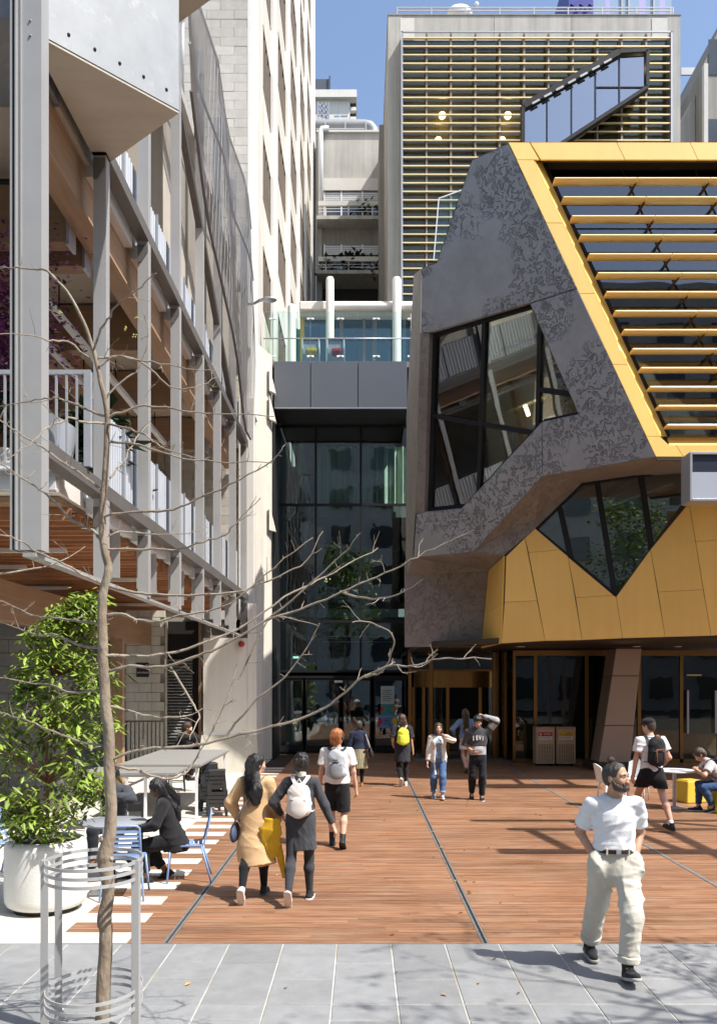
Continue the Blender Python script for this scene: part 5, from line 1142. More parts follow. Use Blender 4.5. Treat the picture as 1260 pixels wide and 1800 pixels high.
tk = MB(); tk.tube(trunk, [.02, .019, .016, .012, .008, .004], 8); tk.build('trunk', M['plant_stem'], pl, smooth=True)
for i in range(540):
    z = rr.uniform(.86, 3.36); k = max(j for j in range(len(prof)) if prof[j][0] <= z); k = min(k, len(prof)-2)
    t = (z-prof[k][0])/(prof[k+1][0]-prof[k][0]); R_ = prof[k][1]*(1-t)+prof[k+1][1]*t; ox = prof[k][2]*(1-t)+prof[k+1][2]*t
    a = rr.uniform(0, 2*PI); lump = .86+.42*noise.noise(Vector((math.cos(a)*1.6, math.sin(a)*1.6, z*1.9)))
    q = R_*lump*math.sqrt(rr.uniform(.12, 1.0))*1.12
    c = PC+Vector((ox+q*math.cos(a), q*math.sin(a), z))
    if noise.noise(c*2.6+Vector((7, 1, 3))) < -.16: continue
    leafset(lf, c, rr.randint(10, 20), rr.choice((.075, .10, .125)), .062, rr); tips.append(c)
    zi = min(len(trunk)-2, max(0, int((z-.9)/.55))); base = trunk[zi].lerp(trunk[zi+1], .5); base.z = min(base.z, c.z-.05)
    if i % 2 == 0: tw.tube([base, base.lerp(c, .55)+Vector((0, 0, .03)), c], [.006, .004, .002], 4, cap=False)
tw.build('branches', M['plant_stem'], pl, fix=False)
tag(lf.build('foliage', M['leaf'], pl, smooth=True, fix=False), kind='stuff')

tcx, tcy = -3.07, 10.57
rt = thing('round_table', 'round grey cafe table beside the planter', 'table', (tcx, tcy, 0))
slabround((tcx, tcy, .705), .41, .025, M['table_grey'], 'table_top', rt)
b = MB(); b.lathe([(.03, .02), (.03, .70)], (tcx, tcy, 0), 12); b.build('pedestal', M['steel_black'], rt)
for a in range(4): q = a*PI/2+.4; m = MB(); m.bar((tcx, tcy, .03), (tcx+.3*math.cos(q), tcy+.3*math.sin(q), .015), .05, .025); m.build('foot', M['steel_black'], rt)
def blue_chair():
    t = thing('slatted_chair', None, 'chair', (0, 0, 0), group='blue slatted metal cafe chairs')
    W = .20; mt = M['blue_metal']
    for s in (-1, 1):                                            # faces +y; back at -y
        b = MB(); b.tube([(s*W, .2, .44), (s*(W+.035), .24, 0)], .0125, 8); b.build('leg', mt, t, local=True, smooth=True)
        b = MB(); b.tube([(s*W, -.17, .44), (s*(W+.04), -.29, 0)], .0125, 8); b.build('leg', mt, t, local=True, smooth=True)
    b = MB(); b.tube([(-W, .2, .445), (-W, -.17, .445), (-W, -.20, .47), (-W, -.25, .66), (-W+.005, -.285, .82), (-W+.03, -.29, .845), (W-.03, -.29, .845), (W-.005, -.285, .82), (W, -.25, .66), (W, -.20, .47), (W, -.17, .445), (W, .2, .445), (-W, .2, .445)], .012, 8); b.build('frame', mt, t, local=True, smooth=True)
    for i in range(7): y = .17-.055*i; m = MB(); m.box(-W, W, y-.021, y+.021, .445, .453); m.build('seat_slat', mt, t, local=True)
    for i in range(6): z = .52+.052*i; y = -.205-.085*(z-.47)/.35; m = MB(); m.box(-W, W, y-.004, y+.004, z-.017, z+.017); m.build('back_slat', mt, t, local=True)
    return t
bc = blue_chair()
chairs = [((-2.70, 9.78, 0), .12, 'empty blue slatted chair with its back to the viewer by the round table'), ((-2.16, 10.62, 0), 1.75, 'blue slatted chair under the seated woman in black'), ((-4.35, 10.75, 0), -1.6, 'blue slatted chair half hidden behind the potted tree')]
for i, (l, rz, lab) in enumerate(chairs):
    o = bc if i == 0 else copy_tree(bc)
    o.location = l; o.rotation_euler = (0, 0, rz); o['label'] = lab
dk = thing('dark_chair', 'black wooden chair on the far side of the round table', 'chair', (-3.25, 11.75, 0), PI+.15)
b = MB(); b.box(-.21, .21, -.2, .2, .43, .46); b.build('seat', M['black_plastic'], dk, local=True)
for sx in (-1, 1):
    b = MB(); b.bar((sx*.2, -.2, 0), (sx*.21, -.27, .88), .035, .035, (1, 0, 0)); b.build('leg', M['black_plastic'], dk, local=True); b = MB(); b.bar((sx*.2, .18, 0), (sx*.2, .18, .44), .035, .035, (1, 0, 0)); b.build('leg', M['black_plastic'], dk, local=True)
for z in (.82, .68): b = MB(); b.box(-.2, .2, -.27, -.245, z-.05, z+.05); b.build('back_slat', M['black_plastic'], dk, local=True)
def bench(x0, x1, y0, y1, zt, lab, legs):
    t = thing('high_table', lab, 'table', ((x0+x1)/2, (y0+y1)/2, 0), group='long high tables under the overhang')
    n = 5
    for i in range(n): MB().box(x0, x1, y0+(y1-y0)*i/n+.004, y0+(y1-y0)*(i+1)/n-.004, zt-.035, zt).build('top_board', M['table_pale'], t)
    MB().box(x0+.05, x1-.05, y0+.05, y1-.05, zt-.075, zt-.036).build('apron', M['steel_grey'], t)
    for x, y in legs: MB().box(x-.022, x+.022, y-.022, y+.022, 0, zt-.07).build('leg', M['white_metal'], t)
bench(-4.6, -3.02, 13.9, 14.9, .97, 'nearer pale high table running across under the timber soffit', [(-4.5, 14.0), (-4.5, 14.8), (-3.55, 14.05), (-3.3, 14.8)])
bench(-4.35, -2.86, 15.2, 18.6, .98, 'farther pale high table leading back to the white pier', [(-2.95, 15.3), (-3.02, 16.9), (-2.95, 18.4), (-4.2, 15.3), (-4.2, 18.4)])
def stack(loc, n, lab):
    for k in range(n):
        t = thing('stacking_stool', lab[k], 'stool', (loc[0], loc[1], k*.072), .15+loc[2], group='black plastic stacking stools')
        a, c, h = .20, .145, .62
        for sx in (-1, 1):
            for sy in (-1, 1):
                b = MB(); w = .05
                b.add([(sx*a, sy*a, 0), (sx*(a-.05), sy*a, 0), (sx*(a-.05), sy*(a-.05), 0), (sx*a, sy*(a-.05), 0), (sx*c, sy*c, h-.03), (sx*(c-.075), sy*c, h-.03), (sx*(c-.075), sy*(c-.075), h-.03), (sx*c, sy*(c-.075), h-.03)],
                      [(0, 3, 2, 1), (4, 5, 6, 7), (0, 1, 5, 4), (1, 2, 6, 5), (2, 3, 7, 6), (3, 0, 4, 7)]); b.build('leg', M['black_plastic'], t, local=True)
        b = MB(); b.box(-c-.01, c+.01, -c-.01, c+.01, h-.03, h); b.build('seat', M['black_plastic'], t, local=True, bevel=.012, seg=2)
        for s in (-1, 1):
            z = .17; e = a-(a-c)*z/h; b = MB(); b.box(-e+.02, e-.02, s*e-.012, s*e+.012, z, z+.06); b.box(s*e-.012, s*e+.012, -e+.02, e-.02, z, z+.06); b.build('stretcher', M['black_plastic'], t, local=True)
        z = .36; e = a-(a-c)*z/h-.01
        for s in (-1, 1): b = MB(); b.box(-e+.02, e-.02, s*e-.006, s*e+.006, .5, .6); b.build('upper_band', M['black_plastic'], t, local=True)
pos = ['bottom', 'second', 'third', 'fourth', 'top']
stack((-2.66, 15.75, 0), 4, ['%s stool of the nearer black stack beside the high table' % p for p in ('bottom', 'second', 'third', 'top')])
stack((-2.92, 16.35, .2), 5, ['%s stool of the rear black stack beside the high table' % p for p in pos])
# balcony furniture and plants on the first floor
def pot_plant(loc, r_, h, m, lab, n, size, name='balcony_shrub', fol='foliage', seed=1, spread=.3, hh=1.2):
    t = thing(name, lab, 'plant', loc); b = MB(); b.lathe([(r_*.7, 0), (r_, h*.9), (r_, h)], loc, 18); b.build('pot', M['planter'] if name != 'palm' else M['steel_dark'], t, smooth=50)
    l = Vector(loc); rq = random.Random(seed); st = MB(); pts = []
    for i in range(9):
        a = rq.uniform(0, 6.28); e = l+Vector((math.cos(a)*rq.uniform(.2, 1)*spread*1.6, math.sin(a)*rq.uniform(.2, 1)*spread*1.6, h+rq.uniform(.4, 1)*hh)); st.tube([l+Vector((0, 0, h-.05)), l.lerp(e, .5)+Vector((0, 0, .2)), e], [.02, .013, .004], 5); pts += [e, l.lerp(e, .8), l.lerp(e, .65)+Vector((0, 0, .15))]
    st.build('stem', M['plant_stem'], t, fix=False)
    tag(leafmass(fol, pts, n, size, M[m], t, seed=seed, spread=spread*.5), kind='stuff'); return t, pts
t, pts = pot_plant((-4.6, 11.0, 4.9), .3, .5, 'purple', 'purple blossoming shrub behind the balcony railing', 3800, .075, seed=5, spread=.5, hh=2.7)
tag(leafmass('dark_foliage', pts, 500, .09, M['purple_dk'], t, seed=8, spread=.35), kind='stuff')
t, pts = pot_plant((-6.2, 12.6, 4.9), .3, .5, 'purple_dk', 'dark purple leafed shrub at the far left of the balcony', 3000, .10, seed=15, spread=.5, hh=2.4)
tag(leafmass('blossom', pts, 500, .06, M['purple'], t, seed=18, spread=.3), kind='stuff')
pot_plant((-3.95, 12.6, 4.9), .25, .45, 'leaf_dk', 'dark green spiky palm beside the corrugated balustrade', 240, .45, 'palm', seed=6, spread=.18, hh=1.1)
pot_plant((-4.0, 14.3, 4.9), .25, .45, 'leaf_dk', 'dark green shrub behind the third steel column of the balcony', 420, .16, seed=7, spread=.28, hh=1.0)
pot_plant((-3.9, 15.3, 4.9), .2, .4, 'purple', 'small pink flowering plant over the balcony balustrade', 150, .06, seed=9, spread=.25, hh=.75)
pot_plant((-4.9, 10.9, 4.9), .3, .45, 'leaf_dk', 'dark leafy shrub low behind the barred railing', 700, .14, seed=12, spread=.4, hh=.9)
def tub(loc, rz, lab):
    t = thing('lounge_chair', lab, 'chair', loc, rz, group='grey tub chairs on the balcony'); b = MB(); n = 14; vs = []; fs = []
    for i in range(n+1):
        a = PI*(-.12)+PI*1.24*i/n; c, s = math.cos(a), math.sin(a)
        vs += [(c*.27, -s*.27, .32), (c*.33, -s*.33, .80-.12*abs(c)), (c*.305, -s*.305, .81-.12*abs(c)), (c*.24, -s*.24, .34)]
    for i in range(n): k = 4*i; fs += [(k, k+4, k+5, k+1), (k+1, k+5, k+6, k+2), (k+2, k+6, k+7, k+3), (k+3, k+7, k+4, k)]
    b.add(vs, fs+[(0, 1, 2, 3), (4*n+3, 4*n+2, 4*n+1, 4*n)]); b.build('shell', M['silver'], t, local=True, smooth=50)
    b = MB(); b.lathe([(.27, .32), (.28, .36), (.27, .42)], (0, 0, 0), 20); b.build('seat', M['silver'], t, local=True, smooth=40)
    for k in range(4): a = PI/4+k*PI/2; b = MB(); b.tube([(.15*math.cos(a), .15*math.sin(a), .33), (.27*math.cos(a), .27*math.sin(a), 0)], .014, 6); b.build('leg', M['steel_black'], t, local=True)
tub((-3.85, 10.55, 4.9), .2, 'grey tub chair seen behind the white bars of the balcony railing'); tub((-4.9, 10.6, 4.9), -.6, 'dark grey tub chair at the left end of the barred railing')

# ================================================================== bare street tree and its guard
YTREE = 5.75
Tp = lambda x, y, dy=0: P(x, y, YTREE+dy)
bt = thing('bare_tree', 'leafless young street tree with thin spreading branches at the left foreground', 'tree', Vector((-1.744, YTREE, 0)))
def smooth_path(pts, sub=4):
    out = []; n = len(pts)
    for i in range(n-1):
        p0, p1, p2, p3 = pts[max(i-1, 0)], pts[i], pts[i+1], pts[min(i+2, n-1)]
        for k in range(sub):
            t = k/sub; out.append(.5*((2*p1)+(p2-p0)*t+(2*p0-5*p1+4*p2-p3)*t*t+(3*p1-p0-3*p2+p3)*t**3))
    out.append(pts[-1]); return out
tr_px = [(178, 1852, 14.5), (181, 1780, 12.8), (184, 1700, 12.2), (187, 1640, 11.6), (184, 1618, 13), (188, 1590, 11.2), (191, 1560, 10.6), (186, 1520, 13.2), (184, 1505, 14), (193, 1470, 11), (196, 1420, 10.2), (193, 1370, 9.8), (192, 1300, 9.6), (186, 1240, 9.4), (183, 1180, 9.2), (181, 1120, 8.8), (180, 1060, 8.4), (184, 1030, 7.6), (191, 1005, 7.2), (188, 985, 7), (181, 950, 6.6), (180, 900, 6.2), (184, 850, 5.6), (187, 800, 5.2), (189, 750, 5), (187, 715, 4.6), (178, 672, 4.2), (166, 622, 3.6), (152, 578, 3.1), (136, 542, 2.6), (118, 512, 2.2), (102, 495, 1.9)]
tp = smooth_path([Tp(x, y) for x, y, r in tr_px], 3); rad = []
for i in range(len(tr_px)-1):
    for k in range(3): rad.append((tr_px[i][2]*(1-k/3)+tr_px[i+1][2]*k/3)*YTREE/F)
rad.append(tr_px[-1][2]*YTREE/F)
rr = random.Random(4)
tp = [p+Vector((rr.gauss(0, .0015), rr.gauss(0, .004), 0)) for p in tp]
b = MB(); b.tube(tp, rad, 14); b.build('trunk', M['bark'], bt, smooth=True)
for (x, y, s) in ((176, 1474, 5.5), (197, 1508, 4), (181, 1512, 4)):
    b = MB(); c = Tp(x, y, -.02); b.tube([c+Vector((.03 if x < 190 else -.03, .02, -.02)), c], [s*1.3*YTREE/F, s*YTREE/F], 10); b.build('pruned_stub', M['twig'], bt, smooth=40)
BR = [
 [(190,1336),(250,1318),(330,1312),(400,1297),(480,1277),(560,1250),(598,1224),(640,1190),(690,1170),(722,1172),(770,1158),(800,1157),(862,1158)],
 [(190,1180),(230,1172),(290,1172),(350,1152),(395,1135),(470,1090),(545,1065),(600,1040),(660,1015),(720,985),(775,958),(830,932)],
 [(470,1090),(530,1040),(600,975),(634,936)],
 [(600,1040),(655,1052),(700,1045),(742,1018)],
 [(185,1152),(260,1153),(330,1140),(420,1105),(500,1050),(560,1020),(610,992),(664,964)],
 [(184,907),(251,899),(305,895),(358,872),(419,844),(480,808),(500,782)],
 [(184,945),(213,935),(263,939),(331,937),(366,926)],
 [(184,964),(267,966),(316,964),(370,949),(400,937),(417,916),(457,876)],
 [(186,1029),(229,1040),(274,1046),(354,1046),(411,1042),(450,1029),(490,1012),(540,985),(566,935)],
 [(183,1080),(213,1078),(248,1091),(274,1093),(316,1082),(354,1076),(400,1063),(430,1042),(480,998),(550,944)],
 [(188,735),(213,724),(255,714),(305,720),(362,726),(419,728),(480,731)],
 [(189,747),(229,754),(263,770),(290,789),(343,804)],
 [(188,779),(236,781),(274,792),(324,806),(381,811),(480,813)],
 [(176,644),(206,625),(236,632),(282,638),(343,651),(381,651)],
 [(173,630),(229,629),(267,651),(297,678),(343,682),(381,663)],
 [(165,615),(178,579),(193,556),(223,521),(254,498),(272,478)],
 [(187,733),(152,719),(114,703),(89,700),(51,705),(-20,718)],
 [(187,744),(147,742),(127,736),(102,742),(76,757),(51,782),(0,815)],
 [(183,865),(152,840),(114,815),(76,787),(43,767),(0,738),(-40,712)],
 [(182,955),(162,932),(127,914),(89,876),(66,856),(38,840),(0,815),(-60,790)],
 [(182,1026),(142,1008),(107,988),(71,972),(30,947),(0,940),(-40,930)],
 [(182,1097),(145,1093),(95,1086),(57,1082),(27,1067),(-10,1052)],
 [(182,1141),(145,1135),(99,1116),(69,1118),(34,1105),(-20,1086)],
 [(186,1211),(128,1217),(93,1205),(51,1199),(-20,1188)],
 [(188,1314),(144,1302),(97,1287),(51,1267),(0,1252),(-40,1240)],
 [(102,495),(85,478),(60,472),(20,472),(-20,466)],
 [(160,632),(120,601),(85,598),(40,588),(-20,586)],
 [(195,1350),(240,1352),(290,1370),(330,1355),(352,1320),(395,1240),(420,1160)],
 [(193,1240),(240,1252),(285,1262),(330,1258),(355,1246)],
 [(184,850),(215,815),(240,770),(262,745)],
 [(300,1172),(335,1230),(350,1262),(330,1300)],
 [(395,1297),(440,1240),(500,1190),(540,1140),(560,1097)],
 [(420,1195),(450,1130),(480,1085),(560,1100)],
 [(-20,1010),(60,1000),(110,985),(150,960)],
 [(640,1190),(672,1180),(690,1140),(688,1115),(650,1095),(620,1092)],
 [(186,700),(215,670),(245,645),(262,590),(250,545)],
]
r2 = random.Random(21)
def spur(b, p, d, L, r0, depth=0):
    pts = [p]; q = p; dd = d.copy(); n = 3
    for i in range(n): dd = (dd+Vector((r2.gauss(0, .18), r2.gauss(0, .18), r2.gauss(0, .16)+.03))).normalized(); q = q+dd*L/n; pts.append(q)
    b.tube(pts, [r0, r0*.8, r0*.62, r0*.4], 5, cap=True)
    b.ball(pts[-1], r0*.85, 5)
    if depth < 1 and L > .05 and r2.random() < .8:
        for k in range(r2.randint(1, 2)):
            e = Vector((r2.uniform(-1, 1), r2.uniform(-1, 1), r2.uniform(-.5, 1))).normalized(); spur(b, pts[r2.randint(1, 2)], (dd+e*1.1).normalized(), L*r2.uniform(.3, .6), r0*.7, depth+1)
for br in BR:
    sl = r2.uniform(-.9, .9); n = len(br)
    pts = smooth_path([Tp(x, y, sl*i/(n-1)) for i, (x, y) in enumerate(br)], 4)
    pts = [p+Vector((r2.gauss(0, .0034), r2.gauss(0, .007), r2.gauss(0, .0034))) for p in pts]
    L = sum((pts[i+1]-pts[i]).length for i in range(len(pts)-1)); r0 = min(.0112, .0046+.0040*L); m = len(pts)
    b = MB(); b.tube(pts, [r0*(1-.68*i/(m-1)) for i in range(m)], 7)
    dist = .05
    acc = 0
    for i in range(1, m-1):
        acc += (pts[i+1]-pts[i]).length
        if acc > dist:
            acc = 0; dist = r2.uniform(.035, .10); t = (pts[i+1]-pts[i-1]).normalized(); e = Vector((r2.uniform(-1, 1), r2.uniform(-1, 1), r2.uniform(-.6, 1))); e = (e-t*e.dot(t)).normalized()
            LL = r2.choice((.015, .02, .03, .05, .08, .12, .17)) if L > .5 else r2.choice((.02, .03, .07)); spur(b, pts[i], (e+t*r2.uniform(.1, .8)).normalized(), LL, max(.0016, r0*.32))
    b.ball(pts[-1], r0*.5, 5)
    b.build('branch', M['twig'], bt, smooth=50, fix=False)
b = MB()
for x, y in ((243, 560), (222, 578), (238, 590), (106, 550), (520, 1268), (432, 1283), (575, 1020)): 
    for k in range(5): c = Tp(x+r2.uniform(-5, 5), y+r2.uniform(-4, 4), .2); b.ball(c, .006, 5)
tag(b.build('leaf_buds', M['bud'], bt, fix=False), kind='stuff')
# guard
gx0, gy0 = -1.795, YTREE
tg = thing('tree_guard', 'grey steel tree guard with curved hoops around the bare trunk', 'tree guard', (gx0, gy0, 0))
RX, RY = .305, .36
for s, yy in ((-1, -.10), (1, -.10), (-1, .16), (1, .16)):
    if (s, yy) in ((1, .16),): continue
    x = gx0+s*(RX-.005); b = MB(); 
    b.box(x-.026, x+.026, gy0+yy-.004, gy0+yy+.004, 0, 1.27); b.box(x+s*.020-.006, x+s*.020+.006, gy0+yy+.004, gy0+yy+.045, 0, 1.27); b.build('post', M['steel_grey'], tg, bevel=.002)
for z in (1.255, 1.20, 1.145, .40, .345, .29):
    pts = [(gx0+RX*math.cos(a), gy0+RY*math.sin(a)*.95, z) for a in np.linspace(0, 2*PI, 40)]
    b = MB(); vs = []; fs = []
    for i in range(40):
        a = 2*PI*i/40; c, s = math.cos(a), math.sin(a)
        for dr, dz in ((0, -.0105), (.009, -.0105), (.009, .0105), (0, .0105)): vs.append((gx0+(RX+dr)*c, gy0+(RY+dr)*s, z+dz))
    for i in range(40):
        k = 4*i; j = 4*((i+1) % 40)
        for q in range(4): fs.append((k+q, j+q, j+(q+1) % 4, k+(q+1) % 4))
    b.add(vs, fs); b.build('hoop', M['steel_grey'], tg, smooth=40)
# second street tree, right of the view: its shade falls on the footpath
st_ = thing('street_tree', 'bare branched street tree standing just right of the view', 'tree', (6.3, 4.2, 0))
r3 = random.Random(5); b = MB(); tk = MB(); tk.tube([(6.3, 4.2, 0), (6.25, 4.15, 1.5), (6.3, 4.2, 3.2), (6.2, 4.2, 5.2), (6.25, 4.1, 7.4)], [.1, .085, .07, .05, .02], 10); tk.build('trunk', M['bark'], st_, smooth=True)
lfb = MB()
def grow(p, d, L, r0, dep):
    pts = [p]; q = p; n = 4
    for i in range(n): d = (d+Vector((r3.gauss(0, .16), r3.gauss(0, .16), r3.gauss(0, .12)))).normalized(); q = q+d*L/n; pts.append(q)
    b.tube(pts, [r0*(1-.15*i) for i in range(n+1)], 5, cap=False)
    if dep == 0:
        for k in range(2): c = pts[-1]+Vector((r3.gauss(0, .05), r3.gauss(0, .05), r3.gauss(0, .05))); lfb.ball(c, (.03, .03, .012), 5)
        return
    for k in range(3): e = Vector((r3.uniform(-1, 1), r3.uniform(-1, 1), r3.uniform(-.4, .8))).normalized(); grow(pts[r3.randint(2, n)], (d*.8+e*.85).normalized(), L*r3.uniform(.5, .75), r0*.55, dep-1)
for i in range(17):
    z = 3.3+4.0*i/17; a = i*2.4+r3.uniform(-.4, .4); grow(Vector((6.27, 4.17, z)), Vector((math.cos(a), math.sin(a), .35)).normalized(), r3.uniform(1.1, 1.7), .026, 3)
b.build('branches', M['twig'], st_, fix=False); tag(lfb.build('leaf_buds', M['bud'], st_, fix=False), kind='stuff')

# evergreen street tree behind the viewer: it shows only as a reflection in the entrance glass
et = thing('evergreen_street_tree', 'leafy green street tree standing behind the viewer', 'tree', (-1.2, -6.5, 0))
tk = MB(); tk.tube([(-1.2, -6.5, 0), (-1.25, -6.45, 3), (-1.1, -6.5, 6.5), (-1.2, -6.5, 10.5)], [.22, .18, .13, .05], 10); tk.build('trunk', M['bark'], et, smooth=True)
r5 = random.Random(2); cps = []
for i in range(60): a = r5.uniform(0, 6.28); z = r5.uniform(6.0, 12.5); q = (2.6-.12*abs(z-8.5)**1.6)*math.sqrt(r5.random()); cps.append(Vector((-1.2+q*math.cos(a), -6.5+q*math.sin(a), z)))
tag(leafmass('foliage', cps, 4200, .26, M['leaf'], et, seed=4, spread=.42), kind='stuff')
# ================================================================== PEOPLE: rounded-cone fields blended and meshed into one surface per piece
class Field:
    def __init__(s): s.ops = []
    def cone(s, a, b, ra, rb, k=.02, fl=None, cut=False, cuta=False):   # fl = (axis, factor): squeezed along axis by factor
        s.ops.append(('c', np.array(a, float), np.array(b, float), ra, rb, k, fl, cut, cuta)); return s
    def ell(s, c, r, k=.02, R=None): s.ops.append(('e', np.array(c, float), np.array(r, float), k, R)); return s
    def sub(s, c, r, k=.01, R=None): s.ops.append(('s', np.array(c, float), np.array(r, float), k, R)); return s
    def clip(s, p, n): s.ops.append(('p', np.array(p, float), np.array(n, float)/np.linalg.norm(n))); return s
    def disp(s, fn): s.ops.append(('d', fn)); return s
    def mesh(s, h):
        lo, hi = [], []
        for o in s.ops:
            if o[0] == 'c':
                m = max(o[3], o[4])*(1.0 if o[6] is None else max(1, 1/o[6][1])); lo.append(np.minimum(o[1], o[2])-m); hi.append(np.maximum(o[1], o[2])+m)
            elif o[0] == 'e': m = max(o[2]); lo.append(o[1]-m); hi.append(o[1]+m)
        lo = np.min(lo, 0)-3*h; hi = np.max(hi, 0)+3*h
        n = np.ceil((hi-lo)/h).astype(int)+1
        ax = [lo[i]+h*np.arange(n[i]) for i in range(3)]
        D = np.full(n, .5, np.float32)
        def sl(a, b, pad): return tuple(slice(max(0, int((a[i]-pad-lo[i])/h)), min(n[i], int((b[i]+pad-lo[i])/h)+2)) for i in range(3))
        def smin(S, d, k):
            cur = D[S]; q = np.maximum(k-np.abs(cur-d), 0)/k; D[S] = np.minimum(cur, d)-q*q*k*.25
        for o in s.ops:
            if o[0] == 'c':
                _, a, b, ra, rb, k, fl, cut, cuta = o
                m = max(ra, rb)*(1.0 if fl is None else max(1, 1/fl[1])); S = sl(np.minimum(a, b)-m, np.maximum(a, b)+m, k+2*h)
                x = ax[0][S[0]][:, None, None]-a[0]; y = ax[1][S[1]][None, :, None]-a[1]; z = ax[2][S[2]][None, None, :]-a[2]
                ba = b-a; L2 = max(ba@ba, 1e-9); t = np.clip((x*ba[0]+y*ba[1]+z*ba[2])/L2, 0, 1)
                qx, qy, qz = x-t*ba[0], y-t*ba[1], z-t*ba[2]; d2 = qx*qx+qy*qy+qz*qz
                if fl is not None:
                    e = np.array(fl[0], float); e /= np.linalg.norm(e); qe = qx*e[0]+qy*e[1]+qz*e[2]; d2 = d2+(1/fl[1]**2-1)*qe*qe
                d = np.sqrt(np.maximum(d2, 1e-12))-(ra+(rb-ra)*t)
                if fl is not None: d = d*(.5+.5*fl[1])
                if cut: u = ba/math.sqrt(L2); d = np.maximum(d, (x-ba[0])*u[0]+(y-ba[1])*u[1]+(z-ba[2])*u[2])
                if cuta: u = -ba/math.sqrt(L2); d = np.maximum(d, x*u[0]+y*u[1]+z*u[2])
                smin(S, d.astype(np.float32), k)
            elif o[0] in 'es':
                _, c, r, k, R = o; m = max(r); S = sl(c-m, c+m, k+2*h)
                x = ax[0][S[0]][:, None, None]-c[0]; y = ax[1][S[1]][None, :, None]-c[1]; z = ax[2][S[2]][None, None, :]-c[2]
                if R is not None: x, y, z = (R[0][0]*x+R[1][0]*y+R[2][0]*z, R[0][1]*x+R[1][1]*y+R[2][1]*z, R[0][2]*x+R[1][2]*y+R[2][2]*z)
                k0 = np.sqrt((x/r[0])**2+(y/r[1])**2+(z/r[2])**2); k1 = np.sqrt((x/r[0]**2)**2+(y/r[1]**2)**2+(z/r[2]**2)**2)
                d = (k0*(k0-1)/np.maximum(k1, 1e-6)).astype(np.float32)
                if o[0] == 'e': smin(S, d, k)
                else:
                    cur = D[S]; dd = -d; q = np.maximum(k-np.abs(cur-dd), 0)/k; D[S] = np.maximum(cur, dd)+q*q*k*.25
            elif o[0] == 'p':
                x, y, z = ax[0][:, None, None]-o[1][0], ax[1][None, :, None]-o[1][1], ax[2][None, None, :]-o[1][2]
                np.maximum(D, (x*o[2][0]+y*o[2][1]+z*o[2][2]).astype(np.float32), out=D)
            else:
                D += o[1](ax[0][:, None, None], ax[1][None, :, None], ax[2][None, None, :]).astype(np.float32)
        # surface nets
        ins = D < 0
        nx, ny, nz = n
        cs = np.zeros((nx-1, ny-1, nz-1), np.int8)
        for i in (0, 1):
            for j in (0, 1):
                for k in (0, 1): cs += ins[i:nx-1+i, j:ny-1+j, k:nz-1+k]
        act = (cs > 0) & (cs < 8); idx = np.argwhere(act)
        if len(idx) == 0: return [], []
        vid = np.full(act.shape, -1, np.int64); vid[act] = np.arange(len(idx))
        acc = np.zeros((len(idx), 3)); cnt = np.zeros(len(idx))
        corners = [(i, j, k) for i in (0, 1) for j in (0, 1) for k in (0, 1)]
        vals = {c: D[idx[:, 0]+c[0], idx[:, 1]+c[1], idx[:, 2]+c[2]] for c in corners}
        for c in corners:
            for a in range(3):
                if c[a] == 0:
                    e = list(c); e[a] = 1; e = tuple(e); v0, v1 = vals[c], vals[e]; mk = (v0 < 0) != (v1 < 0)
                    t = np.where(mk, v0/np.where(v0-v1 == 0, 1, v0-v1), 0); p = np.tile(np.array(c, float), (len(idx), 1)); p[:, a] += t
                    acc[mk] += p[mk]; cnt[mk] += 1
        V = lo+h*(idx+acc/np.maximum(cnt, 1)[:, None])
        Q = []
        for a in range(3):
            s0 = [slice(None)]*3; s1 = [slice(None)]*3; s0[a] = slice(0, -1); s1[a] = slice(1, None)
            ch = ins[tuple(s0)] != ins[tuple(s1)]; E = np.argwhere(ch)
            b_, c_ = (a+1) % 3, (a+2) % 3
            ok = (E[:, b_] > 0) & (E[:, c_] > 0) & (E[:, b_] < n[b_]-1) & (E[:, c_] < n[c_]-1); E = E[ok]
            fl = ins[E[:, 0], E[:, 1], E[:, 2]]
            def cell(db, dc): q = E.copy(); q[:, b_] -= db; q[:, c_] -= dc; return vid[q[:, 0], q[:, 1], q[:, 2]]
            q = np.stack([cell(1, 1), cell(0, 1), cell(0, 0), cell(1, 0)], 1); q[~fl] = q[~fl][:, ::-1]; Q.append(q)
        return V, np.concatenate(Q)
def meshes_to_object(parts, name, m, parent):
    vs, qs, k = [], [], 0
    for V, Q in parts:
        if len(V): vs.append(V); qs.append(Q+k); k += len(V)
    V = np.concatenate(vs); Q = np.concatenate(qs); me = bpy.data.meshes.new(name)
    me.vertices.add(len(V)); me.vertices.foreach_set('co', V.astype(np.float32).ravel()); me.loops.add(Q.size); me.loops.foreach_set('vertex_index', Q.astype(np.int32).ravel())
    me.polygons.add(len(Q)); me.polygons.foreach_set('loop_start', np.arange(0, Q.size, 4, dtype=np.int32)); me.update(calc_edges=True); me.validate()
    me.polygons.foreach_set('use_smooth', [True]*len(me.polygons)); me.materials.append(m); me.update()
    return link_mesh(me, name, parent)
A = lambda *v: np.array(v, float)
def unit(v): return v/max(np.linalg.norm(v), 1e-9)
def ik(a, c, l1, l2, pole):
    d = c-a; L = np.linalg.norm(d); L = min(L, (l1+l2)*.999); u = unit(d); x = (l1*l1-l2*l2+L*L)/(2*L); h = math.sqrt(max(l1*l1-x*x, 0)); p = np.array(pole, float); p = unit(p-u*(p@u)); return a+u*x+p*h, a+u*L
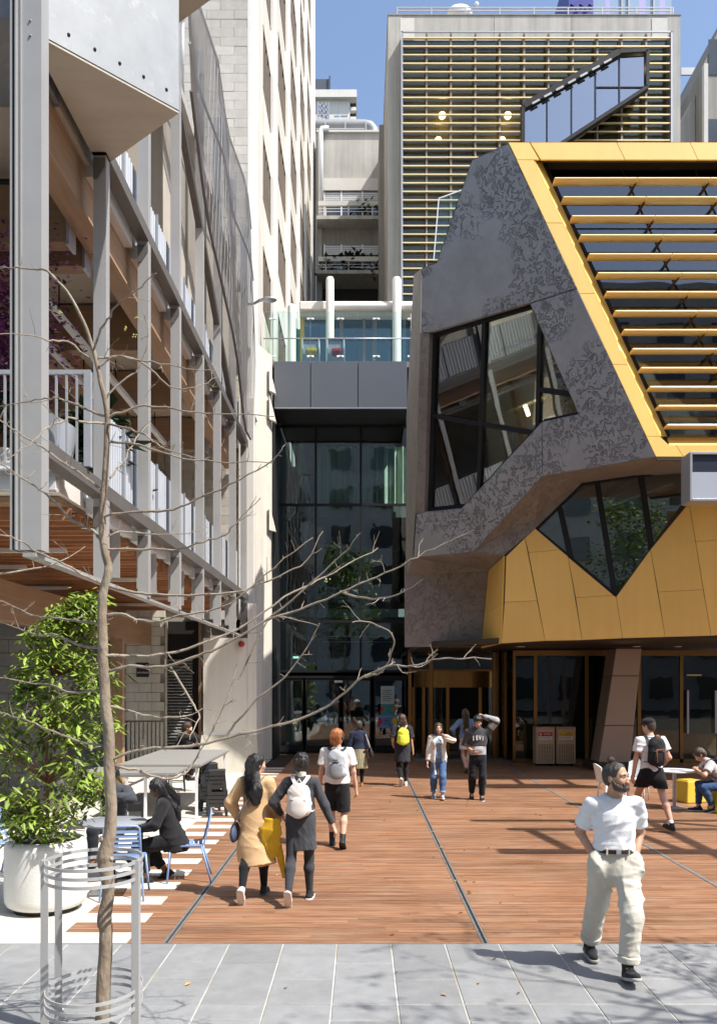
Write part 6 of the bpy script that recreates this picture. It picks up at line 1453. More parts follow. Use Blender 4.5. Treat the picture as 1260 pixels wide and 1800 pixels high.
def folds(amp, f=1.0, seed=0):
    r = np.random.RandomState(seed); W = []
    for _ in range(7):
        d = r.randn(3)*np.array([.8, .8, 1.0]); d /= np.linalg.norm(d); W.append((d*r.uniform(17, 34)*f, r.rand()*6.28, r.randn(3)*7, r.rand()*6.28))
    def fn(x, y, z):
        g = 0
        for w, p, u, q in W:
            ph = w[0]*x+w[1]*y+w[2]*z+p+1.1*np.sin(6*x+9*z+q); m = np.clip(np.sin(u[0]*x+u[1]*y+u[2]*z+q)+.25, 0, 1); g = g+m*((1-np.abs(np.sin(ph)))**2-.3)
        return -amp*g*1.15
    return fn
def pleats(amp, nfold, c=(0, 0)):
    return lambda x, y, z: amp*np.sin(nfold*np.arctan2(y-c[1], x-c[0]))*np.clip((1.0-z)/.3, 0, 1)
def waves(amp, f, seed=1):
    return lambda x, y, z: amp*np.sin(f*x+3*np.sin(9*z+seed)+2*np.sin(31*y))*np.sin(f*.9*y+2.2*np.sin(7*z))
cloth_cache = {}
def cloth(col, rough=.85, var=.12, **kw):
    key = (col, rough, str(kw))
    if key not in cloth_cache: cloth_cache[key] = mat('cloth', col, rough, var=var, scale=7, spec=.2, sheen=.1, bump=.22, bscale=140, **kw)
    return cloth_cache[key]
SKIN = {k: mat('skin_'+k, c, .5, var=.10, scale=9, spec=.35) for k, c in {'light': (.56, .33, .235), 'tan': (.47, .265, .175), 'warm': (.58, .35, .25), 'dark': (.20, .105, .066)}.items()}
HAIR = {k: mat('hair_'+k, c, .38, var=.35, scale=16, stretch=(5, 5, .6), spec=.5, bump=.5, bscale=30) for k, c in {'black': (.012, .011, .012), 'brown': (.05, .028, .018), 'long_brown': (.095, .052, .028), 'red': (.36, .125, .035), 'grey': (.045, .038, .033)}.items()}
M['eye_white'] = mat('eye_white', (.7, .68, .65), .3, var=0); M['iris'] = mat('eye_dark', (.02, .013, .01), .2, var=0); M['lip'] = mat('lip', (.42, .17, .14), .5, var=.05)

class Body:
    """Joints of one figure in its own frame (x to its right, y forward, z up), metres at its own height."""
    def __init__(s, h, fem=False, feet=((.10, 0, 0), (-.10, 0, 0)), pitch=(0, 0), hands=None, poleE=None, lean=0.0, twist=0.0, headyaw=0, headpitch=0, hipz=None, hip=(0, 0), kneepole=None, bulk=1.0, crouch=.0, side=0.0):
        k = h/1.75; s.k = k; s.handdir = None; s.fem = fem; s.bulk = bulk; s.h = h
        hz = (.93-crouch if hipz is None else hipz/k); s.pel = A(hip[0]/k, hip[1]/k, hz+.03)
        L = A(side, math.sin(lean), math.cos(lean)); L = unit(L)
        s.up = L; s.waist = s.pel+L*.15; s.chest = s.pel+L*.34; s.neck0 = s.pel+L*.50; s.neck1 = s.neck0+unit(L+A(0, .25, 0))*.09
        ct, st = math.cos(twist), math.sin(twist); X = A(ct, st, 0); s.X = X; s.fw = unit(np.cross(L, X)); s.fw = s.fw if s.fw[1]*ct > 0 or abs(twist) > 1.5 else s.fw
        sw = (.165 if fem else .192); s.sh = [s.pel+L*.465+X*sw*q for q in (1, -1)]
        hw = .088; s.hipj = [s.pel+A(hw*q, 0, -.03) for q in (1, -1)]
        s.ank, s.kne, s.toe = [], [], []
        for i in (0, 1):
            f = np.array(feet[i], float)/k; an = f+A(0, -.03, .085); kp = (0.12*(1 if i == 0 else -1), 1, .1) if kneepole is None else kneepole[i]
            kn, an = ik(s.hipj[i], an, .435, .42, kp); s.kne.append(kn); s.ank.append(an)
            p = pitch[i]; s.toe.append(A((.04 if i == 0 else -.04), math.cos(p), math.sin(p)))
        s.elb, s.wri = [], []
        for i in (0, 1):
            q = 1 if i == 0 else -1
            w = (s.sh[i]+A(.06*q, .04, -.55)) if (hands is None or hands[i] is None) else np.array(hands[i], float)/k
            pe = (.35*q, -1, -.2) if (poleE is None or poleE[i] is None) else poleE[i]
            e, w = ik(s.sh[i], w, .295, .265, pe); s.elb.append(e); s.wri.append(w)
        s.hc = s.neck1+unit(L+A(0, .1, 0))*.105+A(0, .018, 0)
        s.HR = np.array(Matrix.Rotation(headyaw, 3, 'Z') @ Matrix.Rotation(headpitch, 3, 'X'))
    def hp(s, x, y, z): return s.hc+s.HR@A(x, y, z)
    def sc(s, parts): return [(V*s.k, Q) for V, Q in parts if len(V)]

def head_field(F_, b, h, male=True):
    R = b.HR
    F_.ell(b.hp(0, -.012, .028), (.078, .098, .092), .02, R).ell(b.hp(0, .022, -.035), (.060, .068, .078), .03, R).ell(b.hp(0, .055, -.086), (.030 if not male else .035, .028, .024), .03, R)
    F_.ell(b.hp(0, .092, -.028), (.013, .018, .028), .014, R).ell(b.hp(0, .103, -.042), (.017, .013, .011), .010, R)
    for q in (1, -1):
        F_.sub(b.hp(.033*q, .100, .004), (.021, .017, .012), .012, R); F_.ell(b.hp(.078*q, -.008, -.012), (.012, .020, .032), .008, R); F_.ell(b.hp(.040*q, .066, -.03), (.020, .018, .020), .03, R)
    F_.ell(b.hp(0, .082, .022), (.055, .014, .011), .02, R); F_.ell(b.hp(0, .084, -.068), (.024, .012, .011), .012, R)
    return F_
def hand_mesh(b, i, h, curl=.5, fw=None):
    q = 1 if i == 0 else -1; w = b.wri[i]; d = unit(w-b.elb[i]) if b.handdir is None else unit(A(*b.handdir)); inn = A(-q, 0.15, 0); inn = unit(inn-d*(inn@d)); sd = np.cross(d, inn)*q; sd = unit(sd)
    if sd[1] < 0 and abs(d[2]) > .5: sd = -sd
    f = Field(); pc = w+d*.045
    f.cone(w-d*.03, w+d*.02, .026, .028, .015, (inn, .75)); f.cone(w+d*.015, w+d*.085, .036, .040, .015, (inn, .45))
    for j, (off, L, r) in enumerate(((.030, .072, .0095), (.010, .080, .0098), (-.010, .075, .0094), (-.029, .060, .0085))):
        a = w+d*.085+sd*off; c1 = curl*(.7+.12*j); d1 = unit(d*math.cos(c1)+inn*math.sin(c1)); m_ = a+d1*L*.5; d2 = unit(d*math.cos(c1*2.1)+inn*math.sin(c1*2.1)); e = m_+d2*L*.48
        f.cone(a-d*.02, m_, r*1.1, r, .006); f.cone(m_, e, r, r*.8, .004)
    t0 = w+d*.02+sd*.028; t1 = w+d*.055+sd*.058+inn*.012; t2 = w+d*.088+sd*.062+inn*.022
    f.cone(t0, t1, .014, .0115, .01); f.cone(t1, t2, .0112, .009, .004)
    return f.mesh(h)
def legs_field(F_, b, r=(0, 0, 0), to=1.0, cut=False, k=.03, upto='ankle'):
    """legs inflated by r at hip, knee, ankle"""
    B_ = b.bulk
    for i in (0, 1):
        F_.cone(b.hipj[i]+A(0, -.01, 0), b.kne[i], (.083 if not b.fem else .088)*B_+r[0], .054*B_+r[1], k)
        kn, an = b.kne[i], b.ank[i]
        if upto == 'knee': continue
        m_ = kn+(an-kn)*.3-A(0, .018, 0); e = kn+(an-kn)*to
        F_.cone(kn, m_, .052*B_+r[1], .057*B_+(r[1]+r[2])/2, k); F_.cone(m_, e, .057*B_+(r[1]+r[2])/2, .036+r[2], k, cut=cut)
    return F_
def torso_field(F_, b, g=0.0, k=.05, low=True):
    B_ = b.bulk; X = b.X; fl = (b.fw, .68)
    w0 = (.155 if b.fem else .148)*B_+g; w1 = (.118 if b.fem else .135)*B_+g; w2 = (.138 if b.fem else .155)*B_+g
    if low: F_.cone(b.pel-b.up*.05, b.pel+b.up*.03, w0, w0, k, fl)
    F_.cone(b.pel+b.up*.02, b.waist, w0*.97, w1, k, fl); F_.cone(b.waist, b.chest, w1, w2, k, fl); F_.cone(b.chest, b.pel+b.up*.43, w2, .115*B_+g, k, (b.fw, .66))
    F_.cone(b.sh[0]-X*.03, b.sh[1]+X*.03, .056+g*.8, .056+g*.8, k); F_.cone(b.pel+b.up*.43, b.neck0+b.up*.02, .085+g, .055+g, .04, (b.fw, .85))
    if b.fem:
        for q in (1, -1): F_.ell(b.chest+X*.068*q+b.fw*.075+b.up*.01, (.066+g, .058+g, .062+g), .04)
    return F_
def arms_field(F_, b, r=(0, 0, 0), to=1.0, cut=False, k=.025, which=(0, 1)):
    """to < 1 stops on the upper arm, 1..2 on the forearm"""
    for i in which:
        s_, e, w = b.sh[i], b.elb[i], b.wri[i]
        if to <= 1: F_.cone(s_, s_+(e-s_)*to, .055+r[0], .046+r[1], k, cut=cut)
        else: F_.cone(s_, e, .053+r[0], .043+r[1], k); F_.cone(e, e+(w-e)*(to-1), .043+r[1], .029+r[2], k, cut=cut)
    return F_
def make_body(b, root, h, skin, hh=None, male=True, handres=None, curl=(.5, .5), hands=(True, True)):
    F_ = Field(); torso_field(F_, b, -.008); legs_field(F_, b, (-.006, -.004, 0)); arms_field(F_, b, (-.006, -.004, 0), 2.0)
    F_.cone(b.neck0-b.up*.03, b.hc-A(0, .02, .03), .058 if male else .049, .052 if male else .045, .03)
    for i in (0, 1): F_.cone(b.ank[i], b.ank[i]+unit(b.toe[i])*.07-A(0, 0, .05), .032, .020, .02)
    if hh is None: head_field(F_, b, h, male); parts = [F_.mesh(h)]
    else:
        H_ = Field(); head_field(H_, b, hh, male); H_.cone(b.neck0-b.up*.03, b.hc-A(0, .02, .03), .058 if male else .049, .052 if male else .045, .03); parts = [F_.mesh(h), H_.mesh(hh)]
    for i in (0, 1):
        if hands[i]: parts.append(hand_mesh(b, i, handres or .007, curl[i]))
    return meshes_to_object(b.sc(parts), 'body', SKIN[skin], root)
def add(root, b, F_, h, name, m): return meshes_to_object(b.sc([F_.mesh(h)]), name, m, root)
def face(b, root, hair, lips=True, brows=True):
    k = b.k
    for q in (1, -1):
        m = MB(); c = b.hp(.032*q, .083, .003)*k; m.ball(c, (.0125*k, .009*k, .0062*k), 10); m.build('eye', M['eye_white'], root, smooth=True, local=True)
        m = MB(); c = b.hp(.032*q, .0905, .003)*k; m.ball(c, (.0065*k, .005*k, .0068*k), 8); m.build('iris', M['iris'], root, smooth=True, local=True)
        if brows: m = MB(); m.tube([b.hp(.014*q, .097, .018)*k, b.hp(.032*q, .096, .026)*k, b.hp(.052*q, .080, .020)*k], [.0035*k, .0045*k, .0025*k], 6); m.build('eyebrow', HAIR[hair], root, smooth=True, local=True)
    if lips: m = MB(); m.tube([b.hp(-.022, .086, -.066)*k, b.hp(-.008, .0955, -.064)*k, b.hp(.008, .0955, -.064)*k, b.hp(.022, .086, -.066)*k], [.003*k, .006*k, .006*k, .003*k], 6); m.build('mouth', M['lip'], root, smooth=True, local=True)
def shoe(b, root, i, h, m, sole=None, boot=0.0, big=1.0):
    a, t = b.ank[i], unit(b.toe[i]); n = unit(np.cross(t, A(1, 0, 0))); n = n if n[2] > 0 else -n
    base = a-n*.062; F_ = Field()
    F_.cone(base-t*.045, base+t*.06, .040*big, .043*big, .02); F_.cone(base+t*.06, base+t*.165, .043*big, .034*big, .02, (n, .8)); F_.cone(a-t*.015+n*(-.03), a+n*(.015+boot)-t*.01, .042*big, .042*big+boot*.05, .025, cut=True)
    F_.clip(base-n*.030, -n); add(root, b, F_, h, 'shoe', m)
    S = Field(); S.cone(base-t*.05-n*.02, base+t*.07-n*.02, .046*big, .050*big, .01); S.cone(base+t*.07-n*.02, base+t*.17-n*.02, .050*big, .040*big, .01); S.clip(base-n*.012, n); S.clip(base-n*.038, -n); add(root, b, S, h, 'shoe_sole', sole or M['ink'])
def skirt(F_, b, z0, z1, r0, r1, fl=.72, sway=(0, 0)): 
    F_.cone(A(b.pel[0], b.pel[1], z0), A(b.pel[0]+sway[0], b.pel[1]+sway[1], z1), r0, r1, .03, ((0, 1, 0), fl), cut=True); return F_
def cap_hair(F_, b, g=.012, front=.075, low=-.03):
    R = b.HR; F_.ell(b.hp(0, -.016, .034), (.080+g, .098+g, .090+g), .02, R); F_.ell(b.hp(0, -.055, -.02), (.070+g, .055+g, .075+g), .03, R)
    return F_
def strands(b, root, m, n=110, length=.42, seed=1, rad=.0022, low=None, spread=.085, name='hair_strands'):
    """loose strands falling down the back of the head over the hair"""
    r = random.Random(seed); M_ = MB(); k = b.k
    for i in range(n):
        a = r.uniform(.0, PI)+PI; st = b.hp(.085*math.cos(a)*r.uniform(.2, 1), -.012+.11*math.sin(a), .045+r.uniform(-.05, .06)); L = length*r.uniform(.75, 1.08)
        end = st+A((b.neck0[0]-st[0])*.25+r.gauss(0, spread*.4), 0, -L); bk = b.chest-b.fw*(.165+r.uniform(0, .02)); end[1] = min(st[1], bk[1]+.03+.25*max(0, (end[2]-b.neck0[2])))+r.gauss(0, .006)
        mid = (st+end)*.5; mid[1] = min(st[1], end[1])-.014+r.gauss(0, .006); mid[0] += r.gauss(0, .02)
        pts = smooth_path([Vector(st*k), Vector(mid*k), Vector(end*k)], 4); M_.tube(pts, [rad*k*(1-.7*j/(len(pts)-1)) for j in range(len(pts))], 3, cap=False)
    tag(M_.build(name, m, root, local=True, smooth=True, fix=False), kind='stuff')
def cut_face(F_, b, low=.035): R = b.HR; F_.sub(b.hp(0, .105, -.055), (.088, .10, .105), .015, R); return F_
def person(label, loc, deg, **kw):
    root = thing('person', label, 'person', loc, math.radians(deg)); return root, Body(**kw)
def held(name, label, cat, root, off, group=None):
    """a carried thing: its own top-level Empty, turned like its bearer, at off in the bearer's frame"""
    p = Vector(root.location)+Matrix.Rotation(root.rotation_euler.z, 3, 'Z') @ Vector(off)
    return thing(name, label, cat, p, root.rotation_euler.z, group)
def held_mesh(parts, name, m, t, off): return meshes_to_object([(V-np.array(off), Q) for V, Q in parts], name, m, t)
def backpack(b, root, label, m, strapm, h=.009, W=.145, Hh=.40, D=.075, zc=None, pocket=None, straps=True, extra=None, yoff=.0):
    c = b.chest-b.fw*(.165+yoff)-b.up*.03+(0 if zc is None else A(0, 0, zc)); off = (c-b.up*Hh/2)*b.k; t = held('backpack', label, 'backpack', root, off)
    F_ = Field(); u = b.up
    F_.cone(c-u*(Hh*.5-W), c+u*(Hh*.5-W*.95), W, W*.93, .03, (b.fw, D/W)); F_.ell(c-u*Hh*.33, (W*1.02, D*1.05, Hh*.2), .04); F_.disp(folds(.004, 1.2, 3))
    held_mesh(b.sc([F_.mesh(h)]), 'pack', m, t, off)
    P_ = Field(); P_.cone(c-u*Hh*.30-b.fw*D*.75, c-u*Hh*.16-b.fw*D*.75, W*.72, W*.70, .02, (b.fw, .34)); held_mesh(b.sc([P_.mesh(h)]), 'front_pocket', pocket or m, t, off)
    z_ = MB(); k = b.k
    z_.tube([Vector((c-u*Hh*.03-b.fw*(D*1.02)+b.X*x)*k-off) for x in (-W*.6, 0, W*.6)], .004, 5); z_.build('zip', M['ink'], t, local=True)
    z_ = MB(); z_.tube([Vector(q*k-off) for q in (c+u*Hh*.48+b.X*.03, c+u*(Hh*.48+.05)-b.fw*.0, c+u*Hh*.48-b.X*.03)], .007, 6); z_.build('handle', strapm, t, local=True)
    if straps:
        for i, q in ((0, 1), (1, -1)):
            s_ = b.sh[i]-b.X*.075*q; top = s_+b.up*.072
            pts = [c+u*Hh*.44+b.X*.045*q-b.fw*-.02, top-b.fw*.075-b.up*.012, top+b.fw*.01+b.up*.008, s_+b.fw*.115-b.up*.03, b.chest+b.X*.115*q+b.fw*.12-b.up*.06, b.waist+b.X*.15*q+b.fw*.02, c-u*Hh*.38+b.X*W*.75*q]
            pts = smooth_path([Vector(p*k-off) for p in pts], 4); m_ = MB()
            vs = []; 
            for j, p in enumerate(pts):
                tg_ = (pts[min(j+1, len(pts)-1)]-pts[max(j-1, 0)]).normalized(); w_ = Vector(b.X)*.024*k; n_ = tg_.cross(w_).normalized()*.005*k
                vs += [p-w_-n_, p+w_-n_, p+w_+n_, p-w_+n_]
            fs = [(4*j+a, 4*j+4+a, 4*j+4+(a+1) % 4, 4*j+(a+1) % 4) for j in range(len(pts)-1) for a in range(4)]
            m_.add(vs, fs+[(0, 1, 2, 3)]); m_.build('strap', strapm, t, local=True, smooth=50)
    return t, off, c

# ---------------------------------------------------------------- 1 the man in the foreground
root, b = person('bearded man in white t-shirt and loose beige trousers with hands in pockets striding forward', (2.135, 7.22, 0), 180, h=1.78, feet=((.105, -.36, .015), (-.045, .27, .03)), pitch=(-.12, .28), hands=((.165, .035, .96), (-.165, .035, .96)), poleE=((.55, -1, 0), (-.55, -1, 0)), headyaw=math.radians(42), headpitch=.05, lean=.02, crouch=.025)
b.handdir = (0, .05, -1); make_body(b, root, .010, 'tan', hh=.0052, male=True, handres=.006, curl=(.4, .4)); face(b, root, 'brown', lips=True)
F_ = Field(); torso_field(F_, b, .010, low=False); arms_field(F_, b, (.010, .026, 0), .76, True); F_.cone(b.waist-A(0,0,.06), b.chest, .148, .160, .05, ((0, 1, 0), .70)); F_.clip(b.neck0+b.up*.036+A(0, .02, 0), (0, .34, 1)); F_.clip(b.pel+A(0, 0, .075), (0, 0, -1)); F_.ell(b.waist-A(0, 0, .05), (.155, .115, .05), .05); F_.disp(folds(.0055, .62, 5)); F_.disp(folds(.0018, 1.3, 6))
add(root, b, F_, .0075, 't_shirt', cloth((.78, .79, .82), .9, .04))
F_ = Field(); F_.cone(b.neck0+b.up*.0+A(-.045, .03, 0), b.neck0+A(.045, .03, 0), .012, .012, .03); 
F_ = Field(); F_.cone(b.pel-A(0, 0, .05), b.pel+A(0, 0, .10), .172, .146, .05, ((0, 1, 0), .72), cut=True); [(F_.cone(b.hipj[i]+A(.012*(1-2*i), 0, .0), b.kne[i], .110, .096, .03, ((0, 1, 0), .94)), F_.cone(b.kne[i], b.kne[i]+(b.ank[i]-b.kne[i])*.90, .095, .080, .02, cut=True)) for i in (0, 1)]
for i in (0, 1): F_.ell(b.hipj[i]+A(.078*(1 if i == 0 else -1), .040, -.02), (.070, .082, .13), .04)
F_.disp(folds(.0075, .7, 8)); F_.disp(folds(.003, 1.4, 14)); TR = cloth((.56, .53, .455), .9, .06)
add(root, b, F_, .0085, 'trousers', TR)
for i in (0, 1): c = b.kne[i]+(b.ank[i]-b.kne[i])*.86; F_ = Field(); d = unit(b.ank[i]-b.kne[i]); F_.cone(c-d*.035, c+d*.02, .090, .088, .01, cut=True, cuta=True); add(root, b, F_, .0075, 'trouser_cuff', TR)
F_ = Field(); F_.cone(b.pel+A(0, 0, .066), b.pel+A(0, 0, .103), .171, .169, .01, ((0, 1, 0), .76), cut=True, cuta=True); add(root, b, F_, .007, 'belt', cloth((.035, .017, .012), .45))
m = MB(); c = (b.pel+A(0, .126, .085))*b.k; m.box(c[0]-.02, c[0]+.02, c[1], c[1]+.010, c[2]-.016, c[2]+.016); m.build('belt_buckle', M['silver'], root, local=True)
for x in (-.09, .09): c = (b.pel+A(x, .106, .083))*b.k; m = MB(); m.box(c[0]-.006, c[0]+.006, c[1], c[1]+.012, c[2]-.026, c[2]+.026); m.build('belt_loop', TR, root, local=True)
F_ = Field(); R = b.HR; F_.ell(b.hp(0, -.014, .034), (.085, .104, .092), .02, R); F_.ell(b.hp(0, -.06, -.01), (.074, .055, .07), .03, R); F_.sub(b.hp(0, .112, -.012), (.10, .088, .108), .015, R);  F_.disp(waves(.003, 90)); add(root, b, F_, .006, 'hair', HAIR['grey'])
F_ = Field(); F_.ell(b.hp(0, -.045, .138), (.036, .034, .030), .02, R); F_.disp(waves(.003, 80, 3)); add(root, b, F_, .006, 'hair_bun', HAIR['brown'])
F_ = Field(); F_.ell(b.hp(0, .050, -.088), (.050, .048, .042), .03, R)
for q in (1, -1): F_.cone(b.hp(.072*q, .0, -.02), b.hp(.058*q, .03, -.075), .012, .024, .03); F_.cone(b.hp(.058*q, .035, -.075), b.hp(.02*q, .075, -.092), .024, .024, .03)
F_.cone(b.hp(-.03, .086, -.058), b.hp(.03, .086, -.058), .011, .011, .015); F_.sub(b.hp(0, .10, -.068), (.017, .012, .0055), .005, R); F_.disp(waves(.0025, 120, 2)); add(root, b, F_, .005, 'beard', HAIR['brown'])
for i in (0, 1): shoe(b, root, i, .0075, cloth((.022, .022, .024), .7), cloth((.42, .40, .37) if i == 1 else (.30, .29, .27), .8), boot=.035, big=1.1)
for i in (0, 1):
    F_ = Field(); F_.cone(b.ank[i]+A(0, 0, -.01), b.ank[i]+(b.kne[i]-b.ank[i])*.22, .041, .045, .01); add(root, b, F_, .008, 'sock', cloth((.03, .03, .03), .9))
    m = MB(); t_ = unit(b.toe[i]); n_ = A(0, -t_[2], t_[1])
    for j in range(4): c = (b.ank[i]+t_*(.045+.024*j)+n_*(.0-.011*j))*b.k; m.tube([Vector(c)+Vector((-.026, 0, 0)), Vector(c)+Vector((0, 0, .012)), Vector(c)+Vector((.026, 0, 0))], .003, 5)
    m.build('laces', M['ink'], root, local=True)
# ---------------------------------------------------------------- 2 woman in the camel coat
root, b = person('woman in long camel coat with long black hair walking away hand on hip', (-1.20, 9.72, 0), -6, h=1.60, fem=True, feet=((.06, .18, 0), (-.075, -.32, .085)), pitch=(.0, -1.05), hands=((.24, .10, .80), (-.20, .06, .86)), poleE=((.7, -1, 0), (-1.2, -.5, .1)), headyaw=-.95, lean=.03)
make_body(b, root, .010, 'light', hh=.0065, male=False); face(b, root, 'black')
CO = cloth((.60, .40, .215), .95, .05)
F_ = Field(); torso_field(F_, b, .026, low=True); arms_field(F_, b, (.026, .034, .030), 1.86, True); F_.cone(b.waist+A(0, 0, .04), A(.0, -.03, .60), .135, .225, .05, ((0, 1, 0), .80)); F_.cone(A(.0, -.03, .62), A(.045, -.08, .40), .225, .24, .05, ((0, 1, 0), .80), cut=True); F_.clip((0, 0, .415), (-.22, 0, -1)); F_.clip(b.neck0+b.up*.045, (0, .2, 1)); F_.disp(folds(.005, 1.0, 2)); add(root, b, F_, .009, 'coat', CO)
F_ = Field(); legs_field(F_, b, (.004, .006, .004), 1.0); add(root, b, F_, .010, 'leggings', cloth((.012, .012, .014), .9))
F_ = Field(); cap_hair(F_, b, .014); cut_face(F_, b); F_.cone(b.hp(0, -.07, -.03), b.chest-b.fw*.125+b.up*.02, .092, .098, .05, (b.fw, .55)); F_.cone(b.chest-b.fw*.13+b.up*.04+b.X*.02, b.waist-b.fw*.135+b.up*.10+b.X*.03, .098, .06, .04, (b.fw, .5)); F_.disp(waves(.007, 70)); add(root, b, F_, .0075, 'hair', HAIR['black'])
shoe(b, root, 0, .008, cloth((.02, .02, .022), .8), cloth((.10, .10, .10), .8)); shoe(b, root, 1, .008, cloth((.5, .5, .5), .8), cloth((.72, .70, .68), .8))
bag_off = np.array((-.245, .02, .70)); t = held('shoulder_bag', 'small dark floral bag at the hip of the woman in the camel coat', 'bag', root, bag_off); M['floral_dark'] = mat('floral_dark', (.05, .07, .13), .7, var=.1, dirt=((.42, .10, .10), 26, .60))
F_ = Field(); F_.cone(A(0, -.07, .02), A(0, .07, .02), .095, .095, .02, ((1, 0, 0), .42)); F_.cone(A(0, -.06, .09), A(0, .06, .09), .05, .05, .02, ((1, 0, 0), .6)); meshes_to_object([F_.mesh(.008)], 'pouch', M['floral_dark'], t)
m = MB(); st_pts = [Vector((0, -.1, .12)), Vector((.09, -.16, .28)), Vector((.26, -.13, .54)), Vector((.33, -.06, .66)), Vector((.36, .03, .68))]; m.tube(smooth_path(st_pts, 4), .011, 6); m.build('strap', cloth((.20, .17, .17), .8), t, local=True)
strands(b, root, HAIR['black'], 160, .50, 3)
# ---------------------------------------------------------------- 3 woman with floral backpack
root, b = person('woman in charcoal cardigan and leggings with dark hair pinned up walking away', (-.68, 9.58, 0), -4, h=1.62, fem=True, feet=((.085, .14, 0), (-.085, -.30, .10)), pitch=(.0, -1.0), hands=((.375, .05, .80), (-.24, .17, .93)), poleE=((.6, -1, .0), (-1, -.8, -.2)), lean=.05, headpitch=-.05)
make_body(b, root, .010, 'light', hh=.0065, male=False, curl=(.4, .9)); face(b, root, 'black')
CD = cloth((.055, .058, .066), .95, .1)
F_ = Field(); torso_field(F_, b, .020); arms_field(F_, b, (.018, .016, .012), 1.92, True); F_.cone(b.waist, A(.02, .0, .62), .135, .185, .05, ((0, 1, 0), .74), cut=True); F_.clip(b.neck0+b.up*.04, (0, .2, 1)); F_.disp(folds(.004, 1.4, 12)); add(root, b, F_, .009, 'cardigan', CD)
F_ = Field(); legs_field(F_, b, (.006, .006, .006), 1.0); add(root, b, F_, .010, 'leggings', cloth((.045, .047, .053), .9))
F_ = Field(); F_.cone(b.neck0+b.up*.02, b.neck0+b.up*.075, .072, .064, .02); F_.disp(folds(.004, 2.2, 4)); add(root, b, F_, .0075, 'scarf', cloth((.50, .47, .40), .9, .3))
F_ = Field(); cap_hair(F_, b, .020); cut_face(F_, b); F_.ell(b.hp(.0, -.09, .085), (.06, .045, .05), .015, b.HR); F_.ell(b.hp(.03, -.105, .02), (.05, .04, .055), .012, b.HR); F_.ell(b.hp(-.035, -.10, .03), (.045, .04, .05), .012, b.HR); F_.disp(waves(.006, 70)); add(root, b, F_, .007, 'hair', HAIR['black'])
for i in (0, 1): shoe(b, root, i, .008, cloth((.025, .025, .027), .8), cloth((.74, .72, .70), .8))
M['floral_pale'] = mat('floral_pale', (.66, .61, .57), .8, var=.06, dirt=((.42, .20, .18), 22, .62))
backpack(b, root, 'white floral backpack on the woman in the charcoal cardigan', M['floral_pale'], cloth((.70, .64, .60), .9), Hh=.40, W=.15, zc=-.03)
o_ = np.array((-.31, -.06, .50)); t = held('paper_bag', 'mustard yellow folded bag hanging from the arm of the woman with the floral backpack', 'bag', root, o_)
F_ = Field(); F_.cone(A(.0, 0, .43), A(-.01, .0, .28), .085, .115, .03, ((0, 1, 0), .22), cuta=True); F_.cone(A(-.01, .0, .28), A(-.01, .02, .08), .115, .10, .03, ((0, 1, 0), .28)); F_.cone(A(-.01, .0, .08), A(.0, .02, -.05), .07, .02, .03, ((0, 1, 0), .35)); F_.disp(folds(.006, 1.1, 77)); meshes_to_object([F_.mesh(.008)], 'bag_body', cloth((.62, .36, .02), .6), t)
F_ = Field(); F_.cone(A(.06, .03, .10), A(.13, .03, -.22), .05, .03, .02, ((0, 1, 0), .35)); F_.disp(folds(.005, 1.3, 78)); meshes_to_object([F_.mesh(.008)], 'bag_tail', cloth((.62, .36, .02), .6), t)
strands(b, root, HAIR['brown'], 70, .10, 14, .0025, spread=.03)
# ---------------------------------------------------------------- 4 red haired person with headphones
root, b = person('red haired person in white t-shirt and black shorts with headphones walking away', (-.36, 12.75, 0), -3, h=1.72, feet=((.10, -.22, .05), (-.08, .10, 0)), pitch=(-.7, 0), hands=((.285, .05, .82), (-.27, .0, .84)), poleE=((.5, -1, 0), (-.5, -1, 0)), headyaw=-.45, headpitch=-.05)
make_body(b, root, .011, 'light', hh=.008, male=True); face(b, root, 'red')
F_ = Field(); torso_field(F_, b, .034); arms_field(F_, b, (.020, .034, 0), .66, True); F_.clip(b.pel+A(0, 0, -.005), (0, 0, -1)); F_.clip(b.neck0+b.up*.04, (0, .1, 1)); F_.disp(folds(.005, 1.3, 22)); add(root, b, F_, .010, 't_shirt', cloth((.78, .77, .75), .9, .04))
F_ = Field(); F_.cone(b.pel-A(0, 0, .08), b.pel+A(0, 0, .02), .165, .145, .05, ((0, 1, 0), .75)); legs_field(F_, b, (.025, .045, 0), upto='knee'); F_.clip((0, 0, .53), (0, 0, -1)); F_.disp(folds(.004, 1.2, 3)); add(root, b, F_, .010, 'shorts', cloth((.014, .014, .016), .95))
F_ = Field(); cap_hair(F_, b, .018); cut_face(F_, b); F_.ell(b.hp(0, -.06, -.065), (.078, .06, .06), .03, b.HR); F_.disp(waves(.006, 80)); add(root, b, F_, .008, 'hair', HAIR['red'])
for i in (0, 1): shoe(b, root, i, .009, cloth((.018, .018, .02), .5), M['ink'], boot=.11, big=1.05)
strands(b, root, HAIR['red'], 110, .16, 15, .0028, spread=.05)
t = held('headphones', 'black headphones on the red haired person', 'headphones', root, b.hc*b.k); pts = [Vector((b.HR@A(.103*math.cos(a), -.01, .128*math.sin(a)+.01))*b.k) for a in np.linspace(-.1, PI+.1, 14)]
m = MB(); m.tube(pts, .009, 6); m.build('headband', M['black_plastic'], t, local=True, smooth=True)
for q in (1, -1): m = MB(); c = Vector((b.HR@A(.098*q, -.01, -.012))*b.k); m.ball(c, (.022, .036, .042), 10); m.build('ear_cup', M['black_plastic'], t, local=True, smooth=True)
GB = cloth((.42, .44, .47), .9); t, off, c = backpack(b, root, 'pale grey backpack on the red haired person', GB, cloth((.035, .037, .042), .9), h=.010, Hh=.44, W=.145, pocket=cloth((.27, .28, .30), .9))
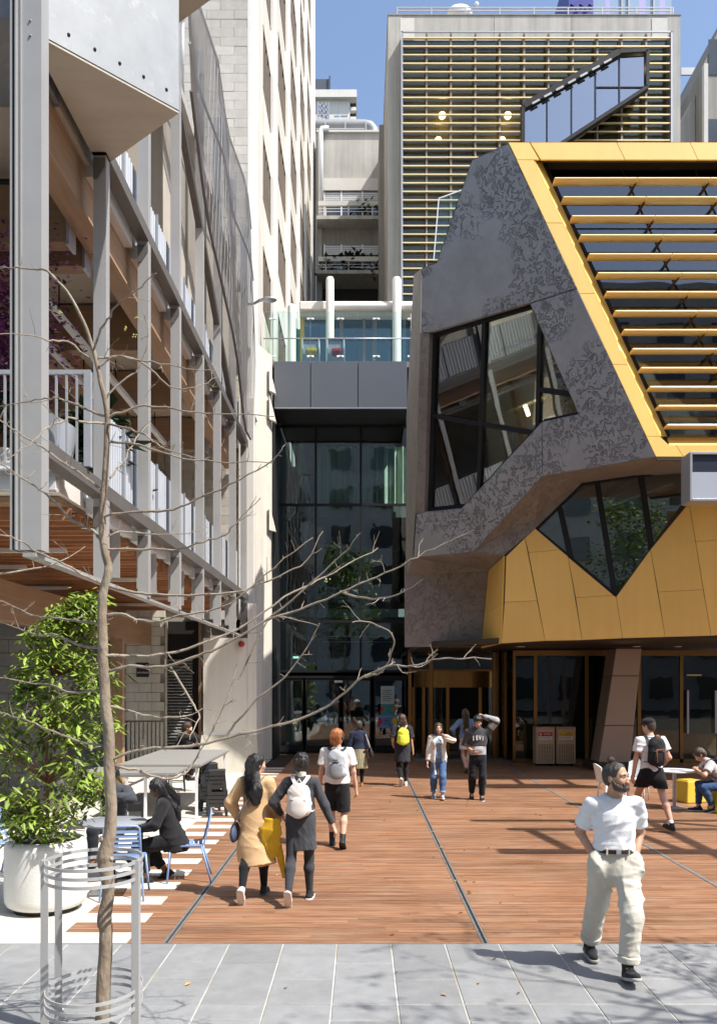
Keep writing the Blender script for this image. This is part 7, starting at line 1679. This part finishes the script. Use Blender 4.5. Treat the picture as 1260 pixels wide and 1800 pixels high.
for j in range(2): m = MB(); q = Vector((c+b.up*(.06-.03*j)-b.fw*.083)*b.k-off); m.box(q.x-.05, q.x+.03+.02*j, q.y-.004, q.y+.004, q.z-.008, q.z+.006); m.build('printed_line', M['ink'], t, local=True)
# ---------------------------------------------------------------- 5 woman in navy top and pleated skirt
root, b = person('woman in navy top and pleated khaki skirt with grey bob walking away', (-.06, 20.0, 0), 0, h=1.52, fem=True, feet=((.07, .10, 0), (-.07, -.12, .03)), pitch=(0, -.5), hands=((.21, .05, .74), (-.22, .12, .80)), bulk=1.06)
make_body(b, root, .015, 'light', hh=.011, male=False, handres=.009); F_ = Field(); torso_field(F_, b, .018); arms_field(F_, b, (.02, .02, .016), 1.8, True); F_.clip(b.pel+A(0, 0, .06), (0, 0, -1)); F_.disp(folds(.004, 1.2, 7)); add(root, b, F_, .013, 'top', cloth((.022, .03, .06), .9))
F_ = Field(); skirt(F_, b, 1.03, .50, .168, .235); F_.disp(pleats(.012, 18, (b.pel[0], b.pel[1]))); add(root, b, F_, .012, 'skirt', cloth((.30, .27, .17), .9, .2))
F_ = Field(); legs_field(F_, b, (.004, .004, .004), .97); add(root, b, F_, .014, 'leggings', cloth((.012, .012, .013), .9))
F_ = Field(); cap_hair(F_, b, .018); cut_face(F_, b); F_.ell(b.hp(0, -.03, -.06), (.092, .075, .05), .03, b.HR); F_.disp(waves(.003, 80)); add(root, b, F_, .011, 'hair', HAIR['grey'])
for i in (0, 1): shoe(b, root, i, .012, cloth((.30, .15, .06), .7), cloth((.2, .1, .05), .8))
o_ = np.array((.27, -.02, .78)); t = held('shoulder_bag', 'black shoulder bag on the woman in the pleated skirt', 'bag', root, o_); F_ = Field(); F_.cone(A(.02, -.1, 0), A(.02, .12, .0), .10, .09, .02, ((1, 0, 0), .5)); F_.cone(A(.0, -.08, .10), A(0, .08, .10), .06, .06, .03, ((1, 0, 0), .6)); meshes_to_object([F_.mesh(.012)], 'pouch', cloth((.015, .015, .018), .5), t); m = MB(); m.tube([(0, -.08, .12), (-.10, -.06, .42), (-.12, .02, .50), (-.09, .07, .42), (0, .08, .12)], .010, 6); m.build('strap', cloth((.5, .45, .4), .7), t, local=True)
# ---------------------------------------------------------------- 6 woman with the yellow backpack
root, b = person('woman in loose black dress and leggings with wavy brown hair walking to the doors', (.97, 20.2, 0), 4, h=1.66, fem=True, feet=((.08, .06, 0), (-.06, -.20, .09)), pitch=(0, -1.0), hands=((.26, .06, .80), (-.2, .16, .95)))
make_body(b, root, .014, 'light', hh=.011, male=False, handres=.009); F_ = Field(); torso_field(F_, b, .03); arms_field(F_, b, (.035, .05, 0), .8, True); F_.cone(b.waist, A(0, 0, .60), .16, .20, .05, ((0, 1, 0), .75), cut=True); F_.disp(folds(.008, 1.3, 31)); add(root, b, F_, .012, 'dress', cloth((.032, .034, .042), .9))
F_ = Field(); legs_field(F_, b, (.004, .004, .004), .95); add(root, b, F_, .013, 'leggings', cloth((.012, .012, .013), .9))
F_ = Field(); cap_hair(F_, b, .014); cut_face(F_, b); F_.cone(b.hp(0, -.065, -.03), b.chest-b.fw*.08+b.up*.08, .08, .07, .04, (b.fw, .6)); F_.cone(b.hp(.05, -.05, -.06), b.sh[0]-b.X*.03+b.up*.03, .05, .04, .04); F_.disp(waves(.007, 60)); add(root, b, F_, .011, 'hair', HAIR['long_brown'])
for i in (0, 1): shoe(b, root, i, .012, cloth((.55, .50, .44), .8), cloth((.6, .56, .5), .8))
YB_ = mat('yellow_nylon', (.74, .78, .06), .6, var=.06); backpack(b, root, 'bright yellow backpack on the woman in the black dress', YB_, cloth((.72, .72, .45), .8), h=.012, W=.15, Hh=.42, zc=-.02)
strands(b, root, HAIR['long_brown'], 90, .32, 5, .003)
# ---------------------------------------------------------------- 7 girl in white cardigan
root, b = person('smiling woman in long white cardigan, blue top and jeans walking towards the viewer', (1.62, 17.95, 0), 176, h=1.57, fem=True, feet=((.10, -.06, .02), (-.08, .20, .02)), pitch=(-.15, .12), hands=((.235, .04, .74), (-.115, .085, 1.33)), poleE=((.5, -1, 0), (-1, .3, -.6)), headyaw=.1)
make_body(b, root, .012, 'warm', hh=.009, male=False, handres=.008, curl=(.5, .8)); face(b, root, 'black')
F_ = Field(); torso_field(F_, b, .012); F_.clip(b.pel+A(0, 0, -.02), (0, 0, -1)); F_.cone(b.neck0, b.neck0+b.up*.06, .062, .056, .02); F_.disp(folds(.004, 1.4, 9)); add(root, b, F_, .011, 'top', cloth((.20, .27, .40), .9))
F_ = Field(); torso_field(F_, b, .032); arms_field(F_, b, (.03, .03, .024), 1.9, True); F_.cone(b.waist, A(0, 0, .56), .155, .185, .05, ((0, 1, 0), .78), cut=True); F_.clip(b.neck0+b.up*.03, (0, .3, 1)); F_.sub(A(0, .21, .95), (.098, .16, .62), .02); F_.disp(folds(.004, 1.0, 6)); add(root, b, F_, .011, 'cardigan', cloth((.70, .68, .63), .95))
F_ = Field(); F_.cone(b.pel-A(0, 0, .06), b.pel+A(0, 0, .06), .162, .14, .05, ((0, 1, 0), .75)); legs_field(F_, b, (.016, .022, .028), .84, True, .04); F_.disp(folds(.005, 1.3, 2)); add(root, b, F_, .012, 'jeans', cloth((.075, .14, .28), .9, .3))
for i in (0, 1): c = b.kne[i]+(b.ank[i]-b.kne[i])*.80; d = unit(b.ank[i]-b.kne[i]); F_ = Field(); F_.cone(c-d*.02, c+d*.03, .076, .074, .01, cut=True, cuta=True); add(root, b, F_, .011, 'jeans_cuff', cloth((.22, .32, .48), .9))
F_ = Field(); cap_hair(F_, b, .014); F_.ell(b.hp(.07, 0, -.07), (.035, .06, .08), .03, b.HR); F_.ell(b.hp(-.07, 0, -.07), (.035, .06, .08), .03, b.HR); F_.sub(b.hp(0, .11, -.03), (.066, .10, .10), .015, b.HR); F_.disp(waves(.003, 80)); add(root, b, F_, .009, 'hair', HAIR['brown'])
for i in (0, 1): shoe(b, root, i, .010, cloth((.30, .36, .46), .8), cloth((.74, .73, .71), .8))
# ---------------------------------------------------------------- 8 long haired woman at the doors
root, b = person('woman with very long brown hair, denim jacket and short white skirt near the revolving door', (2.80, 23.0, 0), 5, h=1.70, fem=True, feet=((.03, .05, 0), (-.02, -.15, .05)), pitch=(0, -.8), hands=((.22, .1, .95), (-.27, .14, 1.02)), poleE=((.7, -1, 0), (-1, -.8, 0)))
make_body(b, root, .016, 'light', hh=.012, male=False, handres=.01); F_ = Field(); torso_field(F_, b, .024); arms_field(F_, b, (.026, .028, .022), 1.85, True); F_.clip(b.pel+A(0, 0, .02), (0, 0, -1)); F_.disp(folds(.005, 1.2, 7)); add(root, b, F_, .014, 'jacket', cloth((.17, .25, .40), .9, .2))
F_ = Field(); skirt(F_, b, 1.02, .66, .145, .178); add(root, b, F_, .014, 'skirt', cloth((.68, .68, .70), .9))
F_ = Field(); cap_hair(F_, b, .018); cut_face(F_, b); F_.cone(b.hp(0, -.075, -.02), b.waist-b.fw*.11+b.up*.06, .10, .085, .04, (b.fw, .5)); F_.disp(waves(.007, 55)); add(root, b, F_, .013, 'hair', HAIR['long_brown'])
for i in (0, 1): shoe(b, root, i, .014, cloth((.16, .11, .05), .7), cloth((.1, .07, .04), .8))
strands(b, root, HAIR['long_brown'], 110, .55, 6, .003)
# ---------------------------------------------------------------- 9 boy in the hoodie
root, b = person('young man in two-tone grey hoodie scratching his head beside the woman in the white cardigan', (2.42, 17.75, 0), 178, h=1.73, feet=((.11, -.14, .03), (-.08, .05, 0)), pitch=(-.4, 0), hands=((.12, .135, 1.03), (-.125, .02, 1.735)), poleE=((.8, -1, -.2), (-1, .25, .1)), headpitch=-.28)
make_body(b, root, .012, 'light', hh=.009, male=True, handres=.008, curl=(.6, 1.0)); face(b, root, 'black')
HD = cloth((.060, .062, .068), .95); HL = cloth((.33, .33, .335), .95)
F_ = Field(); torso_field(F_, b, .032); arms_field(F_, b, (.030, .034, .024), 1.9, True); F_.clip(b.waist+A(0, 0, .03), (0, 0, -1)); F_.disp(folds(.005, 1.3, 16)); add(root, b, F_, .011, 'hoodie', HD)
F_ = Field(); F_.cone(b.pel-A(0, 0, .01), b.waist+A(0, 0, .08), .178, .166, .03, ((0, 1, 0), .72), cut=True, cuta=True); F_.ell(b.waist+b.fw*.10-A(0, 0, .05), (.10, .05, .07), .03); F_.clip(b.waist+A(0, 0, .03), (0, 0, 1)); F_.disp(folds(.005, 1.3, 17)); add(root, b, F_, .011, 'hoodie_hem', HL)
F_ = Field(); F_.cone(b.elb[1]+A(0, 0, .02), b.wri[1]-unit(b.wri[1]-b.elb[1])*.03, .079, .056, .02); F_.cone(b.elb[1], b.elb[1]+(b.sh[1]-b.elb[1])*.6, .08, .084, .02, cut=True); add(root, b, F_, .011, 'pale_sleeve', HL)
F_ = Field(); F_.cone(b.neck0-A(.06, .03, -.035), b.neck0+A(.06, -.03, .035), .05, .05, .04); F_.ell(b.neck0-A(0, .06, .0), (.10, .055, .065), .04); F_.disp(folds(.005, 2, 5)); add(root, b, F_, .011, 'hood', HD)
F_ = Field(); F_.cone(b.pel-A(0, 0, .07), b.pel+A(0, 0, .02), .155, .15, .05, ((0, 1, 0), .75)); legs_field(F_, b, (.012, .020, .026), .95, True, .04); F_.disp(folds(.004, 1.3, 18)); add(root, b, F_, .012, 'trousers', cloth((.012, .013, .018), .9))
F_ = Field(); cap_hair(F_, b, .02); cut_face(F_, b); F_.ell(b.hp(0, .05, .075), (.075, .05, .035), .03, b.HR); F_.disp(waves(.005, 70)); add(root, b, F_, .009, 'hair', HAIR['black'])
for i in (0, 1): shoe(b, root, i, .010, cloth((.018, .018, .02), .7), cloth((.6, .6, .6), .8) if i else M['ink'])
for j, ch in enumerate('LEVI'):
    x = (1.5-j)*.062; q = (b.chest+A(x, 0, .015-abs(1.5-j)*.012))*b.k; o = lettering(ch, .125, (q[0], (b.chest[1]+.142-abs(1.5-j)*.016)*b.k, q[2]), M['white'], None, (PI/2, 0, PI), name='hoodie_letter', bold=.004); o.parent = root; o.scale = (.62, 1.0, 1)
# ---------------------------------------------------------------- 10 man with cap and black backpack
root, b = person('man in black cap, white t-shirt and black shorts with head turned left walking away', (4.82, 14.2, 0), 14, h=1.84, feet=((.10, -.40, .02), (-.10, .22, .03)), pitch=(.1, -.3), hands=((.25, .15, 1.0), (-.275, .10, .90)), poleE=((.5, -1, 0), (-.9, -1, 0)), headyaw=.45, headpitch=-.22, lean=.05, crouch=.02)
make_body(b, root, .011, 'light', hh=.008, male=True, handres=.0075); face(b, root, 'brown')
F_ = Field(); torso_field(F_, b, .024); arms_field(F_, b, (.028, .040, 0), .62, True); F_.clip(b.pel+A(0, 0, -.03), (-.12, 0, -1)); F_.clip(b.neck0+b.up*.03, (0, .1, 1)); F_.disp(folds(.005, 1.3, 24)); add(root, b, F_, .010, 't_shirt', cloth((.76, .76, .78), .9, .04))
F_ = Field(); F_.cone(b.pel-A(0, 0, .08), b.pel+A(0, 0, .04), .172, .155, .05, ((0, 1, 0), .78)); legs_field(F_, b, (.030, .055, 0), upto='knee'); F_.clip((0, 0, .66), (0, 0, -1)); F_.disp(folds(.004, 1.2, 3)); add(root, b, F_, .010, 'shorts', cloth((.012, .012, .014), .9))
F_ = Field(); cap_hair(F_, b, .006); cut_face(F_, b); add(root, b, F_, .008, 'hair', HAIR['brown'])
t = held('cap', 'black peaked cap on the man with the black backpack', 'cap', root, b.hp(0, 0, .05)*b.k); F_ = Field(); c0 = b.hp(0, 0, .05); F_.ell(b.hp(0, -.014, .045)-c0, (.094, .112, .088), .01, b.HR); F_.clip(b.hp(0, 0, .038)-c0, b.HR@A(0, 0, -1)); held_mesh(b.sc([F_.mesh(.007)]), 'crown', cloth((.018, .018, .02), .9), t, (0, 0, 0))
F_ = Field(); F_.ell(b.hp(0, .10, .045)-c0, (.068, .075, .010), .01, b.HR); held_mesh(b.sc([F_.mesh(.006)]), 'peak', cloth((.018, .018, .02), .9), t, (0, 0, 0))
for i in (0, 1):
    shoe(b, root, i, .009, cloth((.016, .016, .018), .6), M['ink']); F_ = Field(); F_.cone(b.ank[i]-A(0, 0, .01), b.ank[i]+(b.kne[i]-b.ank[i])*.08, .043, .044, .01); add(root, b, F_, .009, 'sock', cloth((.75, .75, .75), .9))
BP = cloth((.014, .014, .016), .65); t, off, c = backpack(b, root, 'black backpack with tan leather trim on the man in the cap', BP, cloth((.016, .016, .018), .8), h=.010, W=.155, Hh=.46, D=.085)
LE = cloth((.30, .095, .03), .6)
for x in (-.075, .075): m = MB(); q0 = Vector((c+b.X*x+b.up*.02-b.fw*.115)*b.k-off); q1 = Vector((c+b.X*x-b.up*.18-b.fw*.135)*b.k-off); m.bar(q0, q1, .018, .008, (0, 1, 0)); m.build('leather_strap', LE, t, local=True)
m = MB(); q = Vector((c+b.up*.02-b.fw*.115)*b.k-off); m.bar(q-Vector(b.X)*.08, q+Vector(b.X)*.08, .012, .016); m.build('leather_trim', LE, t, local=True)
m = MB(); m.ball(Vector((c+b.up*.22-b.fw*.03)*b.k-off), (.045, .02, .03), 10); m.build('leather_patch', LE, t, local=True)
# ---------------------------------------------------------------- 11 reader at the right table
def seated(b): return b
root, b = person('young man in grey t-shirt and jeans bent over the white table reading', (6.78, 16.1, 0), 78, h=1.74, hipz=.50, hip=(0, -.05), feet=((.10, .42, 0), (-.12, .20, .03)), pitch=(0, -.3), hands=((.14, .42, .80), (-.14, .46, .80)), poleE=((.8, -.3, -.3), (-.8, -.3, -.3)), lean=.62, headpitch=-.75, kneepole=((.1, .4, 1), (-.15, .4, 1)))
make_body(b, root, .012, 'light', hh=.009, male=True, handres=.008); face(b, root, 'brown')
F_ = Field(); torso_field(F_, b, .020); arms_field(F_, b, (.026, .034, 0), .68, True); F_.disp(folds(.005, 1.3, 44)); add(root, b, F_, .011, 't_shirt', cloth((.44, .44, .44), .9))
F_ = Field(); F_.cone(b.pel-b.up*.06, b.pel+b.up*.05, .165, .15, .05, (b.fw, .8)); legs_field(F_, b, (.012, .014, .020), .90, True, .04); F_.disp(folds(.004, 1.4, 4)); add(root, b, F_, .011, 'jeans', cloth((.04, .085, .19), .9, .3))
F_ = Field(); cap_hair(F_, b, .016); cut_face(F_, b); F_.disp(waves(.004, 75)); add(root, b, F_, .009, 'hair', HAIR['brown'])
for i in (0, 1): shoe(b, root, i, .010, cloth((.03, .035, .06), .8), cloth((.72, .72, .72), .8))
backpack(b, root, 'dark backpack on the back of the bent over reader', cloth((.03, .03, .034), .9), cloth((.02, .02, .022), .9), h=.012, W=.13, Hh=.38)
# ---------------------------------------------------------------- 12 seated woman in black
root, b = person('woman in black cardigan with long dark hair seated on a blue slatted chair', (-2.36, 10.56, 0), 97, h=1.60, fem=True, hipz=.50, hip=(0, -.02), feet=((.13, .10, .02), (-.10, .30, 0)), pitch=(-.5, 0), hands=((.10, .36, .66), (-.16, .36, .66)), poleE=((.8, -.5, -.4), (-.8, -.5, -.4)), lean=.22, headpitch=-.28, kneepole=((.1, .5, 1), (-.1, .5, 1)), bulk=1.16)
make_body(b, root, .011, 'dark', hh=.008, male=False); face(b, root, 'black')
BK = cloth((.016, .016, .018), .9); F_ = Field(); torso_field(F_, b, .028); arms_field(F_, b, (.026, .028, .022), 1.88, True); F_.cone(b.waist, b.pel-A(0, .06, .10), .165, .215, .06, ((0, 1, 0), .8)); F_.clip((0, 0, .40), (0, 0, -1)); F_.disp(folds(.006, 1.3, 51)); add(root, b, F_, .010, 'cardigan', BK)
F_ = Field(); legs_field(F_, b, (.020, .022, .03), .85, True, .04); F_.disp(folds(.004, 1.3, 52)); add(root, b, F_, .011, 'trousers', cloth((.014, .014, .016), .9))
F_ = Field(); cap_hair(F_, b, .018); cut_face(F_, b); F_.cone(b.hp(0, -.06, -.03), b.chest-b.fw*.13+b.up*.02, .088, .085, .04, (b.fw, .7)); F_.cone(b.chest-b.fw*.13+b.up*.04, b.waist-b.fw*.15+b.up*.08, .085, .05, .04, (b.fw, .7)); F_.disp(waves(.009, 55)); add(root, b, F_, .008, 'hair', HAIR['black'])
for i in (0, 1): shoe(b, root, i, .009, cloth((.018, .016, .015), .5), M['ink'])
strands(b, root, HAIR['black'], 150, .48, 8)
t = held('handbag', 'black leather handbag beside the seated woman in black', 'bag', root, (.20, .34, .16))
F_ = Field(); F_.cone(A(-.02, -.10, .10), A(-.02, .10, .10), .125, .125, .02, ((1, 0, 0), .5)); F_.clip((0, 0, .24), (0, 0, 1)); F_.disp(folds(.004, 1.6, 3)); meshes_to_object([F_.mesh(.009)], 'bag_body', cloth((.016, .016, .018), .42), t)
m = MB(); m.tube([(-.02, -.08, .22), (-.02, -.06, .36), (-.02, .06, .36), (-.02, .08, .22)], .008, 6); m.build('handle', M['black_plastic'], t, local=True)
# ---------------------------------------------------------------- 13 man at the high table, 14 person behind the tree
root, b = person('man in black jacket holding a phone at the far high table', (-4.15, 19.2, 0), -72, h=1.74, hipz=.74, hip=(0, 0), feet=((.12, .32, .25), (-.12, .28, .25)), hands=((.10, .30, 1.36), (-.18, .42, 1.02)), poleE=((1, .2, -1), (-.8, -.4, -.3)), lean=.28, headpitch=-.2, kneepole=((.1, .5, 1), (-.1, .5, 1)))
make_body(b, root, .013, 'light', hh=.010, male=True, handres=.009, curl=(.9, .4)); face(b, root, 'brown'); F_ = Field(); torso_field(F_, b, .026); arms_field(F_, b, (.028, .028, .022), 1.88, True); F_.disp(folds(.005, 1.3, 61)); add(root, b, F_, .012, 'jacket', cloth((.018, .018, .02), .9))
F_ = Field(); legs_field(F_, b, (.016, .018, .022), .92, True); F_.cone(b.pel-A(0, 0, .03), b.pel+A(0, 0, .05), .16, .15, .04, ((0, 1, 0), .8)); add(root, b, F_, .013, 'trousers', cloth((.02, .02, .024), .9)); F_ = Field(); cap_hair(F_, b, .014); cut_face(F_, b); F_.disp(waves(.004, 70)); add(root, b, F_, .010, 'hair', HAIR['brown'])
for i in (0, 1): shoe(b, root, i, .012, cloth((.02, .02, .02), .6), M['ink'])
hs = thing('high_stool', 'black high stool under the man at the far high table', 'stool', (-4.15, 19.2, 0), .2); m = MB(); m.box(-.17, .17, -.17, .17, .60, .64); m.build('seat', M['black_plastic'], hs, local=True)
for sx in (-1, 1):
    for sy in (-1, 1): m = MB(); m.bar((sx*.14, sy*.14, .6), (sx*.18, sy*.18, 0), .03, .03); m.build('leg', M['black_plastic'], hs, local=True)
for s in (-1, 1): m = MB(); m.bar((s*.165, -.165, .22), (s*.165, .165, .22), .02, .02); m.bar((-.165, s*.165, .22), (.165, s*.165, .22), .02, .02); m.build('footrest', M['black_plastic'], hs, local=True)
root, b = person('person in grey jacket seated beyond the round table, mostly hidden by the tree trunk', (-3.37, 11.55, 0), 172, h=1.68, hipz=.50, hip=(0, -.1), feet=((.12, .36, 0), (-.12, .30, 0)), hands=((.10, .30, .98), (-.14, .30, .96)), poleE=((.9, -.4, -.3), (-.9, -.4, -.3)), lean=.08, headpitch=-.25, kneepole=((.1, .5, 1), (-.1, .5, 1)))
make_body(b, root, .012, 'dark', hh=.009, male=True, handres=.0085, curl=(.8, .8)); face(b, root, 'black'); F_ = Field(); torso_field(F_, b, .028); arms_field(F_, b, (.03, .032, .024), 1.88, True); F_.disp(folds(.005, 1.3, 71)); add(root, b, F_, .011, 'jacket', cloth((.055, .06, .07), .9)); F_ = Field(); legs_field(F_, b, (.016, .02, .024), .9, True); F_.cone(b.pel-A(0, 0, .03), b.pel+A(0, 0, .05), .165, .155, .04, ((0, 1, 0), .8)); add(root, b, F_, .012, 'trousers', cloth((.02, .022, .03), .9)); F_ = Field(); cap_hair(F_, b, .014); cut_face(F_, b); F_.disp(waves(.004, 70)); add(root, b, F_, .009, 'hair', HAIR['black'])
for i in (0, 1): shoe(b, root, i, .012, cloth((.02, .02, .02), .6), M['ink'])
# ---------------------------------------------------------------- 15, 16 on the golden building's terrace; 17 in the lobby
for (px, py, lab, colr, hz, dg, hk) in ((991, 362, 'person in dark top standing behind the golden building terrace glass', (.03, .03, .035), None, -20, 'black'), (1071, 393, 'person with brown hair seated low behind the golden building terrace glass', (.20, .09, .09), .62, 20, 'brown')):
    p = P(px, py, 20.6); hh_ = 1.66; zb = 12.45; z_top = p.z
    kw = dict(h=min(1.75, max(1.3, z_top-zb+.02))) if hz is None else dict(h=1.62, hipz=.5, feet=((.1, .4, 0), (-.1, .4, 0)), kneepole=((.1, .5, 1), (-.1, .5, 1)))
    root, b = person(lab, (p.x, p.y, zb), 180+dg, hands=((.12, .2, 1.25 if hz is None else .8), (-.25, .05, .8 if hz is None else .7)), **kw)
    make_body(b, root, .015, 'light', hh=.012, handres=.01); F_ = Field(); torso_field(F_, b, .022); arms_field(F_, b, (.024, .026, .02), 1.85, True); F_.disp(folds(.005, 1.3, 81)); add(root, b, F_, .014, 'top', cloth(colr, .9)); F_ = Field(); legs_field(F_, b, (.014, .016, .02), .95, True); F_.cone(b.pel-A(0, 0, .04), b.pel+A(0, 0, .04), .155, .15, .04, ((0, 1, 0), .8)); add(root, b, F_, .015, 'trousers', cloth((.02, .022, .03), .9)); F_ = Field(); cap_hair(F_, b, .016); cut_face(F_, b); add(root, b, F_, .012, 'hair', HAIR[hk])
    for i in (0, 1): shoe(b, root, i, .015, cloth((.02, .02, .02), .6), M['ink'])
    if hz is not None:
        q = thing('terrace_stool', 'low block stool on the golden building terrace', 'stool', (p.x, p.y, zb)); m = MB(); m.box(-.2, .2, -.2, .2, .03, .4); m.build('body', M['grey_in'], q, local=True, bevel=.03); m = MB(); m.box(-.18, .18, -.18, .18, 0, .03); m.build('base', M['steel_black'], q, local=True)
